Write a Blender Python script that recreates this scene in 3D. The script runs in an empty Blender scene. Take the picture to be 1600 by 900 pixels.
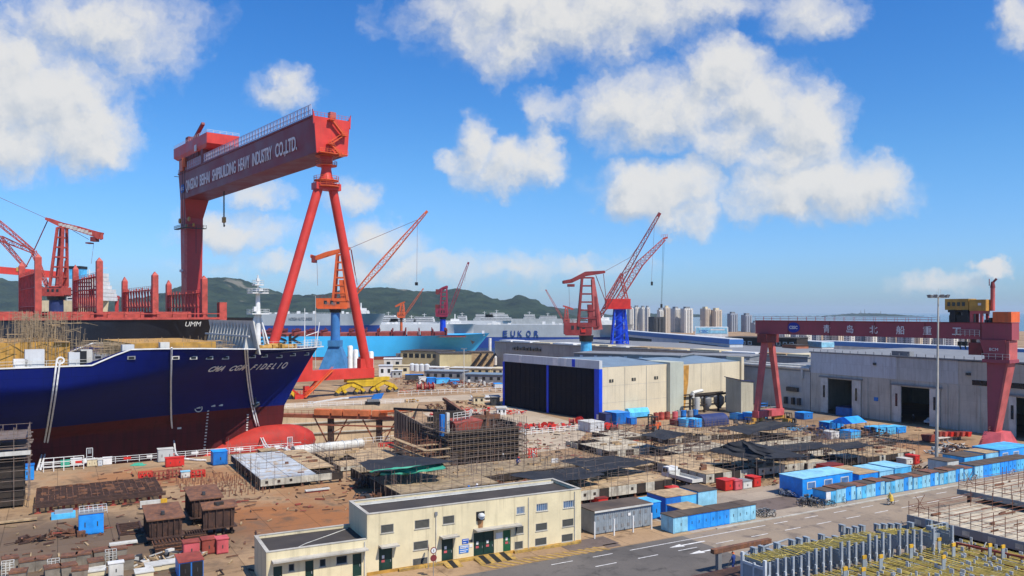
import bpy, bmesh, math, random
from mathutils import Vector, Matrix, noise
R = math.radians
rnd = random.Random(7)
S = bpy.context.scene
C = S.collection
# ---------------------------------------------------------------- camera model
H, F, HZ = 28.0, 1250.0, 488.0
def gp(px, py, z=0.0):
    Y = F*(H-z)/(py-HZ)
    return Vector(((px-800)/F*Y, Y, z))
def at(px, py, Y):
    return Vector(((px-800)/F*Y, Y, H-(py-HZ)*Y/F))
def zat(py, Y): return H-(py-HZ)*Y/F
def along(P, d, px):
    k = (px-800)/F
    return (k*P[1]-P[0])/(d[0]-k*d[1])
def ang(d): return math.atan2(d[1], d[0])
AY, AD = R(29.6), R(36.6)
a = Vector((math.cos(AY), math.sin(AY), 0)); b = Vector((-a.y, a.x, 0))
ad = Vector((math.cos(AD), math.sin(AD), 0)); bd = Vector((-ad.y, ad.x, 0))
class Face:
    """vertical plane through P along d: turns picture points into (distance along, height)"""
    def __init__(s, P, d): s.P = Vector(P); s.d = Vector(d)
    def __call__(s, px, py):
        t = along(s.P, s.d, px)
        return t, zat(py, s.P.y+t*s.d.y)
# ---------------------------------------------------------------- materials
def lin(h):
    if isinstance(h, (tuple, list)): return tuple(h)
    h = h.lstrip('#'); o = []
    for i in (0, 2, 4):
        c = int(h[i:i+2], 16)/255
        o.append(c/12.92 if c <= .04045 else ((c+.055)/1.055)**2.4)
    return tuple(o)
class NT:
    def __init__(s, tree): s.t = tree; s.n = tree.nodes; s.l = tree.links
    def node(s, typ, ins=None, **kw):
        n = s.n.new(typ)
        for k, v in kw.items(): setattr(n, k, v)
        for k, v in (ins or {}).items(): s.put(n.inputs[k], v)
        return n
    def put(s, sock, v):
        if isinstance(v, bpy.types.NodeSocket): s.l.new(v, sock)
        else: sock.default_value = v
    def m(s, op, x, y=0.0, z=0.0, clamp=False):
        n = s.n.new('ShaderNodeMath'); n.operation = op; n.use_clamp = clamp
        for i, v in enumerate((x, y, z)): s.put(n.inputs[i], v)
        return n.outputs[0]
    def mix(s, f, c1, c2, blend='MIX'):
        n = s.n.new('ShaderNodeMix'); n.data_type = 'RGBA'; n.blend_type = blend
        s.put(n.inputs[0], f)
        for i, c in ((6, c1), (7, c2)):
            s.put(n.inputs[i], c if isinstance(c, bpy.types.NodeSocket) else (*c[:3], 1))
        return n.outputs[2]
    def noise(s, vec, scale, detail=4.0, rough=.55, dist=0.0):
        n = s.node('ShaderNodeTexNoise', {'Vector': vec, 'Scale': scale, 'Detail': detail, 'Roughness': rough, 'Distortion': dist})
        return n.outputs[0]
    def smooth(s, x, e0, e1, lo=0.0, hi=1.0):
        n = s.node('ShaderNodeMapRange', {'From Min': e0, 'From Max': e1, 'To Min': lo, 'To Max': hi}, interpolation_type='SMOOTHSTEP')
        s.put(n.inputs[0], x); return n.outputs[0]
    def mapping(s, vec, scale=(1, 1, 1), rot=(0, 0, 0), loc=(0, 0, 0)):
        n = s.node('ShaderNodeMapping', {'Scale': scale, 'Rotation': rot, 'Location': loc}); s.put(n.inputs[0], vec)
        return n.outputs[0]
def newmat(name):
    m = bpy.data.materials.new(name); m.use_nodes = True
    t = NT(m.node_tree); bs = t.n['Principled BSDF']
    pos = t.n.new('ShaderNodeNewGeometry').outputs['Position']
    return m, t, bs, pos
MATS = {}
def seams(t, pos, c, rot, w, h, k, sz=.035):
    """plate joints: thin lines on a grid that runs along one heading and up"""
    s = t.node('ShaderNodeSeparateXYZ', {0: t.mapping(pos, rot=(0, 0, -rot))})
    v = t.node('ShaderNodeCombineXYZ', {0: s.outputs[0], 1: s.outputs[2], 2: 0.0}).outputs[0]
    br = t.node('ShaderNodeTexBrick', {'Vector': v, 'Scale': 1.0, 'Mortar Size': sz, 'Mortar Smooth': .4, 'Brick Width': w, 'Row Height': h, 'Color1': (1, 1, 1, 1), 'Color2': (1-k*.35,)*3+(1,), 'Mortar': (1-k,)*3+(1,)}, offset=.5)
    return t.mix(1.0, c, br.outputs[0], 'MULTIPLY')
RUST = (.16, .06, .028)
def paint(name, col, rough=.55, var=.25, scale=.6, rust=0.0, rustcol=RUST, streak=0.0, metal=0.0, bump=0.0, dirt=(.10, .08, .06), spec=.4, seam=None):
    if name in MATS: return MATS[name]
    m, t, bs, pos = newmat(name)
    col = lin(col)
    n1 = t.noise(pos, scale, 5, .6)
    f = t.smooth(n1, .3, .7, 1-var, 1+var*.5)
    c = t.mix(1.0, (*col, 1), t.node('ShaderNodeCombineColor', {0: f, 1: f, 2: f}).outputs[0], 'MULTIPLY')
    fine = t.noise(pos, scale*9, 3, .6)
    c = t.mix(t.smooth(fine, .5, .85, 0, var*.8), c, dirt)
    if streak:
        sv = t.mapping(pos, (1.4, 1.4, .09))
        c = t.mix(t.smooth(t.noise(sv, 1.0, 4, .65), .48, .78, 0, streak), c, (.11, .075, .045))
    if rust:
        rn = t.noise(pos, scale*2.3, 6, .7)
        c = t.mix(t.smooth(rn, .66-rust*.35, .74-rust*.25, 0, .85), c, rustcol)
    if seam:
        c = seams(t, pos, c, *seam)
    t.l.new(c, bs.inputs['Base Color'])
    t.put(bs.inputs['Roughness'], t.smooth(n1, .2, .8, max(.05, rough-.12), min(1, rough+.12)))
    bs.inputs['Metallic'].default_value = metal
    bs.inputs['Specular IOR Level'].default_value = spec
    if bump:
        bn = t.node('ShaderNodeBump', {'Strength': bump, 'Distance': .05, 'Height': t.noise(pos, scale*12, 3)})
        t.l.new(bn.outputs[0], bs.inputs['Normal'])
    MATS[name] = m
    return m
# ---------------------------------------------------------------- mesh collector
class MB:
    def __init__(s): s.v = []; s.f = []; s.mi = []; s.cur = 0
    def add(s, vs, fs):
        n = len(s.v); s.v += [tuple(v) for v in vs]
        for f in fs: s.f.append(tuple(i+n for i in f)); s.mi.append(s.cur)
        return s
    def box(s, x0, y0, z0, x1, y1, z1):
        if x0 > x1: x0, x1 = x1, x0
        if y0 > y1: y0, y1 = y1, y0
        if z0 > z1: z0, z1 = z1, z0
        return s.add([(x0,y0,z0),(x1,y0,z0),(x1,y1,z0),(x0,y1,z0),(x0,y0,z1),(x1,y0,z1),(x1,y1,z1),(x0,y1,z1)],
            [(0,3,2,1),(4,5,6,7),(0,1,5,4),(1,2,6,5),(2,3,7,6),(3,0,4,7)])
    def hexa(s, lo, hi):
        return s.add(list(lo)+list(hi), [(0,3,2,1),(4,5,6,7),(0,1,5,4),(1,2,6,5),(2,3,7,6),(3,0,4,7)])
    def frame(s, p, q):
        p = Vector(p); q = Vector(q); d = (q-p)
        if d.length < 1e-6: d = Vector((0, 0, 1))
        d = d.normalized()
        up = Vector((0, 0, 1)) if abs(d.z) < .95 else Vector((0, 1, 0))
        x = d.cross(up).normalized(); y = x.cross(d).normalized()
        return p, q, x, y
    def beam(s, p, q, w, h=None, w2=None, h2=None):
        h = w if h is None else h; w2 = w if w2 is None else w2; h2 = h if h2 is None else h2
        p, q, x, y = s.frame(p, q)
        lo = [p-x*w/2-y*h/2, p+x*w/2-y*h/2, p+x*w/2+y*h/2, p-x*w/2+y*h/2]
        hi = [q-x*w2/2-y*h2/2, q+x*w2/2-y*h2/2, q+x*w2/2+y*h2/2, q-x*w2/2+y*h2/2]
        return s.hexa(lo, hi)
    def tube(s, p, q, r, r2=None, n=8, cap=True):
        r2 = r if r2 is None else r2
        p, q, x, y = s.frame(p, q)
        vs = []
        for c, rr in ((p, r), (q, r2)):
            for i in range(n):
                t = 2*math.pi*i/n; vs.append(c+x*math.cos(t)*rr+y*math.sin(t)*rr)
        fs = [(i, (i+1) % n, n+(i+1) % n, n+i) for i in range(n)]
        if cap: fs += [tuple(range(n-1, -1, -1)), tuple(range(n, 2*n))]
        return s.add(vs, fs)
    def path(s, pts, r, n=6):
        for p, q in zip(pts, pts[1:]): s.tube(p, q, r, None, n)
        return s
    def lathe(s, prof, c=(0, 0, 0), n=16):
        vs = []; fs = []
        for (r, z) in prof:
            for i in range(n):
                t = 2*math.pi*i/n; vs.append((c[0]+r*math.cos(t), c[1]+r*math.sin(t), c[2]+z))
        for k in range(len(prof)-1):
            for i in range(n):
                fs.append((k*n+i, k*n+(i+1) % n, (k+1)*n+(i+1) % n, (k+1)*n+i))
        fs.append(tuple(range(n-1, -1, -1))); fs.append(tuple(range((len(prof)-1)*n, len(prof)*n)))
        return s.add(vs, fs)
    def extr(s, pts, vec):
        n = len(pts); vec = Vector(vec)
        vs = [Vector(p) for p in pts]; vs += [p+vec for p in vs]
        fs = [tuple(range(n-1, -1, -1)), tuple(range(n, 2*n))]+[(i, (i+1) % n, n+(i+1) % n, n+i) for i in range(n)]
        return s.add(vs, fs)
    def quad(s, *p): return s.add(p, [tuple(range(len(p)))])
    def grid(s, fn, nu, nv):
        vs = [fn(i/nu, j/nv) for j in range(nv+1) for i in range(nu+1)]
        fs = [(j*(nu+1)+i, j*(nu+1)+i+1, (j+1)*(nu+1)+i+1, (j+1)*(nu+1)+i) for j in range(nv) for i in range(nu)]
        return s.add(vs, fs)
    def lattice(s, p, q, w, h, w2, h2, n, r=.12, up=None):
        """four chords tapering from w x h to w2 x h2 with zigzag lacing"""
        p, q, x, y = s.frame(p, q)
        def cor(t):
            c = p.lerp(q, t); ww = w+(w2-w)*t; hh = h+(h2-h)*t
            return [c-x*ww/2-y*hh/2, c+x*ww/2-y*hh/2, c+x*ww/2+y*hh/2, c-x*ww/2+y*hh/2]
        L = [cor(i/n) for i in range(n+1)]
        for k in range(4): s.beam(L[0][k], L[n][k], r*1.5)
        for i in range(n):
            for k in range(4):
                k2 = (k+1) % 4
                if i % 2: s.beam(L[i][k], L[i+1][k2], r*.8)
                else: s.beam(L[i][k2], L[i+1][k], r*.8)
                s.beam(L[i+1][k], L[i+1][k2], r*.7)
        return s
    def rail(s, pts, h=1.1, step=2.0, r=.05, bars=2):
        """railing along a polyline"""
        for p, q in zip(pts, pts[1:]):
            p = Vector(p); q = Vector(q); n = max(1, int((q-p).length/step))
            for i in range(n+1):
                c = p.lerp(q, i/n); s.beam(c, c+Vector((0, 0, h)), r)
            for k in range(1, bars+1):
                o = Vector((0, 0, h*k/bars)); s.beam(p+o, q+o, r*.9)
        return s
    def move(s, M):
        s.v = [tuple(M @ Vector(v)) for v in s.v]; return s
    def build(s, name, mats, parent=None, label=None, smooth=False, recalc=True):
        me = bpy.data.meshes.new(name)
        me.from_pydata(s.v, [], s.f)
        if not isinstance(mats, (list, tuple)): mats = [mats]
        for m in mats: me.materials.append(m)
        if len(mats) > 1: me.polygons.foreach_set('material_index', s.mi)
        if recalc:
            bm = bmesh.new(); bm.from_mesh(me); bmesh.ops.recalc_face_normals(bm, faces=bm.faces[:]); bm.to_mesh(me); bm.free()
        if smooth:
            me.polygons.foreach_set('use_smooth', [True]*len(me.polygons))
            if smooth is not True: me.set_sharp_from_angle(angle=R(smooth))
        o = bpy.data.objects.new(name, me); C.objects.link(o)
        if parent: o.parent = parent
        if label: o['label'] = label
        return o
def tag(o, label=None, cat=None, group=None, kind=None):
    if label: o['label'] = label
    if cat: o['category'] = cat
    if group: o['group'] = group
    if kind: o['kind'] = kind
    return o
def thing(name, label, cat, loc=(0, 0, 0), rz=0.0, group=None):
    o = bpy.data.objects.new(name, None); C.objects.link(o)
    o.location = loc; o.rotation_euler = (0, 0, rz); o.empty_display_size = .5
    return tag(o, label, cat, group)
def struct(name, mb, mat, **k):
    return tag(mb.build(name, mat, **k), kind='structure')
def dup(root, loc, rz=None, label=None, group=None, rot=None):
    r = root.copy(); C.objects.link(r); r.location = loc
    if rz is not None: r.rotation_euler = (0, 0, rz)
    if rot is not None: r.rotation_euler = rot
    if label: r['label'] = label
    if group: r['group'] = group
    for ch in list(root.children):
        c = ch.copy(); C.objects.link(c); c.parent = r
        for g in ch.children:
            d = g.copy(); C.objects.link(d); d.parent = c
    return r
def setmat(root, old, new):
    """give a copy its own paint: swap a material by object-level slots"""
    for o in [root]+list(root.children)+[g for c in root.children for g in c.children]:
        if o.type == 'MESH':
            for sl in o.material_slots:
                if sl.material == old: sl.link = 'OBJECT'; sl.material = new
def writing(body, name, mat, parent, loc, rot, size, width=None, thick=.03, align='LEFT', shear=0.0, bold=0.0):
    cu = bpy.data.curves.new(name, 'FONT'); cu.body = body; cu.size = size; cu.extrude = thick; cu.shear = shear; cu.offset = bold
    cu.align_x = align
    tmp = bpy.data.objects.new('tmp', cu); C.objects.link(tmp)
    dg = bpy.context.evaluated_depsgraph_get(); dg.update()
    me = bpy.data.meshes.new_from_object(tmp.evaluated_get(dg))
    bpy.data.objects.remove(tmp); bpy.data.curves.remove(cu)
    me.materials.clear(); me.materials.append(mat); me.name = name
    xs = [v.co.x for v in me.vertices]
    if width and xs:
        k = width/(max(xs)-min(xs)); x0 = min(xs)
        for v in me.vertices:
            v.co.x = (v.co.x-x0)*k - (width/2 if align == 'CENTER' else 0)
    o = bpy.data.objects.new(name, me); C.objects.link(o); o.parent = parent
    o.location = loc; o.rotation_euler = rot
    return o
ORD = ['first','second','third','fourth','fifth','sixth','seventh','eighth','ninth','tenth','eleventh','twelfth','thirteenth','fourteenth','fifteenth','sixteenth','seventeenth','eighteenth','nineteenth','twentieth']
# ---------------------------------------------------------------- common paints
M = MATS
def P(k, *args, **kw): paint(k, *args, **kw)
P('crane_red', (.62, .045, .03), .45, .15, .2, streak=.25)
P('maroon_web', (.30, .035, .04), .55, .18, .15, streak=.3)
P('crane_orange', (.72, .13, .03), .5, .2, .3, streak=.3)
P('faded_red', (.48, .075, .055), .6, .3, .5, rust=.25)
P('pale_red', (.50, .11, .10), .6, .25, .4, streak=.3)
P('dark_red', (.20, .03, .03), .6, .3, .5, rust=.2)
P('magenta_red', (.30, .025, .06), .6, .3, .5)
P('yellow', (.66, .38, .03), .5, .25, .5, streak=.35)
P('ochre', (.50, .27, .05), .55, .3, .5, streak=.3)
P('white', (.74, .73, .70), .5, .15, .5, streak=.15)
P('cream', (.66, .56, .36), .6, .15, .3, streak=.35)
P('cream_wall', (.70, .60, .38), .75, .10, .4, streak=.4, bump=.15)
P('grey_wall', (.46, .47, .45), .75, .15, .25, streak=.35)
P('pale_concrete', (.46, .43, .37), .8, .2, .3, streak=.45, bump=.2)
P('panel_grey', (.58, .60, .61), .6, .12, .15, streak=.25)
P('mid_grey', (.22, .225, .23), .65, .2, .4, streak=.3)
P('dark_grey', (.05, .05, .052), .6, .3, .6)
P('black', (.012, .012, .013), .5, .2, .6)
P('roof_brown', (.10, .072, .052), .85, .35, .35, bump=.3)
P('roof_felt', (.055, .046, .04), .9, .3, .3, bump=.3)
P('blue', (.012, .16, .52), .5, .25, .5, streak=.25)
P('bright_blue', (.022, .30, .82), .5, .25, .5, streak=.2)
P('sky_paint', (.09, .48, .82), .5, .3, .5, streak=.3)
P('pale_cyan', (.27, .58, .74), .55, .25, .5, streak=.35)
P('navy_sheet', (.02, .035, .13), .6, .25, .4)
P('signal_blue', (.005, .06, .62), .45, .15, .4)
P('roof_blue', (.17, .24, .31), .6, .2, .3, streak=.2)
P('rusty_steel', (.16, .075, .045), .8, .4, .7, rust=.5, rustcol=(.24, .10, .045), bump=.3)
P('dark_rust', (.062, .032, .024), .75, .4, .8, rust=.4, rustcol=(.12, .055, .03), bump=.3)
P('red_oxide', (.30, .06, .04), .7, .3, .8, rust=.3)
P('signal_red', (.60, .03, .022), .5, .2, .6)
P('pink_red', (.55, .10, .11), .55, .25, .6)
P('pole_steel', (.19, .15, .125), .6, .35, 1.0, rust=.4, rustcol=(.2, .10, .06))
P('pole_rust', (.20, .085, .05), .7, .3, 1.0)
P('deck_brown', (.33, .245, .145), .85, .35, .5, rust=.3, rustcol=(.22, .12, .06), bump=.2)
P('plank', (.40, .28, .155), .85, .35, 1.2, bump=.3)
P('deck_primer', (.47, .335, .19), .8, .35, .5, rust=.35, rustcol=(.33, .17, .08), bump=.2)
P('deck_pale', (.52, .45, .33), .8, .3, .5, rust=.3, rustcol=(.34, .2, .11), bump=.2)
P('deck_grey', (.46, .49, .51), .7, .25, .35, rust=.45, rustcol=(.42, .30, .17))
P('block_side', (.50, .47, .38), .75, .3, .9, rust=.2, streak=.5)
P('block_dark', (.035, .026, .02), .8, .4, .8, rust=.3, rustcol=(.07, .035, .02))
P('tarp_black', (.022, .023, .027), .75, .35, .5, bump=.2)
P('tarp_green', (.05, .34, .22), .65, .25, .5, bump=.2)
P('steel_grey', (.27, .31, .34), .5, .2, .6, streak=.2)
P('rope_white', (.72, .71, .68), .8, .15, 2)
P('cable_dark', (.02, .02, .022), .5, .1, 2)
P('glass_dark', (.015, .02, .024), .12, .2, 1.0, spec=.6)
P('glass_blue', (.10, .20, .36), .15, .3, 1.0, spec=.7)
P('louvre', (.04, .042, .036), .6, .3, 2.0)
P('door_green', (.006, .035, .026), .5, .25, 1.0)
P('rubber', (.012, .012, .012), .8, .2, 2)
P('skin', (.45, .25, .16), .6, .1, 4)
P('bone', (.60, .585, .53), .6, .2, .4, streak=.3)
# ---------------------------------------------------------------- camera, sun, sky
cam = bpy.data.cameras.new('camera'); co = bpy.data.objects.new('camera', cam); C.objects.link(co)
co.location = (0, 0, H); co.rotation_euler = (R(90), 0, 0)
cam.sensor_width = 36; cam.lens = 36*F/1600; cam.shift_y = (HZ-450)/1600
cam.clip_end = 60000; cam.clip_start = .5
S.camera = co
SUN = Vector((.73, -.68, 0)).normalized(); EL = R(54)
sd = Vector((SUN.x*math.cos(EL), SUN.y*math.cos(EL), math.sin(EL)))
sl = bpy.data.lights.new('sun', 'SUN'); so = bpy.data.objects.new('sun', sl); C.objects.link(so)
sl.energy = 5.0; sl.angle = R(.53); sl.color = (1, .93, .82)
so.rotation_euler = (-sd).to_track_quat('-Z', 'Y').to_euler()
S.view_settings.view_transform = 'Standard'; S.view_settings.look = 'None'
S.view_settings.exposure = .13; S.view_settings.gamma = 1.0; S.view_settings.use_curve_mapping = False
S.cycles.use_denoising = True
S.cycles.max_bounces = 6; S.cycles.diffuse_bounces = 3; S.cycles.glossy_bounces = 2; S.cycles.volume_bounces = 0
S.cycles.caustics_reflective = False; S.cycles.caustics_refractive = False
W = bpy.data.worlds.new('World'); S.world = W; W.use_nodes = True
t = NT(W.node_tree); bg = t.n['Background']
sky = t.node('ShaderNodeTexSky', sky_type='NISHITA', sun_disc=False, sun_elevation=EL, sun_rotation=math.atan2(sd.x, sd.y), air_density=1.0, dust_density=.6, ozone_density=1.6)
hsv = t.node('ShaderNodeHueSaturation', {'Saturation': 1.32, 'Value': 1.2, 'Color': sky.outputs[0]})
gz = t.node('ShaderNodeSeparateXYZ', {0: t.n.new('ShaderNodeTexCoord').outputs['Generated']}).outputs[2]
tint = t.mix(t.smooth(gz, .0, .20), (.56, .86, 1.48), (.72, 1.06, 1.38))
tint = t.mix(t.smooth(gz, .10, .42), tint, (.56, 1.0, 1.42))
gam = t.node('ShaderNodeMix', {0: 1.0}, data_type='RGBA', blend_type='MULTIPLY'); t.l.new(hsv.outputs[0], gam.inputs[6]); t.l.new(tint, gam.inputs[7])
CL = [(55,165,125,85,1.2),(15,105,65,55,1.1),(135,210,70,55,1.2),(0,225,90,50,1.2),
 (130,35,150,50,.72),(235,60,60,60,.62),
 (860,20,190,62,.95),(790,65,80,45,.8),(960,10,130,55,.9),(1085,10,80,26,.7),(1262,18,62,34,.72),
 (1030,170,112,54,1.05),(1135,112,62,46,1.1),(1185,165,85,60,1.0),(1255,185,65,55,1.1),(1235,245,80,38,.95),
 (1275,295,125,44,1.1),(1350,288,62,40,1.1),(1190,305,60,32,.9),(1150,215,70,40,.8),
 (1020,302,84,44,1.2),(1066,292,58,42,1.1),(1086,332,34,30,.9),
 (742,240,30,46,.95),(800,258,64,36,1.0),(845,250,34,38,1.1),(712,250,22,16,.7),
 (446,144,40,28,.66),(405,305,42,22,.85),(360,362,80,28,.8),(545,300,36,22,.55),(585,380,66,28,.72),
 (1556,420,26,15,1.2),(1470,446,62,16,.62),(862,172,36,24,.6),(1592,30,30,40,.8),(800,418,150,18,.42),(610,420,200,16,.4)]
grp = bpy.data.node_groups.new('cloud_density', 'ShaderNodeTree')
grp.interface.new_socket('p', in_out='INPUT', socket_type='NodeSocketVector')
grp.interface.new_socket('d', in_out='OUTPUT', socket_type='NodeSocketFloat')
g = NT(grp); gi = g.n.new('NodeGroupInput'); go = g.n.new('NodeGroupOutput')
pv = gi.outputs[0]
wn = g.node('ShaderNodeTexNoise', {'Vector': pv, 'Scale': 1.8, 'Detail': 5.0, 'Roughness': .6})
w1 = g.node('ShaderNodeVectorMath', {0: wn.outputs[1], 1: (.5, .5, .5)}, operation='SUBTRACT')
w2 = g.node('ShaderNodeVectorMath', {0: w1.outputs[0], 'Scale': .75}, operation='SCALE')
pw = g.node('ShaderNodeVectorMath', {0: pv, 1: w2.outputs[0]}, operation='ADD').outputs[0]
fld = None
for (x, y, rx, ry, w) in CL:
    s1 = g.node('ShaderNodeVectorMath', {0: pw, 1: ((x-800)/100, (HZ-y)/100, 0)}, operation='SUBTRACT')
    s2 = g.node('ShaderNodeVectorMath', {0: s1.outputs[0], 1: (80/rx, 80/ry, 0)}, operation='MULTIPLY')
    s3 = g.node('ShaderNodeVectorMath', {0: s2.outputs[0], 1: s2.outputs[0]}, operation='DOT_PRODUCT')
    e = g.m('MULTIPLY', g.m('SUBTRACT', 1.0, s3.outputs[1]), w)
    if fld is None: fld = g.m('MAXIMUM', e, -1.0)
    else: fld = g.m('SMOOTH_MAX', fld, e, .22)
nb = g.noise(pw, 1.9, 6, .56)
nf = g.noise(pw, 1.0, 2, .5)
den = g.m('ADD', g.m('ADD', fld, g.m('MULTIPLY', g.m('SUBTRACT', nb, .5), 1.75)), g.m('MULTIPLY', g.m('SUBTRACT', nf, .5), .7))
g.l.new(den, go.inputs[0])
tc = t.n.new('ShaderNodeTexCoord'); sx = t.node('ShaderNodeSeparateXYZ', {0: tc.outputs['Generated']})
yy = t.m('MAXIMUM', sx.outputs[1], .05)
uv = t.node('ShaderNodeCombineXYZ', {0: t.m('MULTIPLY', t.m('DIVIDE', sx.outputs[0], yy), 12.5), 1: t.m('MULTIPLY', t.m('DIVIDE', sx.outputs[2], yy), 12.5), 2: 0.0}).outputs[0]
def dens(off):
    n = t.n.new('ShaderNodeGroup'); n.node_tree = grp
    v = t.node('ShaderNodeVectorMath', {0: uv, 1: (*off, 0)}, operation='ADD')
    t.l.new(v.outputs[0], n.inputs[0]); return n.outputs[0]
d0 = dens((0, 0)); d1 = dens((.15, .26))
al = t.smooth(d0, -.55, 1.05, 0, .96)
front = t.smooth(sx.outputs[1], .05, .25)
al = t.m('MULTIPLY', t.m('MULTIPLY', al, front), t.smooth(sx.outputs[2], .0, .03))
lit = t.m('SUBTRACT', d0, d1)
br = t.smooth(lit, -.95, .45)
ccol = t.mix(br, (5.2, 5.8, 6.6), (8.3, 8.25, 8.1))
out = t.mix(al, gam.outputs[2], ccol)
t.l.new(out, bg.inputs[0]); bg.inputs[1].default_value = .088
W.cycles.sampling_method = 'MANUAL'; W.cycles.sample_map_resolution = 256
# ---------------------------------------------------------------- ground
def ground_mat(name, base, dark, stain, slab=6.0, joint=.5, zones=(), rot=AY, big=.035):
    m, t, bs, pos = newmat(name)
    n1 = t.noise(pos, big, 6, .62); n2 = t.noise(pos, big*7, 6, .65, .4); n3 = t.noise(pos, big*60, 3, .6)
    c = t.mix(t.smooth(n1, .38, .66), base, dark)
    for (cx, cy, rx, ry, col, s) in zones:
        v = t.mapping(pos, (1, 1, 0), (0, 0, 0), (-cx, -cy, 0))
        v = t.mapping(v, (1/rx, 1/ry, 0), (0, 0, 0)) if True else v
        ln = t.node('ShaderNodeVectorMath', {0: v}, operation='LENGTH').outputs[1]
        k = t.m('ADD', ln, t.m('MULTIPLY', t.m('SUBTRACT', n2, .5), 1.6))
        c = t.mix(t.smooth(k, .45, 1.1, s, 0), c, col)
    c = t.mix(t.smooth(n2, .5, .70, 0, .85), c, stain)
    c = t.mix(t.smooth(n3, .45, .8, 0, .35), c, tuple(x*.55 for x in dark))
    if slab:
        v = t.mapping(pos, (1, 1, 1), (0, 0, -rot))
        br = t.node('ShaderNodeTexBrick', {'Vector': v, 'Scale': 1.0, 'Mortar Size': .05, 'Mortar Smooth': .3, 'Brick Width': slab, 'Row Height': slab*.8, 'Color1': (1, 1, 1, 1), 'Color2': (.86, .86, .86, 1), 'Mortar': (joint, joint, joint, 1)}, offset=0.0)
        c = t.mix(1.0, c, br.outputs[0], 'MULTIPLY')
    t.l.new(c, bs.inputs['Base Color']); bs.inputs['Roughness'].default_value = .88
    bs.inputs['Specular IOR Level'].default_value = .25
    bn = t.node('ShaderNodeBump', {'Strength': .35, 'Distance': .06, 'Height': n3}); t.l.new(bn.outputs[0], bs.inputs['Normal'])
    return m
def zone(px, py, rx, ry, col, s): p = gp(px, py); return (p.x, p.y, rx, ry, col, s)
GM = ground_mat('yard_concrete', (.43, .285, .16), (.27, .17, .093), (.13, .08, .048), zones=[
    zone(440, 812, 18, 13, (.33, .135, .05), 1.0), zone(250, 745, 18, 10, (.36, .16, .065), .85), zone(150, 840, 26, 14, (.145, .10, .068), .95),
    zone(560, 770, 18, 10, (.34, .17, .075), .8), zone(60, 890, 20, 6, (.12, .09, .065), .9), zone(930, 690, 30, 18, (.42, .25, .12), .75), zone(1420, 700, 18, 14, (.35, .18, .085), .85),
    zone(1240, 640, 60, 24, (.17, .15, .13), .7), zone(850, 720, 30, 30, (.30, .2, .12), .5)])
# dry dock pit cut out of the ground sheet
pA, pB = gp(60, 735), gp(640, 686); dn = (pB-pA).normalized()
qD, qC = gp(434, 640), gp(655, 629); df = (qC-qD).normalized()
pA2 = pA-dn*110; qD2 = qD-df*260
FARP = 26000
g0 = MB()
o1, o2, o3, o4 = (-FARP, -300, 0), (FARP, -300, 0), (FARP, FARP, 0), (-FARP, FARP, 0)
g0.quad(o1, o2, tuple(pB), tuple(pA2)); g0.quad(o2, o3, tuple(qC), tuple(pB)); g0.quad(o3, o4, tuple(qD2), tuple(qC)); g0.quad(o4, o1, tuple(pA2), tuple(qD2))
struct('ground', g0, GM)
DZ = -11.0
P('dock_wall', (.56, .42, .27), .85, .2, .25, streak=.45, bump=.2)
w = MB(); dz = Vector((0, 0, DZ))
for p, q in ((pA2, pB), (pB, qC), (qC, qD2), (qD2, pA2)): w.quad(p, q, q+dz, p+dz)
struct('dock_wall', w, M['dock_wall'])
struct('dock_floor', MB().quad(pA2+dz, pB+dz, qC+dz, qD2+dz), ground_mat('dock_floor', (.42, .33, .23), (.34, .26, .18), (.2, .15, .1)))
# ledges along the far dock wall
lg = MB(); 
for z in (-4.5, -7.6):
    n = Vector((df.y, -df.x, 0)); p, q = qD2+Vector((0, 0, z)), qC+Vector((0, 0, z)); lg.extr([p, q, q+n*.5, p+n*.5], (0, 0, .35))
struct('dock_wall', lg, M['pale_concrete'])
# quays' paler concrete roadway beyond the dock
RC = ground_mat('pale_roadway', (.52, .42, .30), (.44, .35, .25), (.3, .23, .16), slab=8, joint=.65)
def sheet(name, pts, mat, z): return struct(name, MB().quad(*[(p[0], p[1], z) for p in pts]), mat)
u = df; n = Vector((-df.y, df.x, 0))
sheet('quay_road', [qD+u*-60+n*.6, qD+u*150+n*.6, qD+u*150+n*16, qD-u*60+n*16], RC, .02)
p0 = gp(905, 676); 
sheet('concrete_apron', [gp(690, 668), gp(660, 645), gp(800, 634), gp(925, 668), gp(892, 700), gp(800, 712)], RC, .024)
# sea beyond the quays
m, t, bs, pos = newmat('sea_water'); bs.inputs['Base Color'].default_value = (.03, .07, .09, 1); bs.inputs['Roughness'].default_value = .18
bn = t.node('ShaderNodeBump', {'Strength': .4, 'Distance': .4, 'Height': t.noise(pos, .12, 4)}); t.l.new(bn.outputs[0], bs.inputs['Normal'])
sheet('sea', [(-2600, 520), (60, 505), (95, 700), (120, 1180), (-2600, 1180)], m, .03)
sheet('sea', [(-FARP+10, 1180), (FARP-10, 1180), (FARP-10, FARP-10), (-FARP+10, FARP-10)], m, .03)
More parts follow.
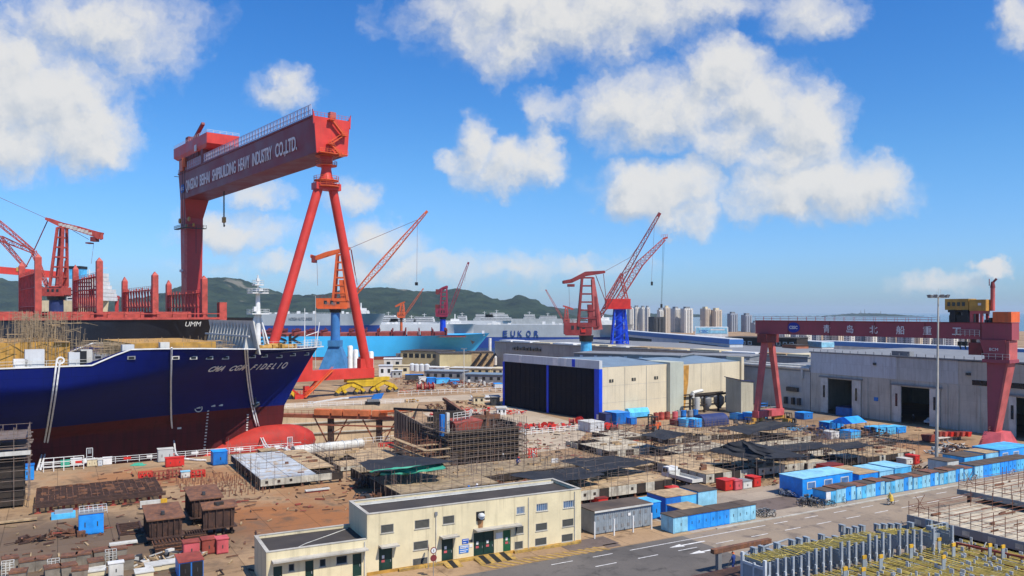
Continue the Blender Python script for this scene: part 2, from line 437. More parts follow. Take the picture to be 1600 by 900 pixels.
# ---------------------------------------------------------------- road with markings (measured along a, across b)
def ab(x, y, z=0.0): v = a*x+b*y; return (v.x, v.y, z)
AS = ground_mat('asphalt', (.15, .132, .115), (.105, .094, .085), (.06, .054, .048), slab=0, big=.06)
WR = ground_mat('worn_roadway', (.33, .255, .18), (.265, .205, .15), (.15, .12, .1), slab=7.5, joint=.75, big=.05)
A0 = 68.0
def strip(name, a0, a1, b0, b1, mat, z): return struct(name, MB().quad(ab(a0, b0, z), ab(a1, b0, z), ab(a1, b1, z), ab(a0, b1, z)), mat)
strip('road', 20, A0, 50, 76.6, AS, .012); strip('road', A0, 330, 58, 76.6, WR, .012)
strip('pavement', A0+2, 330, 76.9, 92, ground_mat('pavement', (.40, .32, .235), (.33, .265, .2), (.2, .16, .12), slab=4, joint=.7), .016)
kb = MB()
for k in range(22):
    kb.box(0, 0, 0, 11.9, .3, .13).move(Matrix.Identity(4)) if False else None
    x0 = A0+6+k*12
    kb.extr([ab(x0, 76.62), ab(x0+11.9, 76.62), ab(x0+11.9, 76.9), ab(x0, 76.9)], (0, 0, .13))
struct('kerb', kb, M['pale_concrete'])
MK = paint('road_paint', (.74, .72, .68), .7, .3, 1.5)
lm = MB(); b1, b2 = 74.95, 72.0
def line(x0, x1, y, w=.14): lm.quad(ab(x0, y-w/2, .02), ab(x1, y-w/2, .02), ab(x1, y+w/2, .02), ab(x0, y+w/2, .02))
def acoord(px, py): p = gp(px, py); return p.dot(a)
line(acoord(984, 860), acoord(1196, 821), b1)
for (p, q) in (((864, 884), (896, 877)), ((927, 871), (957, 865))): line(acoord(*p), acoord(*q), b1)
x = acoord(1208, 818)
while x < 300: line(x, x+2.6, b1); x += 5.9
x = acoord(931, 886)
while x < 300: line(x, x+2.9, b2); x += 5.95
def arrow(px, py):
    x = acoord(px, py); y = gp(px, py).dot(b)
    lm.add([ab(x, y, .021), ab(x+2.0, y-.5, .021), ab(x+2.0, y+.5, .021)], [(0, 1, 2)])
    lm.quad(ab(x+2.0, y-.14, .021), ab(x+5.6, y-.14, .021), ab(x+5.6, y+.14, .021), ab(x+2.0, y+.14, .021))
arrow(1046, 856); arrow(1077, 866); arrow(1557, 757)
struct('road_marking', lm, MK)
# dark patches and manhole covers
pm = MB(); 
def patch(px, py, la, lb, z=.026):
    p = gp(px, py); x, y = p.dot(a), p.dot(b); pm.quad(ab(x, y, z), ab(x+la, y, z), ab(x+la, y+lb, z), ab(x, y+lb, z))
patch(1180, 803, 13, 5.5); patch(893, 862, 7, 3.4); patch(950, 856, 2, 1.2)
struct('road_patch', pm, ground_mat('patch', (.16, .12, .10), (.12, .09, .075), (.08, .06, .05), slab=0, big=.1))
# ---------------------------------------------------------------- hills
m, t, bs, pos = newmat('hill_forest')
n1 = t.noise(pos, .012, 8, .7); n2 = t.noise(pos, .004, 5, .6, .3)
c = t.mix(t.smooth(n1, .35, .68), (.008, .022, .015), (.036, .060, .032))
c = t.mix(t.smooth(n2, .6, .68, 0, .8), c, (.22, .20, .155))
t.l.new(c, bs.inputs['Base Color']); bs.inputs['Roughness'].default_value = .95; bs.inputs['Specular IOR Level'].default_value = .1
bn = t.node('ShaderNodeBump', {'Strength': 1.0, 'Distance': 26.0, 'Height': n1}); t.l.new(bn.outputs[0], bs.inputs['Normal'])
def hill(prof, Y0, depth, name='hills', rough=.07):
    X0, X1 = prof[0][0], prof[-1][0]
    def crest(px):
        for (x0, y0), (x1, y1) in zip(prof, prof[1:]):
            if x0 <= px <= x1:
                f = (px-x0)/(x1-x0); f = f*f*(3-2*f); return y0+(y1-y0)*f
        return prof[-1][1]
    def fn(u, v):
        px = X0+(X1-X0)*u
        Yc = Y0+depth*.5; k = math.sin(math.pi*min(1, v*1.0))
        x = (px-800)/F*Yc; y = Y0+depth*v
        hh = max(0, zat(crest(px), Yc))
        q = Vector((x*.006, y*.006, 1.3)); r = noise.fractal(q, 1.0, 2.0, 6)
        rid = 1-abs(noise.noise(Vector((x*.0042, y*.003, 4.0))))*.9
        kk = k**.85*(1-.35*(1-rid)*(1-abs(2*v-1)**.3 if v < .48 else 0))
        return (x, y, hh*kk*(1+rough*r)+9*k*noise.fractal(q*4.5, 1.0, 2.0, 5)-4)
    return struct(name, MB().grid(fn, 220, 46), m_hill, smooth=True)
m_hill = m
hill([(-260,452),(-60,436),(10,437),(60,452),(150,462),(215,470),(262,462),(300,452),(325,440),(347,434),(372,438),(398,450),(440,459),(482,462),(520,458),(548,452),(566,449),(598,447),(640,452),(680,455),(715,453),(745,457),(768,464),(790,469),(812,462),(832,467),(858,478),(880,488),(900,494)], 2500, 1300)
hill([(-300,470),(0,462),(300,470),(700,474),(900,482),(960,492),(1060,489),(1120,496),(1300,505)], 4600, 1200)
hill([(1225,503),(1290,497),(1322,495),(1338,491),(1352,489),(1368,490),(1385,493),(1400,496),(1450,500),(1520,504),(1640,507)], 5200, 1500)
for px, h in ((1345, 40), (1351, 55), (1376, 30)):
    p = at(px, 488, 5950); ms = MB(); ms.beam((p.x, p.y, 10), (p.x, p.y, zat(490, 5950)+h*.6), 4, 4, 2, 2)
    tag(ms.build('radio_mast', M['mid_grey']), 'thin radio mast on the distant hill above the small girder, %s of the three' % ('leftmost', 'middle', 'rightmost')[(1345, 1351, 1376).index(px)], 'mast', 'masts on the distant hill')
# ---------------------------------------------------------------- city towers
def tower_mat(name, wall, glass, sx, sz):
    m, t, bs, pos = newmat(name)
    tc = t.n.new('ShaderNodeTexCoord').outputs['Object']
    s = t.node('ShaderNodeSeparateXYZ', {0: tc})
    h = t.m('ADD', s.outputs[0], s.outputs[1])
    fx = t.m('FRACT', t.m('DIVIDE', h, sx)); fz = t.m('FRACT', t.m('DIVIDE', s.outputs[2], sz))
    k = t.m('MULTIPLY', t.m('GREATER_THAN', fx, .45), t.m('GREATER_THAN', fz, .4))
    c = t.mix(t.m('MULTIPLY', k, .8), wall, glass)
    t.l.new(c, bs.inputs['Base Color']); bs.inputs['Roughness'].default_value = .7
    return m
TM = [tower_mat('tower_white', (.74, .70, .62), (.17, .18, .20), 3.2, 1.7), tower_mat('tower_tan', (.66, .55, .42), (.2, .18, .17), 2.8, 1.7), tower_mat('tower_grey', (.36, .38, .42), (.10, .13, .17), 2.4, 1.7)]
def tower(x0, x1, yt, Y, mi, label, cap=True):
    p = at((x0+x1)/2, 520, Y); w = (x1-x0)/F*Y; top = zat(yt, Y)
    T = thing('apartment_tower', label, 'tower block', (p.x, Y, 0), R(rnd.uniform(10, 35)), 'apartment towers on the skyline')
    k = w*.40
    bd_ = MB(); bd_.box(-k, -k, 0, k, k, top); bd_.build('body', TM[mi], T)
    for sx in (-1, 0, 1): MB().box(sx*k*.62-k*.2, -k-1.2, 0, sx*k*.62+k*.2, -k+.5, top-1.5).build('bay', TM[mi], T)
    if cap: MB().box(-k*.5, -k*.5, top, k*.5, k*.6, top+2.5).build('roof_house', M['cream' if mi == 1 else 'mid_grey'], T)
    return T
tw = [(980,990,481,0),(989,1000,480,0),(1000,1009,480.5,0),(1008,1015,480.5,0),(1027,1036,484,0),(1036,1047,480.5,1),(1048,1063,482,0),(1064,1082,482,0),(1095,1109,482,1),(1111,1127,484,1),(1137,1152,490,2),(1159,1174,492,2),(1174,1187,504,2)]
desc = ['white apartment tower at the left edge of the skyline cluster','white tower second from the left of the skyline cluster','slim white tower third from the left of the skyline cluster','slim white tower at the right end of the first skyline cluster','white tower behind the dark low tower under construction','tan tower beside the dark tower under construction','white tower of medium width just right of the tan tower','widest white tower at the middle of the skyline','tan tower standing alone left of its twin','tan tower with its twin on its left','grey glassy tower left of the gantry girder','grey tower next to the end of the gantry girder','short grey tower half hidden by the end of the gantry girder']
for (x0, x1, yt, mi), d in zip(tw, desc): tower(x0, x1, yt, 1120+rnd.uniform(-30, 30), mi, d)
k = tower(1014, 1038, 495, 1040, 2, 'dark tower block under construction among the white towers', False)
for o in k.children: o.data.materials[0] = M['dark_grey']
xs = 1217
i = 0
while xs < 1545:
    w_ = rnd.uniform(9, 17); tower(xs, xs+w_, rnd.uniform(510, 521), 680+rnd.uniform(-20, 20), rnd.choice((0, 0, 1, 2)), '%s block from the left of the row seen under the girder' % ORD[i] if i < 20 else 'pale block at the right end of the row under the girder'); xs += w_+rnd.uniform(1, 6); i += 1
# ================================================================= big container ship in the dock
P('hull_blue', (.014, .055, .30), .45, .14, .12, streak=.15)
P('hull_maroon', (.17, .035, .035), .6, .2, .2, streak=.25)
P('bulb_red', (.42, .035, .026), .65, .25, .3, streak=.3, spec=.2)
HB = AD
C0 = at(505, 545, 207.0)
def sm(x): x = max(0, min(1, x)); return x*x*(3-2*x)
T = thing('container_ship', 'huge navy blue container ship hull with red bulbous bow lying in the dry dock', 'ship', (C0.x, C0.y, 0), HB)
def stem(z):       # x of the stem (0 at the deck tip, negative aft)
    if z >= 4.5: return -10.4*(max(0, 20.6-z)/16.1)**.85
    return -10.4-1.2*sm((4.5-z)/10)
def halfb(s, z):   # half breadth s metres aft of the stem at height z
    f = sm((z+11)/31.0)
    deck = 21.3*(1-(1-min(1, s/46))**2.3)
    wl = 21.3*sm(s/150)
    k = max(0, min(1, (z-2)/18.5)); q = sm((s-4)/56); kk = min(1, k/(1-.36*q)); k = k**1.6*(1-q)+(1-(1-kk)**1.35)*q
    h = wl+(deck-wl)*k
    if z < 0: h *= (1-.3*(min(11, -z)/11)**2*(1-sm(s/90)))
    return h
def sheer(x):      # deck height
    s = -x
    return 19.15+1.4*sm((s-6)/40) if s < 50 else 20.55-2.9*sm((s-50)/7.0)
NX, NZ = 64, 26
def hullpt(side):
    def fn(u, v):
        uu = u**1.7
        z0 = -11
        s = uu*150
        ztop = sheer(-s+0)
        z = z0+(ztop-z0)*v
        xs = stem(z); x = xs-s
        return (x, -side*halfb(s, z), z)
    return fn
hm = MB()
for sd_ in (1, -1): hm.grid(hullpt(sd_), NX, 44)
m, t, bs, pos = newmat('ship_hull')
pz = t.node('ShaderNodeSeparateXYZ', {0: pos}).outputs[2]
n1 = t.noise(pos, .12, 4); n2 = t.noise(t.mapping(pos, (1, 1, .12)), .9, 4)
cb = t.mix(t.smooth(n2, .4, .8, 0, .3), (.0022, .0085, .115), (.003, .006, .035))
cr = t.mix(t.smooth(n2, .4, .75, 0, .6), (.095, .015, .016), (.045, .012, .013))
t.l.new(seams(t, pos, t.mix(t.m('GREATER_THAN', pz, 4.75), cr, cb), AD, 9.5, 2.6, .3, .05), bs.inputs['Base Color'])
bs.inputs['Roughness'].default_value = .55; bs.inputs['Specular IOR Level'].default_value = .12
MHULL = m
h = hm.build('hull', m, T, smooth=45)
# bulb: an egg swept forward of the stem
bb = MB(); 
def bulb(u, v):
    x = -36+ 34.0*u; q = u
    r = math.sqrt(max(0, 1-max(0, (u-.72)/.28)**2)); 
    w0 = sm(u/.62); zc = -8.6+3.9*w0; rz_ = (2.0+2.7*w0)*r; ry = (.9+3.2*w0)*r
    an = 2*math.pi*v
    return (x, ry*math.cos(an), zc+rz_*math.sin(an))
bb.grid(bulb, 30, 28); bb.build('bulbous_bow', M['bulb_red'], T, smooth=60)
# deck plating, bulwark cap, fittings
dk = MB(); pts = [(-s*1.0, max(0, halfb(s, 18.2)-.25)) for s in [0, .6, 2, 4, 8, 14, 22, 32, 44, 50]]
dk.add([(x, -y, 18.5) for x, y in pts]+[(x, y, 18.5) for x, y in reversed(pts)], [tuple(range(2*len(pts)))])
p2 = [(-57, 21.2), (-150, 21.3)]
dk.quad((-50, -21, 18.5), (-50, 21, 18.5), (-57, 21, 17.1), (-57, -21, 17.1)); dk.quad((-57, -21.2, 17.1), (-150, -21.2, 17.1), (-150, 21.2, 17.1), (-57, 21.2, 17.1))
dk.build('deck', M['mid_grey'], T)
cp = MB()
for sgn in (1, -1):
    L = [(-s+.0, sgn*-halfb(s, sheer(-s)), sheer(-s)+.02) for s in [0, .5, 1.5, 3, 6, 10, 15, 21, 28, 36, 44, 50, 53, 57, 70, 90, 120]]
    for p, q in zip(L, L[1:]): cp.beam(p, q, .35, .25)
cp.build('bulwark_cap', M['white'], T)
shipinv = Matrix.Rotation(-HB, 4, 'Z') @ Matrix.Translation((-C0.x, -C0.y, 0))
def onhull(px, py, off=.06):
    """nearest point of the starboard side under a picture point (ray march)"""
    d = at(px, py, 1.0)-Vector((0, 0, H)); o = Vector((0, 0, H))
    for i in range(0, 2600):
        k = 120+i*.05; q = shipinv @ (o+d*k)
        s = stem(q.z)-q.x
        if s > 0 and q.y > -halfb(s, q.z): break
    return q
# lettering follows the flare: each letter is placed and turned on the plating
lt = []
def hull_letters(body, px0, py0, px1, py1, size, name, mat):
    n = len(body)
    for i, ch in enumerate(body):
        if ch == ' ': continue
        f = i/(n-1); px = px0+(px1-px0)*f; py = py0+(py1-py0)*f
        q = onhull(px, py); qx = onhull(px+4, py); qz = onhull(px, py-4)
        ex = (qx-q).normalized(); ez = (qz-q); ez = (ez-ex*ez.dot(ex)).normalized(); nn = ex.cross(ez)
        o = writing(ch, name, mat, T, (0, 0, 0), (0, 0, 0), size, None, .05, 'CENTER', .2, .045)
        Mx = Matrix((ex, ez, nn)).transposed().to_4x4(); Mx.translation = q+nn*.12
        o.matrix_local = Mx @ Matrix.Diagonal((.72, 1, 1, 1))
hull_letters('CMA CGM FIDELIO', 326, 580, 441, 575, 2.7, 'lettering', M['white'])
# draft marks, thruster circle, mooring ports
mk = MB()
for (px, py) in ((310, 637), (333, 634), (345, 633), (280, 669), (395, 631), (402, 629)):
    q = onhull(px, py); mk.box(q.x-.45, q.y-.12, q.z-.2, q.x+.45, q.y+.05, q.z+.2)
mk.build('hull_mark', M['bone'], T)
q = onhull(310, 638); rg = MB()
for k in range(16):
    a0, a1 = k*math.pi/8, (k+1)*math.pi/8
    rg.beam((q.x+math.cos(a0)*.8, q.y-.1, q.z+math.sin(a0)*.8), (q.x+math.cos(a1)*.8, q.y-.1, q.z+math.sin(a1)*.8), .2)
rg.build('thruster_ring', M['bone'], T)
for px, py in ((153, 558), (205, 559), (274, 559), (302, 559), (327, 559), (352, 559), (413, 556), (436, 557), (457, 554), (478, 553), (394, 557)):
    q = onhull(px, py); f = MB(); f.box(q.x-.75, q.y-.25, q.z-.35, q.x+.75, q.y+.3, q.z+.35); o = f.build('mooring_port', M['bone' if px > 260 else 'mid_grey'], T)
    MB().box(q.x-.5, q.y-.32, q.z-.2, q.x+.5, q.y+.2, q.z+.2).build('opening', M['black'], o)
dm = MB()
for px0, py0, px1, py1 in ((325, 642, 319, 705), (387, 648, 384, 700)):
    for k in range(14):
        f = k/13; q = onhull(px0+(px1-px0)*f, min(700, py0+(py1-py0)*f)); dm.box(q.x-.22, q.y-.1, q.z-.14, q.x+.22, q.y+.05, q.z+.14)
dm.build('draft_marks', M['bone'], T)
# anchor recess and anchor
q = onhull(398, 630)
an = MB(); an.beam((q.x, q.y-.4, q.z+1.6), (q.x, q.y-.5, q.z-.6), .35); an.beam((q.x-1, q.y-.5, q.z-.1), (q.x, q.y-.6, q.z-.9), .4); an.beam((q.x+1, q.y-.5, q.z-.1), (q.x, q.y-.6, q.z-.9), .4); an.build('anchor', M['dark_grey'], T)
# foremast
fm = MB(); q = shipinv @ at(403, 540, 205)
bx, by = along(C0, ad, 403), 0.0
fm.tube((bx, by, 18.5), (bx, by, 33), .75, .5, 12); fm.tube((bx, by, 33), (bx, by, 37.2), .28, .15)
for dx, dy in ((-3.2, -1.6), (-3.2, 1.6), (2.6, 1.5), (2.6, -1.5)): fm.tube((bx+dx, by+dy, 18.5), (bx, by, 29), .22, .2)
fm.build('foremast', M['white'], T)
pl = MB()
for z, r_ in ((27.5, 2.1), (32.6, 2.0), (34.6, 1.1)):
    pl.box(bx-r_, by-r_, z, bx+r_, by+r_, z+.25); pl.rail([(bx-r_, by-r_, z+.25), (bx+r_, by-r_, z+.25), (bx+r_, by+r_, z+.25), (bx-r_, by+r_, z+.25), (bx-r_, by-r_, z+.25)], 1.0, 1.0, .07)
pl.build('mast_platform', M['white'], T)
ml = MB(); ml.box(bx-.5, by-2.4, 33.2, bx+.5, by+2.4, 33.6); ml.box(bx-.35, by-.35, 35.6, bx+.35, by+.35, 36.3); ml.box(bx-1.1, by-.5, 28.2, bx-.4, by+.5, 29.4); ml.build('mast_lamps', M['white'], T)
# bow rail, jackstaff, yellow winches
br_ = MB(); L = [(-s, -halfb(s, 19)+.3, 19.2) for s in (.6, 2, 5, 9, 13)]; br_.rail(L, 1.2, 1.6, .07); br_.rail([(x, -y, z) for x, y, z in L], 1.2, 1.6, .07)
br_.build('bow_rail', M['bone'], T)
js = MB(); js.tube((-5, 0, 18.5), (-5, 0, 29), .16, .08); js.tube((-2, 0, 18.5), (-1.0, 0, 25.5), .12); js.tube((-1.4, 0, 23), (-4.6, 0, 22), .1); js.rail([(-6, -2, 19.2), (-2, -2, 19.2), (-2, 2, 19.2)], 1.8, 1, .09, 3); js.build('jackstaff', M['white'], T)
for dx, dy in ((-11, -4.5), (-14, -2), (-17, -6), (-12, 3)):
    w_ = MB(); w_.tube((dx-1.2, dy, 19.5), (dx+1.2, dy, 19.5), .65, None, 12); w_.box(dx-1.9, dy-.9, 18.5, dx-1.3, dy+.7, 20.2); w_.box(dx+1.3, dy-.9, 18.5, dx+1.9, dy+.7, 20.2)
    w_.build('mooring_winch', M['ochre'], T)
# big ribbed breakwater across the foredeck
bw = MB(); 
def W2S(px, py, Y): return shipinv @ at(px, py, Y)
bxx = -23.0
for k in range(1, 14):
    y = -16.5+k*2.36; hh = 6.4
    bw.extr([(bxx-2.6, y, 18.5), (bxx+.5, y, 18.5), (bxx-1.0, y, 18.5+hh+.6)], (0, .35, 0))
bw.add([(bxx+.5, -17, 18.5), (bxx+.5, 17, 18.5), (bxx-1.0, 17, 26.1), (bxx-1.0, -17, 26.1), (bxx+.8, -17, 18.5), (bxx+.8, 17, 18.5), (bxx-.7, 17, 26.1), (bxx-.7, -17, 26.1)], [(0, 1, 2, 3), (4, 5, 6, 7), (0, 1, 5, 4), (2, 3, 7, 6), (1, 2, 6, 5), (0, 3, 7, 4)])
bw.box(bxx-1.9, -16.8, 22.4, bxx-1.6, 17, 22.8)
bw.build('breakwater', M['bone'], T)
# deck gear aft of the breakwater: yellow hatch coamings, lockers and the scaffolding over them
co_ = MB(); co_.box(-49, -16.6, 18.5, -32, 15, 21.6); co_.box(-120, -16, 17.1, -60, 16, 22.2); co_.build('hatch_coaming', M['ochre'], T)
sc = MB(); r2 = random.Random(3)
for k in range(230):
    x = r2.uniform(-58, -27); y = r2.uniform(-18.5, 2); z0 = 18.5; hh = r2.uniform(1.5, 4.2); sc.beam((x, y, z0), (x, y, z0+hh), .06)
    if k % 2: sc.beam((x-r2.uniform(1, 4), y, z0+hh*.75), (x+r2.uniform(1, 4), y+r2.uniform(-.4, .4), z0+hh*.75), .06)
for k in range(320):
    x = r2.gauss(-64.5, 3.0); y = r2.uniform(-18, -4); z0 = 17.1; hh = min(11.2, r2.uniform(4, 12)); sc.beam((x, y, z0), (x+r2.uniform(-.4, .4), y, z0+hh), .055)
    x1 = x+r2.uniform(-3, 3); z1 = z0+r2.uniform(2, 10.5); sc.beam((x, y, z1), (x1, y+r2.uniform(-1.5, 1.5), z1+r2.uniform(-.8, .8)), .055)
for k in range(60):
    x = r2.uniform(-100, -70); y = r2.uniform(-20, -6); sc.beam((x, y, 17.1), (x, y, r2.uniform(21, 24)), .09); sc.beam((x, y, 22+r2.uniform(-1, 1)), (x+r2.uniform(2, 6), y, 22+r2.uniform(-1, 1)), .09)
sc.build('deck_scaffolding', paint('scaffold_tan', (.30, .225, .14), .8, .35, 1), T)
pk = MB()
for k in range(34):
    x = r2.uniform(-58, -28); y = r2.uniform(-18, -6); z = 18.5+r2.uniform(.4, 3); pk.box(x, y, z, x+r2.uniform(1, 5), y+r2.uniform(.5, 1.6), z+.12)
for k in range(16):
    x = r2.gauss(-64, 4); y = r2.uniform(-17, -8); z = 17.1+r2.uniform(2, 9); pk.box(x, y, z, x+r2.uniform(2, 4), y+1, z+.12)
pk.build('scaffold_planks', M['plank'], T)
for (px, w_, hh, mt) in ((40, 3.2, 4.6, 'panel_grey'), (109, 1.9, 3.6, 'panel_grey'), (128, 2.0, 4.2, 'bone'), (22, 2.4, 2.2, 'white'), (193, 2.2, 1.6, 'panel_grey'), (252, 1.8, 1.7, 'bone'), (119, 2.0, 3.9, 'black')):
    s0 = 72 if px < 140 else 40
    q = onhull(px, 572); yy_ = -halfb(stem(q.z)-q.x, 18)+1.2; zz = sheer(q.x)-1
    MB().box(q.x, yy_, zz, q.x+w_, yy_+1.6, zz+hh*.72+1).build('deck_locker', M[mt], T)
lf = MB(); q = onhull(95, 570); 
for k in range(14):
    a0, a1 = k*math.pi/7, (k+1)*math.pi/7; lf.beam((q.x+math.cos(a0)*.6, q.y+.5, 18.8+math.sin(a0)*.6), (q.x+math.cos(a1)*.6, q.y+.5, 18.8+math.sin(a1)*.6), .3)
lf.build('lifebuoy', M['white'], T)
rl = MB(); rl.rail([(-57, -20.6, 17.7), (-100, -20.6, 17.7)], 1.1, 2.4, .08, 2); rl.build('side_rail', M['bone'], T)
# mooring ropes and hoses hanging down the side
def hose(label, pix, r_=.13, n=1, off=-.6):
    P3 = []
    for (px, py, on) in pix:
        if on: q = onhull(px, py); q = Vector((q.x, q.y+off, q.z)); P3.append((shipinv.inverted() @ q))
        else: P3.append(gp(px, py, .25))
    mb = MB(); 
    ref = []
    for i in range(len(P3)-1):
        p0_, p1_, p2_, p3_ = P3[max(0, i-1)], P3[i], P3[i+1], P3[min(len(P3)-1, i+2)]
        for k in range(6):
            u_ = k/6; ref.append(.5*((2*p1_)+(p2_-p0_)*u_+(2*p0_-5*p1_+4*p2_-p3_)*u_*u_+(3*p1_-p0_-3*p2_+p3_)*u_**3))
    ref.append(P3[-1])
    for j in range(n):
        o = ad*(.55*j); mb.path([p+o for p in ref], r_, 6)
    return tag(mb.build('mooring_rope', M['rope_white'], smooth=60), label, 'rope', 'white ropes hanging down the ship side')
hose('double white rope slanting down the blue hull near its left end', [(88, 563, 1), (82, 610, 1), (76, 650, 1), (70, 685, 1), (64, 712, 1), (58, 734, 0)], .17, 2)
hose('single white rope hanging down the middle of the blue hull', [(267, 543, 1), (266, 590, 1), (266, 630, 1), (267, 660, 1), (271, 690, 1), (277, 712, 0), (300, 718, 0), (322, 719, 0)], .19)
hose('curved double white rope beside the ship name near the bow', [(381, 545, 1), (385, 590, 1), (391, 630, 1), (398, 660, 1), (405, 682, 1), (418, 701, 0), (440, 700, 0), (455, 708, 0)], .17, 2)
# ================================================================= second ship behind, dark hull with lashing bridges
def ship_hull(mb, L, B, z0, z1, bow, rake, flare=.0, n=24, sheerb=0.0):
    """simple hull along +x, bow at x=0, stern at -L"""
    def fn(side):
        def f(u, v):
            s = L*u**1.6; hb = B/2*(1-(1-min(1, s/bow))**2.2)
            k = (v**1.5)*flare+(1-flare); hb *= k+(1-k)*sm(s/(bow*1.5))
            z = z0+(z1-z0+sheerb*max(0, 1-s/(bow*1.4))**2)*v
            return (-rake*(1-v)-s*(1-rake*(1-v)/L), side*hb, z)
        return f
    mb.grid(fn(1), n, 10); mb.grid(fn(-1), n, 10)
    mb.quad((-L, -B/2, z0), (-L, B/2, z0), (-L, B/2, z1), (-L, -B/2, z1))
    return mb
U0 = Vector((-108+ad.x*6, 270+ad.y*6, 0))+bd*25.0
bowx = 24.0
T = thing('container_ship', 'dark hulled container ship with rust red lashing bridges behind the blue ship', 'ship', (U0.x, U0.y, 0), AD)
hb = ship_hull(MB(), 330, 51, 0, 26.0, 46, 10, .5); hb.move(Matrix.Translation((bowx, 0, 0))); hb.build('hull', paint('hull_black', (.010, .013, .022), .4, .2, .2), T, smooth=40)
d = MB(); d.box(-280, -24.8, 25.6, -16, 24.8, 26.05); d.build('deck', M['red_oxide'], T)
hc = MB()
for k in range(9):
    x = -6-k*14.9; hc.box(x-12.3, -23.4, 26.0, x, 23.4, 28.2)
hc.build('hatch_covers', M['faded_red'], T)
ed = MB()
for k in range(30):
    x = -2-k*4.9; ed.box(x-.5, -25.6, 25.9, x+.5, -24.6, 28.0)
ed.box(-150, -25.9, 25.6, 3, -25.3, 26.3); ed.box(-150, -25.7, 27.4, 3, -25.4, 27.7); ed.build('side_stanchions', M['faded_red'], T)
for k, (px, yt, yf) in enumerate(((320, 436, 441), (243, 430, 436), (156, 408, 418), (60, 402, 413))):
    t0 = along(U0-bd*25, ad, px); Yq = (U0-bd*25+ad*t0).y; zt = zat(yt, Yq)
    lb = MB()
    zc = zt-3.5
    for y in (-24, 24): lb.box(t0-.9, y-1.1, 26, t0+.9, y+1.1, zt if y < 0 else zt-.5); lb.extr([(t0-.9, y-1.1, zt if y < 0 else zt-.5), (t0+.9, y-1.1, zt if y < 0 else zt-.5), (t0, y-.5, zt+1.2)], (0, 1.6, 0))
    for j in range(10):
        y = -20.5+j*4.5; lb.box(t0-.5, y-.3, 26, t0-.1, y+.3, zc-.4+rnd.uniform(-.6, .3)); lb.beam((t0+.2, y, 30), (t0+.2, y+4.5, zc-1.4), .2)
    lb.box(t0-.7, -24, zc-1.3, t0+.7, 24, zc-1.1); lb.box(t0-.6, -24, 29.7, t0+.6, 24, 29.95)
    if k > 1: lb.box(t0-.5, -24, (zc+30)/2, t0+.5, 24, (zc+30)/2+.2)
    lb.rail([(t0-.6, -24, zc-1.1), (t0-.6, 24, zc-1.1)], 1.1, 3, .09)
    lb.build('lashing_bridge', M['faded_red'], T)
MB().box(4, -22, 24, 6.5, -19, 31.5).build('end_bracket', M['faded_red'], T)
f = Face(U0-bd*25.6, ad); x0, z0 = f(289, 510)
writing('UMM', 'lettering', M['bone'], T, (x0, -25.9, z0), (R(90), 0, 0), 2.3, 5.2, .08, shear=.25)
# ================================================================= sky blue container ship across the harbour
Y1 = 505.0
mb_bow = at(765, 523, 500)
T = thing('container_ship', 'pale sky blue container ship with dark red hatch cranes across the harbour', 'ship', (mb_bow.x, mb_bow.y, 0), R(7))
hb = ship_hull(MB(), 250, 42, 2.0, zat(523, 500), 42, 11, .72, 40, 1.0); hb.build('hull', paint('hull_skyblue', (.055, .46, .84), .5, .08, .1, spec=.2), T, smooth=40)
hb = ship_hull(MB(), 238, 41.6, -1, 2.0, 40, 1, .6); hb.move(Matrix.Translation((-11.5, 0, 0))); hb.build('boot_topping', M['red_oxide'], T, smooth=40)
r2 = random.Random(5); zd = zat(524, 500); c_ = MB(); MB().box(-190, -19.5, zd-.4, -16, 19.5, zd).build('deck', M['red_oxide'], T)
for k in range(26):
    x = -28-k*8.2; c_ = MB(); c_.box(x-6.6, -17, zd, x, 17, zd+2.1+r2.uniform(-.3, .5)); c_.build('hatch_cover', M['red_oxide' if k % 3 else 'dark_red'], T)
    l_ = MB()
    for j in range(9): l_.box(x+.3, -18+j*4.4, zd, x+.9, -17.3+j*4.4, zd+4.4+r2.uniform(-.7, .5))
    l_.box(x+.2, -18, zd+3.2, x+1.0, 18, zd+3.7); l_.build('hatch_frame', M['dark_red'], T)
f = Face(mb_bow+Vector((math.sin(R(7))*20.9, -math.cos(R(7))*20.9, 0)), (math.cos(R(7)), math.sin(R(7)), 0))
x0, z0 = f(382, 537); x1, _ = f(473, 538); 
writing('MAERSK', 'lettering', M['black'], T, (x0-13, -21.25, z0), (R(90), 0, 0), 7.6, x1-x0+13, .1, bold=.08)
MB().box(-5, -3, zd, -3.5, -2, zd+3).build('bow_fitting', M['white'], T)
an = MB(); q = at(736, 533, 497); an.extr([(q.x-mb_bow.x-1.5, q.y-mb_bow.y-8, q.z+1), (q.x-mb_bow.x+1.5, q.y-mb_bow.y-8, q.z), (q.x-mb_bow.x, q.y-mb_bow.y-8, q.z-1.6)], (0, .8, 0)); an.build('anchor', M['dark_grey'], T)
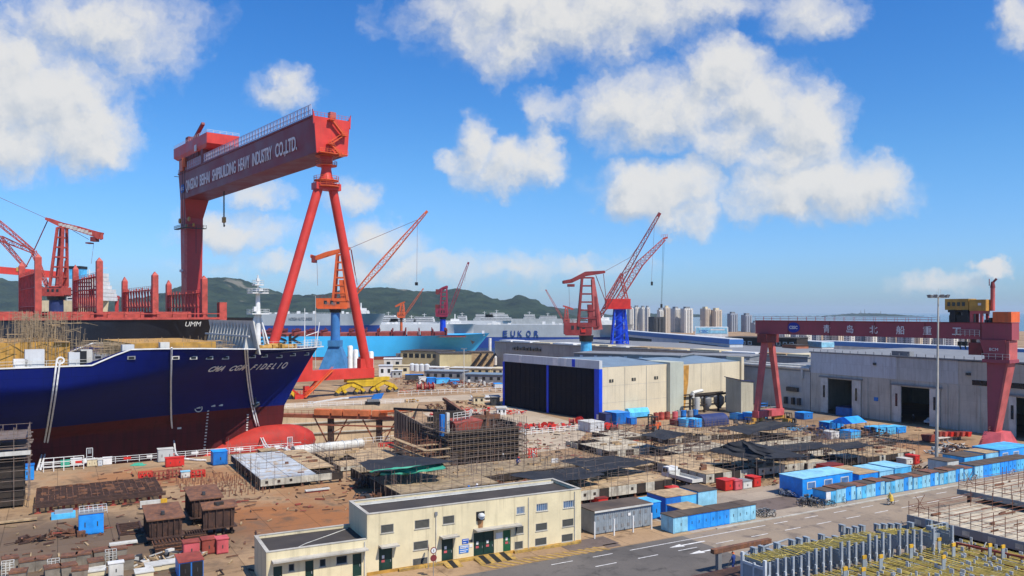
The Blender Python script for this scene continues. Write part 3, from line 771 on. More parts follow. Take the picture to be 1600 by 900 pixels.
# ================================================================= car carriers
def carrier(label, px0, px1, ytop, Y, zw, body, band, rz, text, tpx, tsz, tcol, tz, group='car carriers'):
    p = at(px1, ytop, Y); L = (px1-px0)/F*Y
    T = thing('car_carrier', label, 'ship', (p.x, p.y, 0), rz, group)
    top = p.z
    mb = ship_hull(MB(), L, 32, zw, top, 26, 5, .8); mb.quad((-L, -15, top), (-14, -15, top), (-14, 15, top), (-L, 15, top)); mb.build('hull', body, T, smooth=35)
    ship_hull(MB(), L-3, 31.8, -1, zw, 24, 2, .8).move(Matrix.Translation((-5.5, 0, 0))).build('lower_hull', band, T, smooth=35)
    r3 = random.Random(int(px0))
    for k in range(int(L/9)):
        x = -14-r3.uniform(0, L-20); MB().box(x-1.2, -12+r3.uniform(0, 10), top, x+1.2, -9+r3.uniform(0, 8), top+r3.uniform(.8, 2.6)).build('deck_vent', M['white'], T)
    rl = MB(); rl.rail([(-L, -15.7, top), (-16, -15.7, top)], 1.1, 3, .12); rl.build('deck_rail', M['white'], T)
    h = MB(); h.box(-30, -13, top, -18, 13, top+3.4); h.box(-29, -10, top+3.4, -20, 10, top+5.6); h.box(-25, -1, top+5.6, -24, 1, top+11); h.build('bridge', M['white'], T)
    if text:
        x0 = (tpx[0]-px1)/F*Y
        writing(text, 'lettering', tcol, T, (x0, -16.3, tz), (R(90), 0, 0), tsz, (tpx[1]-tpx[0])/F*Y, .12)
    return T
G1 = paint('carrier_grey', (.42, .44, .44), .55, .1, .1, streak=.12)
ec = carrier('long grey car carrier with a dark blue lower hull in the middle distance', 742, 990, 507, 640, zat(526, 640), G1, paint('carrier_navy', (.018, .055, .26), .5, .1, .1), R(-3), None, (0, 0), 1, None, 0)
for ch, px in zip('EUKOR', (790, 802, 813, 826, 838)):
    x = (px-990)/F*640; writing(ch, 'lettering', M['carrier_navy'], ec, (x-1.2, -16.4, zat(525, 640)), (R(90), 0, 0), 6.6, 3.4, .15, bold=.06)
carrier('pale grey car carrier moored behind the sky blue ship', 418, 602, 490, 820, zat(508, 820), G1, M['carrier_navy'], R(4), 'HOEGH AUTOLINERS', (459, 494), 4.2, M['mid_grey'], zat(500, 820))
carrier('white ship with low deckhouses moored between the two orange cranes', 560, 745, 506, 900, 4, paint('ferry_white', (.66, .66, .64), .5, .1, .1), M['carrier_navy'], R(2), None, (0, 0), 1, None, 0, None)
def deckhouse(T, x, w_, tiers, z, tier=2.6):
    for i in range(tiers):
        k = (1, .96, .9, .62, .5, .42)[min(i, 5)]; o = MB(); o.box(x-w_*k/2+(i%2)*.8, -9*k, z+i*tier*.8, x+w_*k/2, 9*k, z+(i+1)*tier*.8-.2); o.build('deckhouse', M['white'], T)
        s_ = MB(); s_.box(x-w_*k/2+.4, -9*k-.06, z+i*tier*.8+.7, x+w_*k/2-.4, -9*k+.1, z+i*tier*.8+1.4); s_.build('window_band', M['glass_dark'], T)
def smallship(label, px0, px1, yt, Y, hullm, houses, rz=0.0):
    p = at(px1, yt, Y); L = (px1-px0)/F*Y; T = thing('cargo_ship', label, 'ship', (p.x, p.y, 0), rz)
    ship_hull(MB(), L, 20, -1, p.z, 18, 4, .7).build('hull', hullm, T, smooth=35); MB().box(-L, -9, p.z-.2, -10, 9, p.z).build('deck', M['mid_grey'], T)
    for (px, w_, tiers) in houses: deckhouse(T, (px-px1)/F*Y, w_, tiers, p.z)
    for (px, w_, tiers) in houses:
        x = (px-px1)/F*Y; m_ = MB(); m_.tube((x, 0, p.z), (x, 0, p.z+tiers*2.1+4), .4, .2); m_.beam((x-2.5, 0, p.z+tiers*2.1+2.5), (x+2.5, 0, p.z+tiers*2.1+2.5), .3); m_.build('mast', M['white'], T)
    return T
smallship('white passenger vessel with stepped superstructure left of the maroon crane', 590, 700, 503, 960, M['ferry_white'], ((607, 26, 4), (622, 18, 2), (663, 24, 3), (643, 12, 2)))
smallship('white vessel with cream funnel right of the maroon crane', 690, 800, 501, 1000, M['ferry_white'], ((722, 12, 3), (775, 40, 2)))
smallship('grey naval looking vessel with white upperworks at centre', 740, 905, 498, 1100, M['grey_wall'], ((757, 26, 3), (776, 34, 4), (827, 16, 3), (856, 24, 2)))
smallship('cream ship superstructure with blue funnel behind the red lashing bridges', 60, 170, 470, 420, M['cream'], ((140, 14, 6), (160, 7, 7)))
o = MB(); p = at(122, 424, 416); o.box(p.x-3, p.y-3, p.z-4, p.x+3, p.y+3, p.z+1.2)
cs_ = [x for x in C.objects if str(x.get('label')).startswith('cream ship superstructure')][0]; iv = cs_.matrix_basis.inverted(); fn_ = o.move(iv).build('funnel', M['sky_paint'], cs_)
MB().box(p.x-3.2, p.y-3.2, p.z+1.2, p.x+3.2, p.y+3.2, p.z+2.6).move(iv).build('funnel_top', M['black'], fn_)
# ================================================================= the giant gantry crane
N0 = Vector((-61.5, 265, 0)); gdir = Vector((-.63, .777, 0)).normalized()
T = thing('gantry_crane', 'giant red gantry crane with a white lettered girder in shade-darkened red spanning the docks', 'gantry crane', (N0.x, N0.y, 0), ang(gdir))
RED, WEB = M['crane_red'], paint('girder_red_shaded', (.22, .026, .040), .5, .12, .12, streak=.22, seam=(ang(gdir), 6.3, 3.8, .22))  # girder red darkened: the shade on the web is put into its colour
Zt, Zb = 91.3, 79.8; FL = along(N0, gdir, 299.5); LG = along(N0+Vector((-gdir.y, gdir.x, 0))*6.2, gdir, 279)
gb = MB(); x0, x1 = -4.0, LG
lo = [(x0, -5.4, Zb), (x1, -5.4, Zb), (x1, 5.4, Zb), (x0, 5.4, Zb)]; hi = [(x0, -6.2, Zt), (x1, -6.2, Zt), (x1, 6.2, Zt), (x0, 6.2, Zt)]
gb.hexa(lo, hi)
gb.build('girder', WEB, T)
ep = MB(); ep.hexa([(x0-.25, -5.5, Zb-.2), (x0-.02, -5.5, Zb-.2), (x0-.02, 5.5, Zb-.2), (x0-.25, 5.5, Zb-.2)], [(x0-.25, -6.35, Zt+.1), (x0-.02, -6.35, Zt+.1), (x0-.02, 6.35, Zt+.1), (x0-.25, 6.35, Zt+.1)])
for y in (-6.6, 6.6): ep.extr([(x0-.3, y, Zt-2.5), (x0-.3, y*1.03, Zt+2.2), (x0-.3, y*.93, Zt+.4), (x0-.3, y*.93, Zt-2.0)], (.5, 0, 0))
ep.build('end_plate', RED, T)
rb = MB()
for k in range(12):
    x = 6+k*12.6; rb.box(x, -6.45, Zt+.0, x+.25, 6.45, Zt+.25)
for y in (-6.35, 6.35): rb.box(x0, y-.25, Zt-.02, x1, y+.25, Zt+.5)
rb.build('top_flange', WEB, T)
fn = MB(); 
for i in range(96):
    x = -2+i*1.42; fn.box(x-.09, 6.3, Zt+.5, x+.09, 6.42, Zt+4.2)
    if i % 2: fn.box(x+.1, 6.33, Zt+.9, x+.8, 6.38, Zt+3.9)
for z in (1.0, 2.4, 4.15): fn.beam((-2, 6.36, Zt+z), (FL-14, 6.36, Zt+z), .14)
fn.build('walkway_fence', paint('fence_white', (.55, .52, .60), .6, .15, .5), T)
fn = MB(); fn.rail([(-3.8, -6.2, Zt+.2), (-3.8, 6.2, Zt+.2)], 1.4, 1.2, .1); fn.rail([(FL-13, 6.3, Zt), (LG, 6.3, Zt)], 2.2, 1.4, .14); fn.box(-3, -2, Zt, -1, 0, Zt+2.6); fn.build('top_railing', M['pale_red'], T)
# lettering: reads from the far end towards the near end on the camera-side web
WHT = paint('letter_white', (.78, .77, .74), .6, .06, .5)
sl_ = math.atan2(.8, Zt-Zb)
def webface(px, py):
    pt = N0+Vector((-gdir.y, gdir.x, 0))*5.9
    return along(pt, gdir, px), 0
for word, pxa, pxb in (('QINGDAO', 290.5, 309.5), ('BEIHAI', 312.5, 328), ('SHIPBUILDING', 332, 368.5), ('HEAVY', 372.5, 390), ('INDUSTRY', 394.5, 425), ('CO.,LTD.', 430.5, 464)):
    ta, tb = webface(pxa, 0)[0], webface(pxb, 0)[0]
    writing(word, 'lettering', WHT, T, (ta, 5.95, Zb+3.0), (R(90)+sl_*.0, 0, R(180)), 6.6, ta-tb, .06, bold=.12)
t1 = webface(285.5, 0)[0]
el = MB(); el.add([(t1+2.6*math.cos(k*math.pi/12), 5.92, Zb+4.6+2.0*math.sin(k*math.pi/12)) for k in range(24)]+[(t1+2.6*math.cos(k*math.pi/12), 6.12, Zb+4.6+2.0*math.sin(k*math.pi/12)) for k in range(24)], [tuple(range(24)), tuple(range(24, 48))]+[(k, (k+1) % 24, 24+(k+1) % 24, 24+k) for k in range(24)])
LOGOB = paint('logo_blue', (.015, .09, .45), .5, .1, 1)
e_ = el.build('logo_oval', LOGOB, T); writing('CSSC', 'logo_letters', WHT, e_, (t1+1.9, 6.16, Zb+4.0), (R(90), 0, R(180)), 1.7, 3.8, .03, bold=.06)
# zigzag stairs and platforms on the near end
stm = MB(); xx = x0-1.3
Z_ = [(.8, Zt-.6), (-3.6, Zt-5.2), (1.2, Zt-8.6), (-2.6, Zt-12.0)]
for (y0, z0), (y1, z1) in zip(Z_, Z_[1:]):
    stm.beam((xx, y0, z0), (xx, y1, z1), 1.0, .25); stm.beam((xx-.5, y0, z0+1), (xx-.5, y1, z1+1), .1); stm.beam((xx+.5, y0, z0+1), (xx+.5, y1, z1+1), .1)
for (y, z) in Z_: stm.box(xx-.8, y-1, z-.15, xx+1.0, y+1, z); stm.rail([(xx-.8, y-1, z), (xx-.8, y+1, z)], 1.1, .8, .09)
stm.build('zigzag_stair', M['crane_orange'], T)
pf = MB()
for (z, r_) in ((Zb-.3, 3.6), (76.4, 3.5), (71.4, 4.1), (69.4, 4.3)):
    pf.lathe([(r_, z), (r_, z+.25)], (0, 0, 0), 14)
    pts = [(math.cos(k*math.pi/7)*r_, math.sin(k*math.pi/7)*r_, z+.25) for k in range(15)]; pf.rail(pts, 1.25, 1.2, .12)
pf.box(x0-1.8, -5, Zb-.1, x0, 5, Zb+.1); pf.rail([(x0-1.8, -5, Zb+.1), (x0-1.8, 5, Zb+.1)], 1.2, 1.2, .1)
pf.build('ring_platforms', M['crane_orange'], T)
nk = MB(); nk.lathe([(2.4, 69.5), (2.7, 71.5), (2.0, 73), (1.6, 75.5), (2.1, 77), (2.1, 79.9)], (0, 0, 0), 16); nk.box(-2, -4.4, 68.4, 2, 4.4, 70.6); nk.build('pivot_head', RED, T, smooth=40)
# the two-legged hinged support: legs, sill, brace, stair
yl, yr = 21.0, -15.2      # left foot and right foot in the picture
zS0, zS1 = 5.6, 9.0
for y1, y0 in ((yl, 2.6), (yr, -2.2)):
    lg = MB(); lg.tube((0, y0, 69.6), (0, y1, zS1-.5), 1.5, 1.6, 18); lg.build('leg', RED, T, smooth=40)
sb = MB(); sb.box(-1.6, yr-1.9, zS0, 1.6, yl+2, zS1); sb.box(-1.3, yr-1.7, zS1, 1.3, yr+3.2, zS1+3.2); sb.build('sill_beam', RED, T)
MB().box(-1.5, 5.6, zS1, 1.5, 8.9, zS1+5.6).build('electric_cabin', RED, T)
vb = MB(); vb.beam((0, 15.5, zS0), (0, 9.6, .8), 1.1); vb.beam((0, 3.4, zS0), (0, 7.9, .8), .7); vb.box(-1, 7.6, 0, 1, 11.4, 1.4); vb.box(-.8, 6.3, 1.4, .8, 7.9, 4.0)
vb.rail([(-1, 5.0, 1.4), (-1, 11.4, 1.4)], 1.2, .8, .12); vb.build('v_brace', RED, T)
st = MB(); st.beam((-1.9, -1.4, zS1), (-1.9, 8.4, .5), 1.0, .3); st.beam((-2.4, -1.4, zS1+1.0), (-2.4, 8.4, 1.5), .12); st.beam((-1.4, -1.4, zS1+1.0), (-1.4, 8.4, 1.5), .12); st.build('access_stair', M['crane_orange'], T)
YEL = paint('bogie_yellow', (.62, .40, .02), .5, .2, .5, streak=.3)
def bogie(yc, zc, half):
    o = MB(); o.hexa([(-1.1, yc-half*.25, zc-2.9), (1.1, yc-half*.25, zc-2.9), (1.1, yc+half*.25, zc-2.9), (-1.1, yc+half*.25, zc-2.9)], [(-1.1, yc-half, zc), (1.1, yc-half, zc), (1.1, yc+half, zc), (-1.1, yc+half, zc)])
    o.box(-1.15, yc-half, zc-1.2, 1.15, yc+half, zc-.05); o = o.build('equalizer_beam', YEL, T)
    for s_ in (-1, 1):
        c = yc+s_*half*.78; k = MB(); k.beam((0, c-half*.42, zc-3.3), (0, c, zc-1.8), 1.6, 1.3); k.beam((0, c+half*.42, zc-3.3), (0, c, zc-1.8), 1.6, 1.3)
        for q in (-1, 1):
            c2 = c+q*half*.42; k.beam((0, c2-1.6, zc-4.6), (0, c2, zc-3.0), 1.3, 1.0); k.beam((0, c2+1.6, zc-4.6), (0, c2, zc-3.0), 1.3, 1.0)
        k.build('rocker_beam', YEL, T)
        for q in (-1, 1):
            for e in (-1, 1):
                c3 = c+q*half*.42+e*1.5; wl_ = MB(); wl_.tube((-.5, c3, .75), (.5, c3, .75), .75, None, 14); wl_.tube((-.7, c3, .75), (.7, c3, .75), .3, None, 8); wl_.build('wheel', M['dark_grey'], T)
bogie(yr, zS0, 8.2); bogie(yl+1.5, zS0, 8.2)
# fixed far leg
fl = MB()
fl.hexa([(FL-3.7, -3.0, 2), (FL+3.7, -3.0, 2), (FL+3.7, 3.0, 2), (FL-3.7, 3.0, 2)], [(FL-4.3, -3.8, 71.5), (FL+4.3, -3.8, 71.5), (FL+4.3, 3.8, 71.5), (FL-4.3, 3.8, 71.5)])
fl.hexa([(FL-4.3, -3.8, 71.5), (FL+4.3, -3.8, 71.5), (FL+4.3, 3.8, 71.5), (FL-4.3, 3.8, 71.5)], [(FL-7.5, -5.35, Zb-.02), (LG, -5.35, Zb-.02), (LG, 5.35, Zb-.02), (FL-7.5, 5.35, Zb-.02)])
fl.build('fixed_leg', paint('leg_red', (.42, .035, .035), .5, .15, .15, streak=.2), T)
lt_ = MB(); lt_.box(FL-6.5, 4.6, 66.5, FL+5, 6.4, 66.8); lt_.rail([(FL-6.5, 6.4, 66.8), (FL+5, 6.4, 66.8)], 1.3, 1.4, .14); lt_.box(FL-8.6, -4, 66.5, FL-6.2, 6.4, 66.8); lt_.rail([(FL-8.6, 6.4, 66.8), (FL-8.6, -4, 66.8)], 1.3, 1.4, .14); lt_.build('leg_platform', M['dark_grey'], T)
for (x, y, z, r_) in ((FL-.5, 5.4, 70.2, 1.2), (FL-7.5, 3.5, 70.6, 1.1), (FL-7.6, 4.6, 67.4, .9), (FL-9, 2, 68.0, .8)):
    MB().tube((x, y-.3, z), (x, y+.4, z), r_, None, 14).build('reel_drum', M['ochre'], T)
cb_ = MB(); cb_.box(FL-4.4, 3.4, 44, FL-4.1, 4.6, 66); cb_.box(FL-5, 4.4, 46.4, FL-1.5, 5.4, 46.8); cb_.build('leg_ladder', M['pale_red'], T)
MB().box(FL-3, 4.9, 46.6, FL-1.2, 5.9, 47.7).build('leg_lamp', M['white'], T)
wf = MB(); 
for z, r_ in ((0, 0),):
    pass
TX = FL-1.0
# trolley on top near the far end, with its machine house and little service jib
tr = MB(); tr.box(TX+-30, -5.5, Zt+.5, TX+-8, 5.8, Zt+4.0); tr.build('lower_trolley', RED, T)
tr = MB(); tr.box(TX+-42, -6.6, Zt+8.0, TX+4, 7.2, Zt+12.4)
tr.hexa([(TX+-40, -6.0, Zt+6.4), (TX+0, -6.0, Zt+6.4), (TX+0, 6.6, Zt+6.4), (TX+-40, 6.6, Zt+6.4)], [(TX+-42, -6.6, Zt+8.0), (TX+4, -6.6, Zt+8.0), (TX+4, 7.2, Zt+8.0), (TX+-42, 7.2, Zt+8.0)])
tr.build('trolley_house', RED, T)
tr = MB()
for x in (TX+-34, TX+-4):
    for y in (-5.5, 5.5): tr.box(x-1.4, y-1.2, Zt+.4, x+1.4, y+1.2, Zt+6.5)
for k in range(9): tr.box(TX+-28+k*2.0, 6.0, Zt+4.2, TX+-27.1+k*2.0, 6.6, Zt+6.4)
tr.build('trolley_legs', M['dark_red'], T)
tr = MB(); tr.box(TX+-10.5, 3, Zt+.6, TX+-6.5, 7.6, Zt+5.4); tr.tube((TX+-12, 7.3, Zt+2), (TX+-12, 7.3, Zt+6), 1.0); tr.build('winch_unit', M['crane_orange'], T)
tr = MB(); tr.box(TX+-15, -1, Zt+12.4, TX+-9, 4, Zt+13.6); tr.box(TX+-7, 0, Zt+12.4, TX+-3, 4, Zt+17.0); tr.beam((TX+-6, 2, Zt+14), (TX+-21.5, 2, Zt+20.5), 1.4, 1.1); tr.build('service_jib', M['dark_red'], T)
tr = MB(); tr.rail([(TX+-42, 7.1, Zt+12.4), (TX+4, 7.1, Zt+12.4)], 1.2, 2.4, .1); tr.rail([(TX+-42, -6.5, Zt+12.4), (TX+-42, 7.1, Zt+12.4)], 1.2, 2.4, .1); tr.build('trolley_railing', M['white'], T)
MB().box(TX+-29, 7.2, Zt+6.6, TX+-26.5, 7.5, Zt+9.2).build('lamp_box', M['white'], T)
# hoist ropes and hook blocks
def hook(x, y, z, n=2, zt=Zb, s=1.0):
    r_ = MB()
    for k in range(n): r_.tube((x+k*1.3*s, y, zt), (x+k*1.3*s, y, z+1), .16, None, 5)
    r_ = r_.build('hoist_rope', M['cable_dark'], T)
    o = MB(); o.box(x-.4*s, y-.7*s, z-1.2*s, x+1.7*s, y+.7*s, z+1.5*s); o.build('hook_block', M['ochre'], T)
    o = MB(); o.beam((x+.65*s, y, z-1.2*s), (x+.65*s, y, z-3.2*s), .5*s); o.beam((x+.65*s, y, z-3.2*s), (x-.3*s, y, z-2.6*s), .5*s); o.build('hook', M['cable_dark'], T)
hook(along(N0, gdir, 347), -1.0, 67.5, 2, Zb, .85)
wr = MB()
for x in (FL-12.8, FL-9.5): wr.tube((x, 7.0, Zt+2), (x, 7.0, 67), .12, None, 5)
wr.tube((FL-9.5, 1, 67), (FL-9.5, 1, 55), .12, None, 5); wr.tube((FL-11.5, -1, 67), (FL-11.5, -1, 60), .12, None, 5); wr.build('hoist_rope', M['cable_dark'], T)
# ================================================================= the smaller gantry crane at the right
L0 = Vector((65.6, 205, 0)); R0 = Vector((97.8, 161.5, 0)); sdv = (R0-L0).normalized(); SL = (R0-L0).length
T = thing('gantry_crane', 'smaller faded maroon gantry crane with white Chinese characters and yellow trolley houses', 'gantry crane', (L0.x, L0.y, 0), ang(sdv))
PR = M['pale_red']; MW = paint('maroon_girder', (.32, .062, .08), .6, .15, .2, streak=.3)
z0, z1 = 22.5, 25.8
g_ = MB(); g_.box(-2.6, -1.7, z0, SL+3.5, 1.7, z1)
g_.build('girder', MW, T)
f_ = MB(); f_.box(-2.6, -1.85, z1, SL+3.5, 1.85, z1+.15)
for k in range(5): x = 7+k*11.2; f_.box(x, -1.78, z0, x+.18, -1.72, z1)
f_.build('girder_flange', M['dark_red'], T)
r_ = MB(); r_.rail([(-2.6, -1.8, z1+.15), (SL-12, -1.8, z1+.15)], .95, 2.4, .06, 2); r_.rail([(-2.6, 1.8, z1+.15), (SL-12, 1.8, z1+.15)], .95, 2.4, .06, 2); r_.build('girder_railing', M['pale_red'], T)
SP = L0+Vector((sdv.y, -sdv.x, 0))*1.7
CH = ('青', '岛', '北', '船', '重', '工')
for c_, px in zip(CH, (1292, 1328, 1365, 1407, 1449, 1495)):
    x = along(SP, sdv, px); writing(c_, 'lettering', WHT, T, (x-.0, -1.74, z0+.85), (R(90), 0, 0), 2.0, None, .03, 'CENTER', bold=.012)
x = along(SP, sdv, 1240)
el = MB(); el.add([(x+1.75*math.cos(k*math.pi/12), -1.76, 24.25+1.25*math.sin(k*math.pi/12)) for k in range(24)]+[(x+1.75*math.cos(k*math.pi/12), -1.70, 24.25+1.25*math.sin(k*math.pi/12)) for k in range(24)], [tuple(range(24)), tuple(range(24, 48))]+[(k, (k+1) % 24, 24+(k+1) % 24, 24+k) for k in range(24)])
e_ = el.build('logo_oval', paint('logo_navy', (.008, .03, .30), .5, .1, 1), T); writing('CSSC', 'logo_letters', WHT, e_, (x, -1.79, 23.95), (R(90), 0, 0), 1.0, 2.3, .015, 'CENTER', bold=.03)
# far A-frame leg
for y1 in (-4.6, 4.9):
    o = MB(); o.beam((0, math.copysign(1.35, y1), 20.4), (0, y1, 3.0), 1.35, 1.2, 1.15, 1.1); o.build('leg', PR, T)
o = MB(); o.box(-1.4, -2.6, 20.3, 1.4, 2.6, 22.5); o.build('leg_head', M['dark_red'], T)
MB().box(-.6, -.8, 19.0, .6, .8, 20.3).build('pivot_box', M['crane_orange'], T)
o = MB(); o.box(-.9, -5.3, 1.4, .9, 5.6, 3.1); o.build('sill_beam', M['pink_red'], T)
o = MB(); o.box(-.96, -1.3, 1.5, .96, .2, 3.0); o.build('sill_patch', M['dark_red'], T)
def wheels(x, ys, mt, r=.55):
    for y in ys:
        o = MB(); o.box(x-.5, y-1.1, .5, x+.5, y+1.1, 1.35); o.build('wheel_truck', mt, T)
        for q in (-.6, .6): MB().tube((x-.35, y+q, r), (x+.35, y+q, r), r, None, 12).build('wheel', M['dark_grey'], T)
wheels(0, (-5.4, -2.9, 3.2, 5.6), M['ochre'])
# near box leg with a lighter slab painted as its sunlit face, flared head and base
X = SL+.9
o = MB(); o.hexa([(X-2.3, -1.75, 18.6), (X+1.55, -1.75, 18.6), (X+1.55, 1.75, 18.6), (X-2.3, 1.75, 18.6)], [(X-3.2, -2.1, z0-.02), (X+1.55, -2.1, z0-.02), (X+1.55, 2.1, z0-.02), (X-3.2, 2.1, z0-.02)]); o.box(X-2.7, -2.2, 17.9, X+2.4, 2.2, 18.6); o.build('leg_head', MW, T)
o = MB(); o.hexa([(X-2.0, -1.3, 3.6), (X-.9, -1.3, 3.6), (X-.9, 1.1, 3.6), (X-2.0, 1.1, 3.6)], [(X-2.1, -1.5, 17.9), (X+1.5, -1.5, 17.9), (X+1.5, 1.5, 17.9), (X-2.1, 1.5, 17.9)]); o.build('leg', MW, T)  # leg takes the darker maroon, its shaded tone put into the paint
o = MB(); o.hexa([(X-.88, -1.45, 3.6), (X-.5, -1.45, 3.6), (X-.5, 1.3, 3.6), (X-.88, 1.3, 3.6)], [(X+1.52, -1.7, 17.9), (X+1.95, -1.7, 17.9), (X+1.95, 1.7, 17.9), (X+1.52, 1.7, 17.9)]); o.box(X+1.6, -1.9, 17.9, X+2.2, 1.9, z0-.1); o.build('leg_sunlit_face', PR, T)  # added slab in lighter red, standing in for the leg's sunlit face
o = MB(); o.hexa([(X-2.6, -4.6, .9), (X+1.6, -4.6, .9), (X+1.6, 4.6, .9), (X-2.6, 4.6, .9)], [(X-2.3, -2.2, 4.0), (X+.9, -2.2, 4.0), (X+.9, 2.2, 4.0), (X-2.3, 2.2, 4.0)]); o.build('base_house', M['pink_red'], T)
o = MB()
for k in range(7): o.beam((X-2.0, -4.8+.2*k, 1.2+.35*k), (X-2.0, -2.4-.2*k, 1.2+.35*k), .1)
o.beam((X-1.95, .2, 1), (X-1.6, .2, 4), .12); o.beam((X-1.95, .9, 1), (X-1.6, .9, 4), .12); o.rail([(X-1.3, -2.5, 4), (X-1.3, 2.5, 4)], 1, 1, .07); o.build('base_ladder', M['pole_rust'], T)
wheels(X-.5, (-4.6, -2.8, 2.8, 4.6), M['dark_red'])
o = MB(); o.box(X-.8, -2.0, z1+.2, X+2.6, 2.0, z1+2.3); o.build('end_house', M['crane_orange'], T)
o = MB(); o.rail([(X-8, -1.9, z0+.6), (X-3.3, -1.9, z0+.6)], 1.3, .9, .07, 3); o.rail([(X-2.7, -2.25, 18.6), (X+2.4, -2.25, 18.6)], 1.1, 1.2, .06); o.build('leg_railing', M['bone'], T)
o = MB(); o.tube((X-1.6, 0, z1+2.5), (X-1.6, 0, z1+7.2), .42, .42, 10); o.build('mast_pipe', PR, T, smooth=40)
o = MB(); o.tube((X-1.6, 0, z1+7.2), (X-1.6, 0, z1+8.4), .5, .3, 10); o.tube((X-1.6, 0, z1+8.2), (X-.9, .1, z1+9.0), .22); o.box(X-2.3, -.1, z1+7.6, X-2.2, .1, z1+9); o.build('mast_head', M['dark_red'], T)
w_ = writing('BCM', 'lettering', WHT, T, (X-.6, -2.0, 20.3), (R(90), 0, 0), .8, 1.6, .02, 'CENTER')
# trolley with yellow houses
xa, xb = along(SP, sdv, 1476), along(SP, sdv, 1513)
o = MB(); o.box(xa, -1.6, z1+2.7, xb, 1.9, z1+5.0); o.build('winch_house', M['ochre'], T)
o = MB()
for k in range(4): x = xa+.8+k*(xb-xa-1.6)/3.2; o.box(x-.3, -1.64, z1+3.5, x+.3, -1.55, z1+4.3)
o.build('house_window', M['glass_dark'], T)
xc, xd = along(SP, sdv, 1520), along(SP, sdv, 1541)
o = MB(); o.box(xb+.25, -1.9, z1+2.5, xd, 1.6, z1+4.8); o.build('motor_house', M['ochre'], T)
MB().box((xc+xd)/2-.2, -1.95, z1+3.6, (xc+xd)/2+.4, -1.85, z1+4.1).build('house_window', M['white'], T)
o = MB()
for x in (xa+1.6, xb-.6): 
    for y in (-1.3, 1.3): o.box(x-.55, y-.45, z1+.16, x+.55, y+.45, z1+2.7)
o.box(xa+.8, -1.5, z1+.2, xb-.4, 1.5, z1+1.6); o.box(xa+.5, -1.4, z1+2.2, xb, 1.6, z1+2.7); o.build('trolley_frame', M['black'], T)
o = MB(); o.box(xb+.3, -1.7, z1+1.9, xd-.6, 1.4, z1+2.5); 
for x in (xb+.5, xd-1.0): o.box(x-.25, -1.6, z1+.16, x+.25, -1.1, z1+1.9); o.box(x-.25, 1.0, z1+.16, x+.25, 1.5, z1+1.9)
o.build('trolley_frame', M['pink_red'], T)
o = MB()
for k in range(4): x = xd-.6+k*.8; o.box(x, -1.2, z1+.16, x+.5, .9, z1+.7+.4*(k % 3))
o.build('cable_gear', M['dark_grey'], T)
xq = along(SP, sdv, 1523); o = MB(); o.box(xq-1.3, -1.5, z0-3.2, xq+1.3, 1.5, z0-.7); o.build('operator_cab', M['dark_red'], T)
o = MB(); o.box(xq-1.1, -1.2, z0-.7, xq-.9, 1.2, z0); o.box(xq+.9, -1.2, z0-.7, xq+1.1, 1.2, z0); o.build('cab_hanger', M['dark_red'], T)
for px in (1494, 1502):
    xq = along(SP, sdv, px); o = MB(); o.box(xq-.3, -.5, z0-1.5, xq+.3, .5, z0-.6); o.tube((xq, 0, z0), (xq, 0, z0-.6), .08); o.beam((xq, 0, z0-1.5), (xq+.2, 0, z0-2.2), .2); o.build('hook_block', M['black'], T)
# ================================================================= floodlight mast
p = gp(1463, 736)
T = thing('floodlight_mast', 'tall pale floodlight mast with a ring of lamps in front of the grey sheds', 'light mast', p)
zt = zat(464, p.y)
MB().tube((0, 0, 0), (.35, 0, zt), .30, .12, 14).build('pole', M['pale_concrete'], T, smooth=40)
rg = MB(); 
for k in range(16):
    a0, a1 = k*math.pi/8, (k+1)*math.pi/8; rg.beam((.35+1.1*math.cos(a0), 1.1*math.sin(a0), zt-.1), (.35+1.1*math.cos(a1), 1.1*math.sin(a1), zt-.1), .14)
for k in range(4): rg.beam((.35, 0, zt-.1), (.35+1.1*math.cos(k*math.pi/2), 1.1*math.sin(k*math.pi/2), zt-.1), .1)
rg.build('lamp_ring', M['bone'], T)
for k in range(10):
    an = k*math.pi/5+.2; c = Vector((.35+1.55*math.cos(an), 1.55*math.sin(an), zt+.05)); o = MB()
    o.hexa([(-.1, -.22, -.2), (.1, -.22, -.2), (.1, .22, -.2), (-.1, .22, -.2)], [(-.2, -.32, .2), (.3, -.32, .35), (.3, .32, .35), (-.2, .32, .2)]).move(Matrix.Translation(c) @ Matrix.Rotation(an, 4, 'Z')); o.build('floodlight', M['mid_grey'], T)
o = MB()
for dx, hh in ((0, 1.6), (-.35, 1.1), (.4, 1.3)): o.tube((.35+dx, 0, zt), (.35+dx, 0, zt+hh), .035, .02, 5)
o.build('lightning_rods', M['bone'], T)
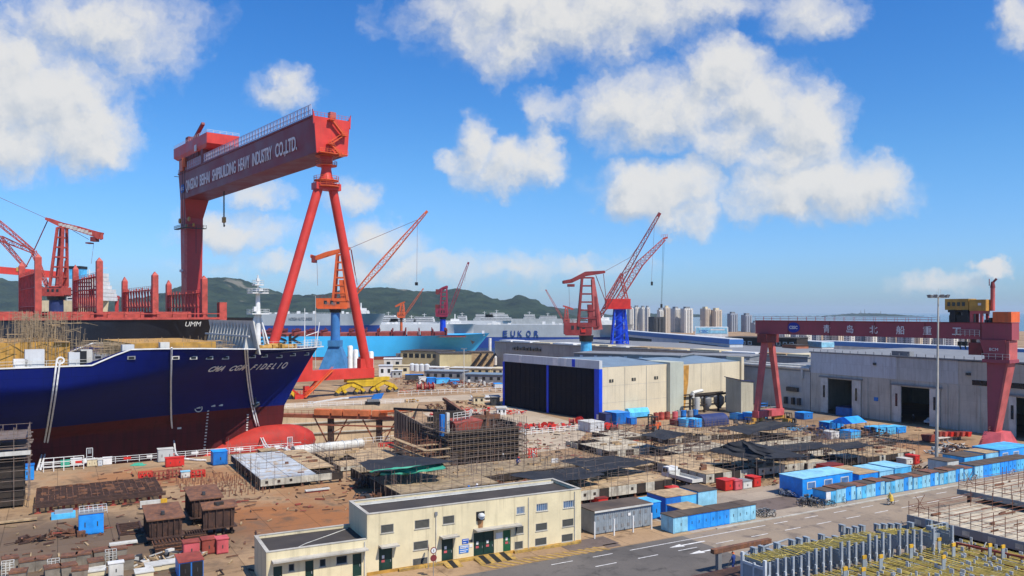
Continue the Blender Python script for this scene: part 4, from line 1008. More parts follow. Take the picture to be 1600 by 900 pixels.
# ================================================================= slewing portal cranes: drawn in a vertical plane, built with depth
def vplane(Y, px0, yaw):
    """local frame whose x runs along the picture at distance Y, turned by yaw; returns (matrix pieces, point function)"""
    k = Y/F
    return lambda px, py: ((px-px0)*k/math.cos(yaw), zat(py, Y))
def luffer(label, px0, Y, yaw, hull, dark, beam, tower, cabin, jibs, ped, ropes, group=None, backleg=True, blocks=()):
    T = thing('portal_crane', label, 'crane', at(px0, HZ, Y)-Vector((0, 0, H)), yaw, group)
    q = vplane(Y, px0, yaw); k = Y/F
    def V(px, py, y=0): x, z = q(px, py); return Vector((x, y, z))
    # rocker beam on top: list of (px,py,thickness px)
    o = MB()
    for (x0, y0, t0), (x1, y1, t1) in zip(beam, beam[1:]):
        for s in (-1, 1): o.beam(V(x0, y0, s*1.1), V(x1, y1, s*1.1), .7, t0*k, .7, t1*k)
    for (x0, y0, t0) in beam: o.box(V(x0, y0).x-.35, -1.1, V(x0, y0).z-t0*k*.4, V(x0, y0).x+.35, 1.1, V(x0, y0).z+t0*k*.4)
    o.build('rocker_beam', hull, T)
    if blocks:
        o = MB()
        for (px, py, w, h) in blocks: v = V(px, py); o.box(v.x-w*k/2, -1.6, v.z-h*k/2, v.x+w*k/2, 1.6, v.z+h*k/2)
        o.build('counterweight', dark, T)
    (xt, yt), (xb0, xb1, yb), wt = tower
    o = MB(); d_ = 1.9
    for (xa, xc) in ((xt-wt/2, xb0), (xt+wt/2, xb1)):
        for s in (-1, 1): o.beam(V(xc, yb, s*d_*1.3), V(xa, yt, s*d_*.7), .9)
    n = 6
    for i in range(n+1):
        f = i/n; l = V(xb0+(xt-wt/2-xb0)*f, yb+(yt-yb)*f); r_ = V(xb1+(xt+wt/2-xb1)*f, yb+(yt-yb)*f); dd = d_*(1.3-.6*f)
        o.beam((l.x, -dd, l.z), (r_.x, -dd, r_.z), .6); o.beam((l.x, dd, l.z), (r_.x, dd, r_.z), .6); o.beam((l.x, -dd, l.z), (l.x, dd, l.z), .5); o.beam((r_.x, -dd, r_.z), (r_.x, dd, r_.z), .5)
    # plated panel on the sunny half of the tower
    for s in (-1, 1):
        l = V(xb0+(xb1-xb0)*.55, yb); l2 = V(xt, yt+(yb-yt)*.55); r_ = V(xb1, yb); r2_ = V(xt+wt/2+(xb1-xt-wt/2)*.55, yt+(yb-yt)*.55)
        o.hexa([(l.x, s*d_*1.3-.1, l.z), (r_.x, s*d_*1.3-.1, r_.z), (r_.x, s*d_*1.3+.1, r_.z), (l.x, s*d_*1.3+.1, l.z)], [(l2.x, s*d_-.1, l2.z), (r2_.x, s*d_-.1, r2_.z), (r2_.x, s*d_+.1, r2_.z), (l2.x, s*d_+.1, l2.z)])
    o.build('tower', hull, T)
    (cx0, cy0, cx1, cy1) = cabin
    p, r_ = V(cx0, cy0), V(cx1, cy1)
    o = MB(); o.box(p.x, -2.6, r_.z, r_.x, 2.6, p.z); o.box(p.x+.6, -3.0, r_.z-.5, r_.x-.3, 3.0, r_.z); o.build('machine_house', hull, T)
    o = MB(); w_ = r_.x-p.x
    for i in range(3): o.box(p.x+w_*(.25+.2*i), -2.68, r_.z+(p.z-r_.z)*.4, p.x+w_*(.35+.2*i), -2.6, r_.z+(p.z-r_.z)*.75)
    o.build('house_window', M['glass_dark'], T)
    o = MB(); o.rail([(p.x, -2.6, p.z), (r_.x, -2.6, p.z)], 1.1, 1.6, .1); o.build('railing', dark, T)
    for (x0, y0, x1, y1, w0, w1) in jibs:
        o = MB(); A, B = V(x0, y0), V(x1, y1); ln = (B-A).length; mid = A.lerp(B, .35)
        o.lattice(A, mid, w0*.6*k, w0*.6*k, w0*k, w0*k, max(4, int(ln*.35/3)), .17); o.lattice(mid, B, w0*k, w0*k, w1*k, w1*k, max(6, int(ln*.65/3)), .17)
        o.beam(B, B+(B-A).normalized()*1.6, w1*k*1.2); o.build('jib', hull, T)
    (px, w_, y0, mt) = ped
    c = V(px, y0); o = MB(); o.tube((c.x, 0, 0), (c.x, 0, c.z-1.2), w_*k/2*1.15, w_*k/2, 16); o.build('pedestal', mt, T, smooth=40)
    o = MB(); o.tube((c.x, 0, c.z-1.2), (c.x, 0, r_.z-.5), w_*k*.62, w_*k*.68, 16); o.build('slewing_ring', M['black'], T, smooth=40)
    o = MB()
    for (x0, y0, x1, y1, rr) in ropes: o.tube(V(x0, y0, .3), V(x1, y1, .3), rr, None, 5, False)
    if ropes: o.build('rope', dark, T)
    return T, V, k
OR = M['crane_orange']
# orange crane behind the giant gantry
T, V, k = luffer('bright orange portal crane on a blue pedestal behind the giant gantry legs', 524, 345, 0, OR, M['dark_red'],
    [(487, 400, 5), (492, 404, 6), (512, 397, 7), (546, 388, 4)], ((531, 398), (522, 545, 470), 7), (496, 466, 545, 481), [(556, 458, 664, 334, 9, 3)], (524, 14, 484, paint('pedestal_blue', (.05, .19, .46), .5, .15, .4)),
    [(495, 408, 496, 446, .07), (548, 390, 555, 430, .15), (546, 388, 660, 340, .09), (549, 390, 558, 445, .12), (652, 345, 651, 442, .06)], blocks=((491, 405, 6, 11),))
o = MB(); o.box(V(648.5, 441).x, -.4, V(0, 446).z, V(653, 441).x, .4, V(0, 441).z); o.build('hook_block', M['black'], T)
o = MB(); p = V(524, 541); o.hexa([(-7.2, -6, .3), (7.2, -6, .3), (7.2, 6, .3), (-7.2, 6, .3)], [(-2.5, -2.5, p.z), (2.5, -2.5, p.z), (2.5, 2.5, p.z), (-2.5, 2.5, p.z)]); o.box(-2.6, -3.4, p.z, 2.6, 2.8, p.z+2.6); o.build('portal_base', paint('crane_base_blue', (.05, .20, .42), .5, .2, .4, streak=.2), T)
writing('机-船', 'lettering', M['mid_grey'], T, (V(510, 476).x, -2.7, V(510, 476.5).z), (R(90), 0, 0), 1.5, 4.6, .02)
# red crane at the far left
T, V, k = luffer('weathered red portal crane with blotchy white beam at the left behind the lashing bridges', 90, 330, 0, M['faded_red'], M['dark_red'],
    [(74, 342, 4), (96, 351, 7), (120, 357, 8), (150, 366, 9), (158, 369, 12)], ((97, 356), (83, 100, 448), 9), (70, 449, 106, 461), [(52, 392, -60, 300, 6, 5)], (88, 20, 464, M['navy_sheet']),
    [(52, 392, 75, 342, .22), (74, 342, -20, 300, .08), (146, 380, 142, 412, .06), (113, 360, 138, 374, .1)], blocks=((148, 374, 8, 7), (140, 380, 7, 2)))
o = MB(); o.lattice(V(52, 392), V(74, 448), 1.5, 1.5, 1, 1, 6, .18); o.lattice(V(54, 395), V(0, 372), 1.0, 1.0, 2.0, 2.0, 8, .16); o.lattice(V(40, 418), V(0, 372), 1.0, 1.0, 1.5, 1.5, 8, .16); o.beam(V(40, 418), V(53, 393), .3); o.build('jib', M['faded_red'], T)
bl = MB(); 
for i in range(9):
    f = i/8; v = V(98+f*46, 351+f*14); bl.box(v.x-.9, -1.52, v.z-.6, v.x+.7, -1.46, v.z+rnd.uniform(.3, .9))
bl.build('bare_paint', M['bone'], T)
# dark maroon crane near the middle on a blue-grey pedestal
T, V, k = luffer('dark maroon portal crane with rocker beam standing left of the blue trestle crane', 917, 335, 0, paint('crane_maroon', (.25, .035, .035), .55, .25, .4, rust=.15), M['dark_red'],
    [(880, 441, 5), (893, 439, 6), (915, 428, 7), (944, 425, 4)], ((918, 434), (903, 934, 510), 17), (881, 504, 924, 522), [(936, 497, 1028, 338, 8, 4)], (916, 17, 529, M['sky_paint']),
    [(931, 430, 946, 470, .16), (943, 428, 947, 466, .14), (889, 446, 890, 480, .06), (945, 424, 985, 402, .07), (985, 402, 1022, 350, .07), (1023, 345, 1018, 440, .05)], blocks=((892, 446, 11, 4),))
o = MB(); v = V(929, 470); o.beam(V(934, 515, -2.2), V(926, 436, -2.0), 3.6, .3, 1.2, .3); o.beam(V(934, 515, 2.2), V(926, 436, 2.0), 3.6, .3, 1.2, .3); o.build('tower_plate', M['pale_red'], T)
MB().box(V(907, 0).x, -3, V(0, 519).z, V(914, 0).x, -2.6, V(0, 514).z).build('red_panel', M['signal_red'], T)
MB().box(V(1017, 0).x, -.3, V(0, 446).z, V(1020, 0).x, .3, V(0, 440).z).build('hook_block', M['black'], T)
# red crane on a blue trestle tower
Yt = 380; T = thing('portal_crane', 'red lattice boom crane on a tall bright blue trestle tower', 'crane', at(968, HZ, Yt)-Vector((0, 0, H)), 0)
q = vplane(Yt, 968, 0); k = Yt/F
def V(px, py, y=0): x, z = q(px, py); return Vector((x, y, z))
o = MB(); tp, bt = V(968, 483).z, 0
for sx in (-1, 1):
    for sy in (-1, 1): o.beam((sx*4.8, sy*4.5, 0), (sx*2.4, sy*2.2, tp), .6)
for i in range(6):
    z0_, z1_ = tp*i/6, tp*(i+1)/6; f0, f1 = 1-i/12, 1-(i+1)/12
    for sy in (-1, 1): o.beam((-4.8*f0, sy*4.5*f0, z0_), (4.8*f1, sy*4.5*f1, z1_), .35); o.beam((-4.8*f1, sy*4.5*f1, z1_), (4.8*f1, sy*4.5*f1, z1_), .35)
    for sx in (-1, 1): o.beam((sx*4.8*f0, -4.5*f0, z0_), (sx*4.8*f1, 4.5*f1, z1_), .35)
o.tube((0, 0, 0), (0, 0, tp), 1.9, 1.9, 12); o.build('trestle_tower', M['signal_blue'], T)
o = MB(); p, r_ = V(946, 467), V(984, 481); o.box(p.x, -3, r_.z, r_.x, 3, p.z); o.box(p.x-.5, -3.4, r_.z-.6, r_.x+.5, 3.4, r_.z); o.build('machine_house', M['signal_red'], T)
o = MB(); o.lattice(V(965, 470), V(1000, 412), 2.2, 2.2, 3.0, 3.0, 8, .22); o.lattice(V(1000, 412), V(1038, 374), 3, 3, 1.3, 1.3, 10, .2); o.beam(V(1036, 373), V(1043, 371), .9); o.rail([V(1033, 371), V(1043, 370)], 1.2, 1, .1); o.build('jib', M['faded_red'], T)
o = MB(); o.lattice(V(948, 470), V(972, 428), 2, 2, 1.4, 1.4, 7, .2); o.lattice(V(970, 430), V(980, 470), 1.2, 1.2, 1.2, 1.2, 5, .2); o.beam(V(970, 431), V(1000, 412), .25); o.lattice(V(950, 478), V(928, 500), 1.5, 1.5, .8, .8, 5, .2); o.build('back_mast', M['faded_red'], T)
o = MB(); o.tube(V(1038, 376), V(1034, 475), .06, None, 5); o.tube(V(1036, 376), V(1033, 475), .06, None, 5); o.tube(V(972, 429), V(1036, 373), .07, None, 5); o.build('rope', M['cable_dark'], T)
MB().box(V(1032, 0).x, -.4, V(0, 481).z, V(1035, 0).x, .4, V(0, 475).z).build('hook_block', M['black'], T)
# small far cranes
luffer('small orange portal crane far off below the hills', 626, 720, 0, OR, M['dark_red'], [(618, 479, 2.5), (626, 475, 3), (632, 472, 2)], ((629, 474), (624, 632, 492), 3), (621, 488, 633, 496), [(633, 492, 660, 453, 3.2, 1.5)], (627, 4, 497, OR), [(659, 455, 658, 478, .08)])
luffer('dark magenta portal crane with steep boom below the highest ridge', 693, 560, 0, M['magenta_red'], M['dark_red'], [(683, 457, 5), (692, 451, 5), (699, 448, 4)], ((694, 450), (688, 699, 490), 8), (681, 482, 700, 494), [(701, 492, 731, 413, 5, 2.5)], (692, 9, 496, M['signal_blue']), [(729, 416, 726, 440, .08)], blocks=((684, 456, 6, 8), (684, 482, 7, 12)))
luffer('small red portal crane with thin boom raised to the left near the grey car carrier', 884, 700, 0, M['faded_red'], M['dark_red'], [(880, 478, 2), (886, 480, 3), (895, 483, 3)], ((885, 481), (882, 888, 503), 3), (880, 498, 890, 505), [(880, 500, 854, 455, 2.6, 1.6)], (885, 4, 506, M['faded_red']), [])
# two far red gantry girders at the left
for (label, x0, x1, y0, y1, th, Y) in (('far off red gantry girder crossing behind the left lashing bridges', -60, 106, 417, 431, 11, 420), ('short far off red gantry girder with a yellow house beyond the cream ship', 160, 184, 463, 465, 6, 640)):
    A, B = at(x0, y0, Y*1.0), at(x1, y1, Y*1.06); T = thing('gantry_crane', label, 'gantry crane', (A.x, A.y, 0), ang(B-A)); L = math.hypot(B.x-A.x, B.y-A.y); k = Y/F
    o = MB(); o.hexa([(0, -1.5, A.z-th*k/2), (L, -1.5, B.z-th*k/2), (L, 1.5, B.z-th*k/2), (0, 1.5, A.z-th*k/2)], [(0, -1.5, A.z+th*k/2), (L, -1.5, B.z+th*k/2), (L, 1.5, B.z+th*k/2), (0, 1.5, A.z+th*k/2)]); o.build('girder', M['crane_red'], T)
    for x in (L*.06, L*.94): MB().box(x-1.2, -1.2, 0, x+1.2, 1.2, B.z-th*k/2+.3).build('leg', M['crane_red'], T)
    MB().box(L*.5, -1.8, B.z+th*k/2, L*.5+4, 1.8, B.z+th*k/2+2.2).build('trolley', M['ochre'], T)
# ================================================================= sheds and far buildings
def shed(label, P0, d, L, D, z1, wall, roof, name='shed', cat='shed', ridge=0.0, over=.3, group=None):
    """box building: P0 front corner, front wall along d (camera side), depth away from the camera"""
    T = thing(name, label, cat, (P0[0], P0[1], 0), ang(d), group)
    MB().box(0, 0, 0, L, D, z1).build('wall', wall, T)
    o = MB()
    if ridge: o.add([(-over, -over, z1), (L+over, -over, z1), (L+over, D+over, z1), (-over, D+over, z1), (-over, D/2, z1+ridge), (L+over, D/2, z1+ridge)], [(0, 1, 5, 4), (2, 3, 4, 5), (0, 4, 3), (1, 2, 5), (0, 3, 2, 1)])
    else: o.box(-over, -over, z1, L+over, D+over, z1+.25)
    o.build('roof', roof, T)
    return T
def shed_px(label, bx, by, x1, ytop, D, d, wall, roof, **k):
    P0 = gp(bx, by); L = along(P0, d, x1); dd = d
    if L < 0: pass
    return shed(label, P0, d, L, D, zat(ytop, P0.y), wall, roof, **k), P0, L
def wins(T, L, n, z0, z1, mt, w=None, x0=0.0, name='window', y=-.04):
    st_ = (L-2*x0)/n; w = w or st_*.6
    for i in range(n):
        x = x0+st_*(i+.5); MB().box(x-w/2, y, z0, x+w/2, y+.08, z1).build(name, mt, T)
# paint shop with the huge black sliding doors
D0 = gp(937, 657.5); LB = along(D0, bd, 787); LA = along(D0, ad, 1156)
T = thing('paint_shop', 'cream walled paint shop with two huge black sliding doors framed in bright blue', 'workshop', D0, AD)
h1, h2 = 13.3, 15.5
xa = along(D0, ad, 1042); xb = along(D0, ad, 1063); CW = paint('shop_cream', (.66, .57, .40), .75, .08, .15, streak=.22, seam=(AD, 2.2, 14, .1))
MB().box(.9, 0, 0, xa, LB, 13.7).build('wall', CW, T); MB().box(xb, 0, 0, LA, LB*.7, 13.3).build('wall', CW, T)
MB().box(xa, -1.2, 0, xb, 8, 14.2).build('stair_tower', paint('shop_sage', (.45, .47, .39), .75, .1, .2, streak=.25), T)
MB().box(LA, -.6, 0, LA+1.2, 5, 14.6).build('wall_pier', CW, T)
o = MB(); o.box(-.12, 0, h1, .9, LB, h2); o.build('door_header', M['panel_grey'], T)
o = MB()
for f, w_ in ((.80, 1.2), (.42, 2.3), (.32, 1.1)): o.box(-.2, LB*f-w_/2, h1+.1, -.13, LB*f+w_/2, h2-.05)
o.build('header_panel', M['white'], T)
MB().box(-.2, LB*.24-.6, h1+.1, -.13, LB*.24+.6, h2-.05).build('header_panel', M['signal_blue'], T)
P('shop_door', (.005, .007, .015), .6, .2, .2, spec=.12)
for y0, y1 in ((1.8, LB*.49), (LB*.51, LB-.6)):
    o = MB(); o.box(-.05, y0, 0, .85, y1, h1-.05)
    d_ = o.build('sliding_door', M['shop_door'], T)
    rr = MB()
    for k in range(9): y = y0+(y1-y0)*(k+.5)/9; rr.box(-.12, y-.06, .2, -.05, y+.06, h1-.3)
    rr.box(-.14, y0+.1, 6.4, -.05, y1-.1, 6.6); rr.build('door_rib', M['shop_door'], d_)
for y0, y1 in ((-.05, 1.8), (LB*.49+.02, LB*.51-.02), (LB-.6, LB+.2)):
    MB().box(-.25, y0, 0, .9, y1, h1-.06).build('door_post', M['signal_blue'], T)
MB().box(-.32, .2, .4, -.25, .9, 1.6).build('control_box', M['white'], T)
for i in (1, 2): x = .9+(xa-.9)*i/3; MB().box(x-.05, -.06, .2, x+.05, .02, 13.5).build('panel_joint', M['mid_grey'], T)
for z in (4.4, 8.8): MB().box(.95, -.025, z, xa-.1, .02, z+.06).build('panel_joint', M['pale_concrete'], T)
for i in (1, 2): x = xb+(LA-xb)*i/3; MB().box(x-.05, -.06, .2, x+.05, .02, 13.2).build('panel_joint', M['mid_grey'], T)
for px in (955, 990, 1025):
    x = along(D0, ad, px); o = MB(); o.box(x-.75, -.08, 9.7, x+.75, .03, 10.5); w_ = o.build('vent_window', M['louvre'], T); MB().box(x-.08, -.12, 9.7, x+.08, -.07, 10.5).build('mullion', CW, w_)
# rust stain with its own outline below the gutter
o = MB(); r2 = random.Random(2); n = 26; pts = []
o.add([(xb+.2, -.03, 13.0), (xb+3.6, -.03, 13.0), (xb+3.3, -.03, 8), (xb+2.4, -.03, 4), (xb+1.9, -.03, 0.4), (xb+.2, -.03, 0.4)], [(0, 1, 2, 3, 4, 5)]); o.build('rust_stain', paint('rust_wash', (.50, .25, .05), .85, .3, .6), T, recalc=False)
o = MB(); o.add([(.6, 0, 13.75), (xa, 0, 13.75), (xa, LB*.45, 14.9), (.6, LB*.45, 14.9), (xa, LB, 13.75), (.6, LB, 13.75)], [(0, 1, 2, 3), (3, 2, 4, 5), (0, 3, 5), (1, 4, 2)]); o.build('roof', M['roof_blue'], T)
o = MB(); o.add([(xb, 0, 13.35), (LA, 0, 13.35), (LA, LB*.4, 14.3), (xb, LB*.4, 14.3), (LA, LB*.7, 13.35), (xb, LB*.7, 13.35)], [(0, 1, 2, 3), (3, 2, 4, 5), (0, 3, 5), (1, 4, 2)]); o.build('roof', M['roof_blue'], T)
o = MB(); o.beam((xb+.1, -.2, 0), (xb+.1, -.2, 13.4), .12); o.beam((xb+.7, -.2, 0), (xb+.7, -.2, 13.4), .12)
for k in range(26): o.box(xb+.1, -.23, .4+k*.5, xb+.7, -.17, .47+k*.5)
o.build('wall_ladder', M['bone'], T)
# narrow upper stores behind the paint shop roof
for (px, py0, x1, lab, Yq) in ((897, 552, 1046, 'dark glazed clerestory shed rising behind the black doored paint shop', 262), (1063, 555, 1156, 'lower clerestory shed behind the orange stained end of the paint shop', 262)):
    p = at(px, HZ, Yq); L = along(p, -bd, x1) if False else abs((x1-px)/F*Yq)*1.15
    T2 = shed(lab, (p.x, p.y), (-bd) if False else ad*-1 if False else Vector((.86, -.5, 0)), L, 14, zat(py0, Yq), M['mid_grey'], M['mid_grey'])
    wins(T2, L, 7, zat(py0, Yq)-1.9, zat(py0, Yq)-.5, M['panel_grey'], 1.0)
# long grey roofed hall behind
A = at(773, 535, 416); B = at(1262, 556, 270); d = Vector((B.x-A.x, B.y-A.y, 0)).normalized(); L = (B.xy-A.xy).length
T = thing('hall', 'long low grey hall with cream roof edge behind the black doored paint shop', 'hall', (A.x, A.y, 0), ang(d))
MB().box(0, 0, 0, L, 60, 12.6).build('wall', paint('hall_grey', (.36, .355, .33), .75, .15, .2, streak=.45), T)
MB().box(-.3, -.4, 12.6, L+.3, 60, 13.0).build('roof', M['mid_grey'], T)
r2 = random.Random(11); x = 2
while x < L-8:
    w_ = r2.uniform(5, 16); MB().box(x, 1.5, 13.0, x+w_, r2.uniform(6, 14), 13.0+r2.uniform(.25, .7)).build('roof_sheet', M[r2.choice(['cream', 'bone', 'plank', 'white'])], T); x += w_+r2.uniform(.3, 3)
o = MB()
for k in range(9): x = 17+k*2.6; o.box(x, -1.2, 9.2, x+.7, 0, 10.4+.5*(k % 2))
o.build('wall_fan', M['dark_grey'], T)
o = MB(); o.tube((-1.5, -2, 0), (-1.5, -2, zat(529, 410)), .8, .8, 12); o.tube((-1.5, -2, 5), (5, -3, 5), .7); o.tube((5, -3, 5), (5, -3, 1), .7); o.build('exhaust_stack', M['white'], T)
# blue banded warehouses further back
def banded(label, x0, y0, x1, y1, Y0, hb_, wall, band, wins_=(), cap=None):
    A = at(x0, y0, Y0); Y1 = (H-A.z)*F/(y1-HZ); B = at(x1, y1, Y1); d = Vector((B.x-A.x, B.y-A.y, 0)); L = d.length; d.normalize()
    T = thing('warehouse', label, 'warehouse', (A.x, A.y, 0), ang(d)); z = A.z
    MB().box(0, 0, 0, L, 6, z-hb_).build('wall', wall, T); MB().box(-.2, -.25, z-hb_, L+.2, 6.2, z).build('fascia_band', band, T); MB().box(-.1, 0, z, L, 6, z+.3).build('roof', M['panel_grey'], T)
    for (f0, f1, za, zb) in wins_: MB().box(L*f0, -.06, z-za, L*f1, .05, z-zb).build('strip_window', M['black'], T)
    return T, L, z
BB = paint('band_blue', (.05, .17, .45), .5, .1, .2)
banded('grey warehouse with a blue fascia and two black window strips below the towers', 960, 516, 1140, 530.5, 520, 2.0, M['panel_grey'], BB, ((.0, .42, 5.5, 3.3), (.66, .93, 5.3, 3.1)))
banded('white warehouse with a pale blue fascia seen between the legs of the small gantry', 1168, 528, 1284, 535, 420, 2.2, M['white'], M['pale_cyan'])
banded('long grey warehouse with blue fascia behind the right hand sheds', 1281, 533, 1640, 548, 400, 1.9, M['bone'], BB)
A = at(1086, 511, 560); T = thing('banner_hall', 'white hall side carrying a large company banner in front of the towers', 'hall', (A.x, A.y, 0), R(-12))
MB().box(0, 0, 0, 22.5, 14, A.z).build('wall', M['white'], T); o = MB(); o.box(.6, -.12, A.z-4.5, 21.8, -.02, A.z-.3); bn_ = o.build('banner', M['pale_cyan'], T)
writing('CSSC', 'lettering', M['logo_blue'], bn_, (3.0, -.16, A.z-3.9), (R(90), 0, 0), 2.6, 6, .02, bold=.04); MB().box(10.5, -.17, A.z-2.2, 20, -.13, A.z-1.2).build('banner_stripe', M['white'], bn_)
# sign-less yard frames on the far roofs: dark scrap heap of the shipbreak quay
Tb = shed(*(lambda P0: ('dark brown brick block with four rows of pale windows behind the small gantry leg', P0, Vector((.80, -.60, 0)), along(P0, Vector((.80, -.60, 0)), 1245), 16, zat(527, P0.y)))(at(1134, HZ, 372)), M['block_dark'], M['roof_felt'], name='office_block', cat='building')
Lb = [c for c in Tb.children if c.name.startswith('wall')][0].dimensions.x
for j, f in enumerate((.08, .17, .26, .35, .66, .75, .84, .93)):
    for z in (zat(535, 372), zat(545, 372)): o = MB(); o.box(Lb*f-.9, -.06, z-.8, Lb*f+.9, .04, z+.8); w_ = o.build('window', M['bone'], Tb); MB().box(Lb*f-.6, -.1, z-.55, Lb*f+.6, -.05, z+.55).build('pane', M['glass_dark'], w_)
p = at(1244, HZ, 330); T = shed('orange brown brick end block beside the dark office block', (p.x, p.y), Vector((.97, .25, 0)), 5.8, 10, zat(540, 330), paint('brick_orange', (.42, .14, .07), .8, .2, .5), M['roof_felt'], name='brick_block', cat='building')
wins(T, 5.8, 2, 2, 5, M['cream'], .9)
# grey wall set between the two shed groups
G0 = gp(1266, 641.5); 
T = thing('grey_shed', 'low grey shed in shade behind the legs of the small gantry', 'shed', G0, ang(b))
Lw = along(G0, b, 1157); MB().box(0, -38, 0, Lw, 0, 11.0).build('wall', M['grey_wall'], T); MB().box(-.2, -38, 11.0, Lw, .25, 11.4).build('roof', M['mid_grey'], T)
o = MB(); o.tube((0, .1, 11.9), (Lw, .1, 11.9), .5, None, 10); o.tube((0, -1.6, 12.5), (Lw, -1.6, 12.5), .35, None, 10); o.tube((Lw*.1, .2, 11.9), (Lw*.1, .2, 9), .4); o.build('roof_pipe', M['bone'], T)
o = MB()
for f in (.12, .2, .3): o.box(Lw*f, .0, 1.2, Lw*f+.8, .9, 3.2)
o.box(Lw*.15, 0, 5, Lw*.3, .8, 6.2); o.build('wall_cabinet', M['dark_grey'], T)
# big grey sheds at the right with open doorways
G0 = gp(1267, 642); d = -b; T = thing('assembly_shed', 'big grey assembly shed with dark open doorways at the right', 'shed', G0, ang(d))
h = 16.6
def fx(px): return along(G0, d, px)
ops = [(fx(1283), fx(1346), 9.6), (fx(1395), fx(1470), 9.2), (fx(1577), fx(1640), 9.0)]
CONC = paint('shed_concrete', (.52, .49, .42), .8, .15, .18, streak=.5, seam=(AY+R(90), 6, 3.6, .2))
x = 0; o = MB(); LL = fx(1640)+14
for (p0, p1, hh) in ops: o.box(x, 0, 0, p0, .5, 10.9); o.box(p0, 0, hh, p1, .5, 10.9); x = p1
o.box(x, 0, 0, LL, .5, 10.9); o.build('lower_wall', CONC, T)
o = MB(); o.box(0, -.12, 10.9, fx(1400), .5, h); o.build('upper_panel', paint('panel_clad', (.56, .59, .61), .6, .12, .15, streak=.3, seam=(AY+R(90), 1.1, 14, .25)), T)
o = MB(); o.box(fx(1400), -.06, 10.9, fx(1497), .5, h-.1); o.build('upper_panel', paint('panel_worn', (.50, .51, .49), .65, .12, .15, streak=.4, seam=(AY+R(90), 1.1, 14, .25)), T)
o = MB(); o.box(fx(1497), -.02, 10.9, LL, .5, h-.2); o.build('upper_panel', CONC, T)
o = MB(); o.box(0, .5, 0, .4, 45, h); o.box(LL-.4, .5, 0, LL, 45, h); o.box(.4, 44.6, 0, LL-.4, 45, h); o.build('side_wall', CONC, T)
MB().box(-.3, -.3, h, LL, 45.3, h+.35).build('roof', M['mid_grey'], T)
o = MB(); 
for k in range(40): o.box(1+k*2.4, -.2, h+.35, 1.15+k*2.4, -.1, h+1.0)
o.box(fx(1390), .8, h+.35, fx(1390)+5, 2.6, h+1.5); o.build('roof_gear', M['mid_grey'], T)
for (p0, p1, hh) in ops:
    w_ = p1-p0
    for (q0, q1) in ((p0+.05, p0+w_*.19), (p1-w_*.21, p1-.05)):
        o = MB(); o.box(q0, -.35, .1, q1, -.05, hh+.2); lf_ = o.build('door_leaf', M['bone'], T); MB().box((q0+q1)/2-.3, -.4, hh*.45, (q0+q1)/2+.3, -.34, hh*.8).build('pane', M['glass_dark'], lf_)
    MB().box(p0-.4, -.5, hh+.25, p1+.4, -.05, hh+.6).build('door_track', M['mid_grey'], T)
for px in (1355, 1390, 1480, 1497, 1530, 1560): MB().box(fx(px)-.25, -.25, 0, fx(px)+.25, -.02, 10.6).build('downpipe', CONC, T)
MB().box(fx(1369)-.6, -.1, 4.8, fx(1369)+.6, -.02, 5.8).build('wall_sign', M['blue'], T)
for px in (1532, 1590): MB().box(fx(px)-1.9, -.1, 11.0, fx(px)+1.9, -.01, 12.2).build('strip_window', M['glass_dark'], T)
MB().box(fx(1368)-.4, -.6, 14.2, fx(1368)+.3, -.1, 14.8).build('wall_lamp', M['dark_grey'], T)
for px in (1512, 1516): MB().box(fx(px)-.25, -.5, 13.2, fx(px)+.2, -.1, 13.8).build('wall_lamp', M['dark_grey'], T)
# ================================================================= buildings between the docks and the harbour
YB = paint('ochre_wall', (.50, .41, .22), .8, .1, .3, streak=.2)
T, p, L = shed_px('ochre two storey workshop with six dark windows before the sky blue ship', 626, 573, 687, 548.5, 18, (Vector((.93, -.37, 0))), YB, M['roof_felt'], name='workshop', cat='workshop')
wins(T, L, 6, 4.8, 6.9, M['glass_dark'], 2.4, 1.0)
MB().box(-3.4, 1, 0, 0, 12, 6.8).build('side_annex', M['mid_grey'], T)
T, p, L = shed_px('plain ochre shed joined to the right of the six windowed workshop', 687, 579, 737, 553, 18, Vector((.98, .2, 0)), YB, M['roof_felt'], name='workshop', cat='workshop')
T, p, L = shed_px('open sided brown shelter with diagonal black struts beside the white exhaust stack', 737, 577, 771, 551, 14, Vector((.98, .2, 0)), M['plank'], M['roof_brown'], name='shelter', cat='shelter')
for f in (.1, .4, .75):
    o = MB(); o.beam((L*f-3, -7, 1), (L*f+3.5, -1, 7.5), .9); o.build('diagonal_strut', M['black'], T)
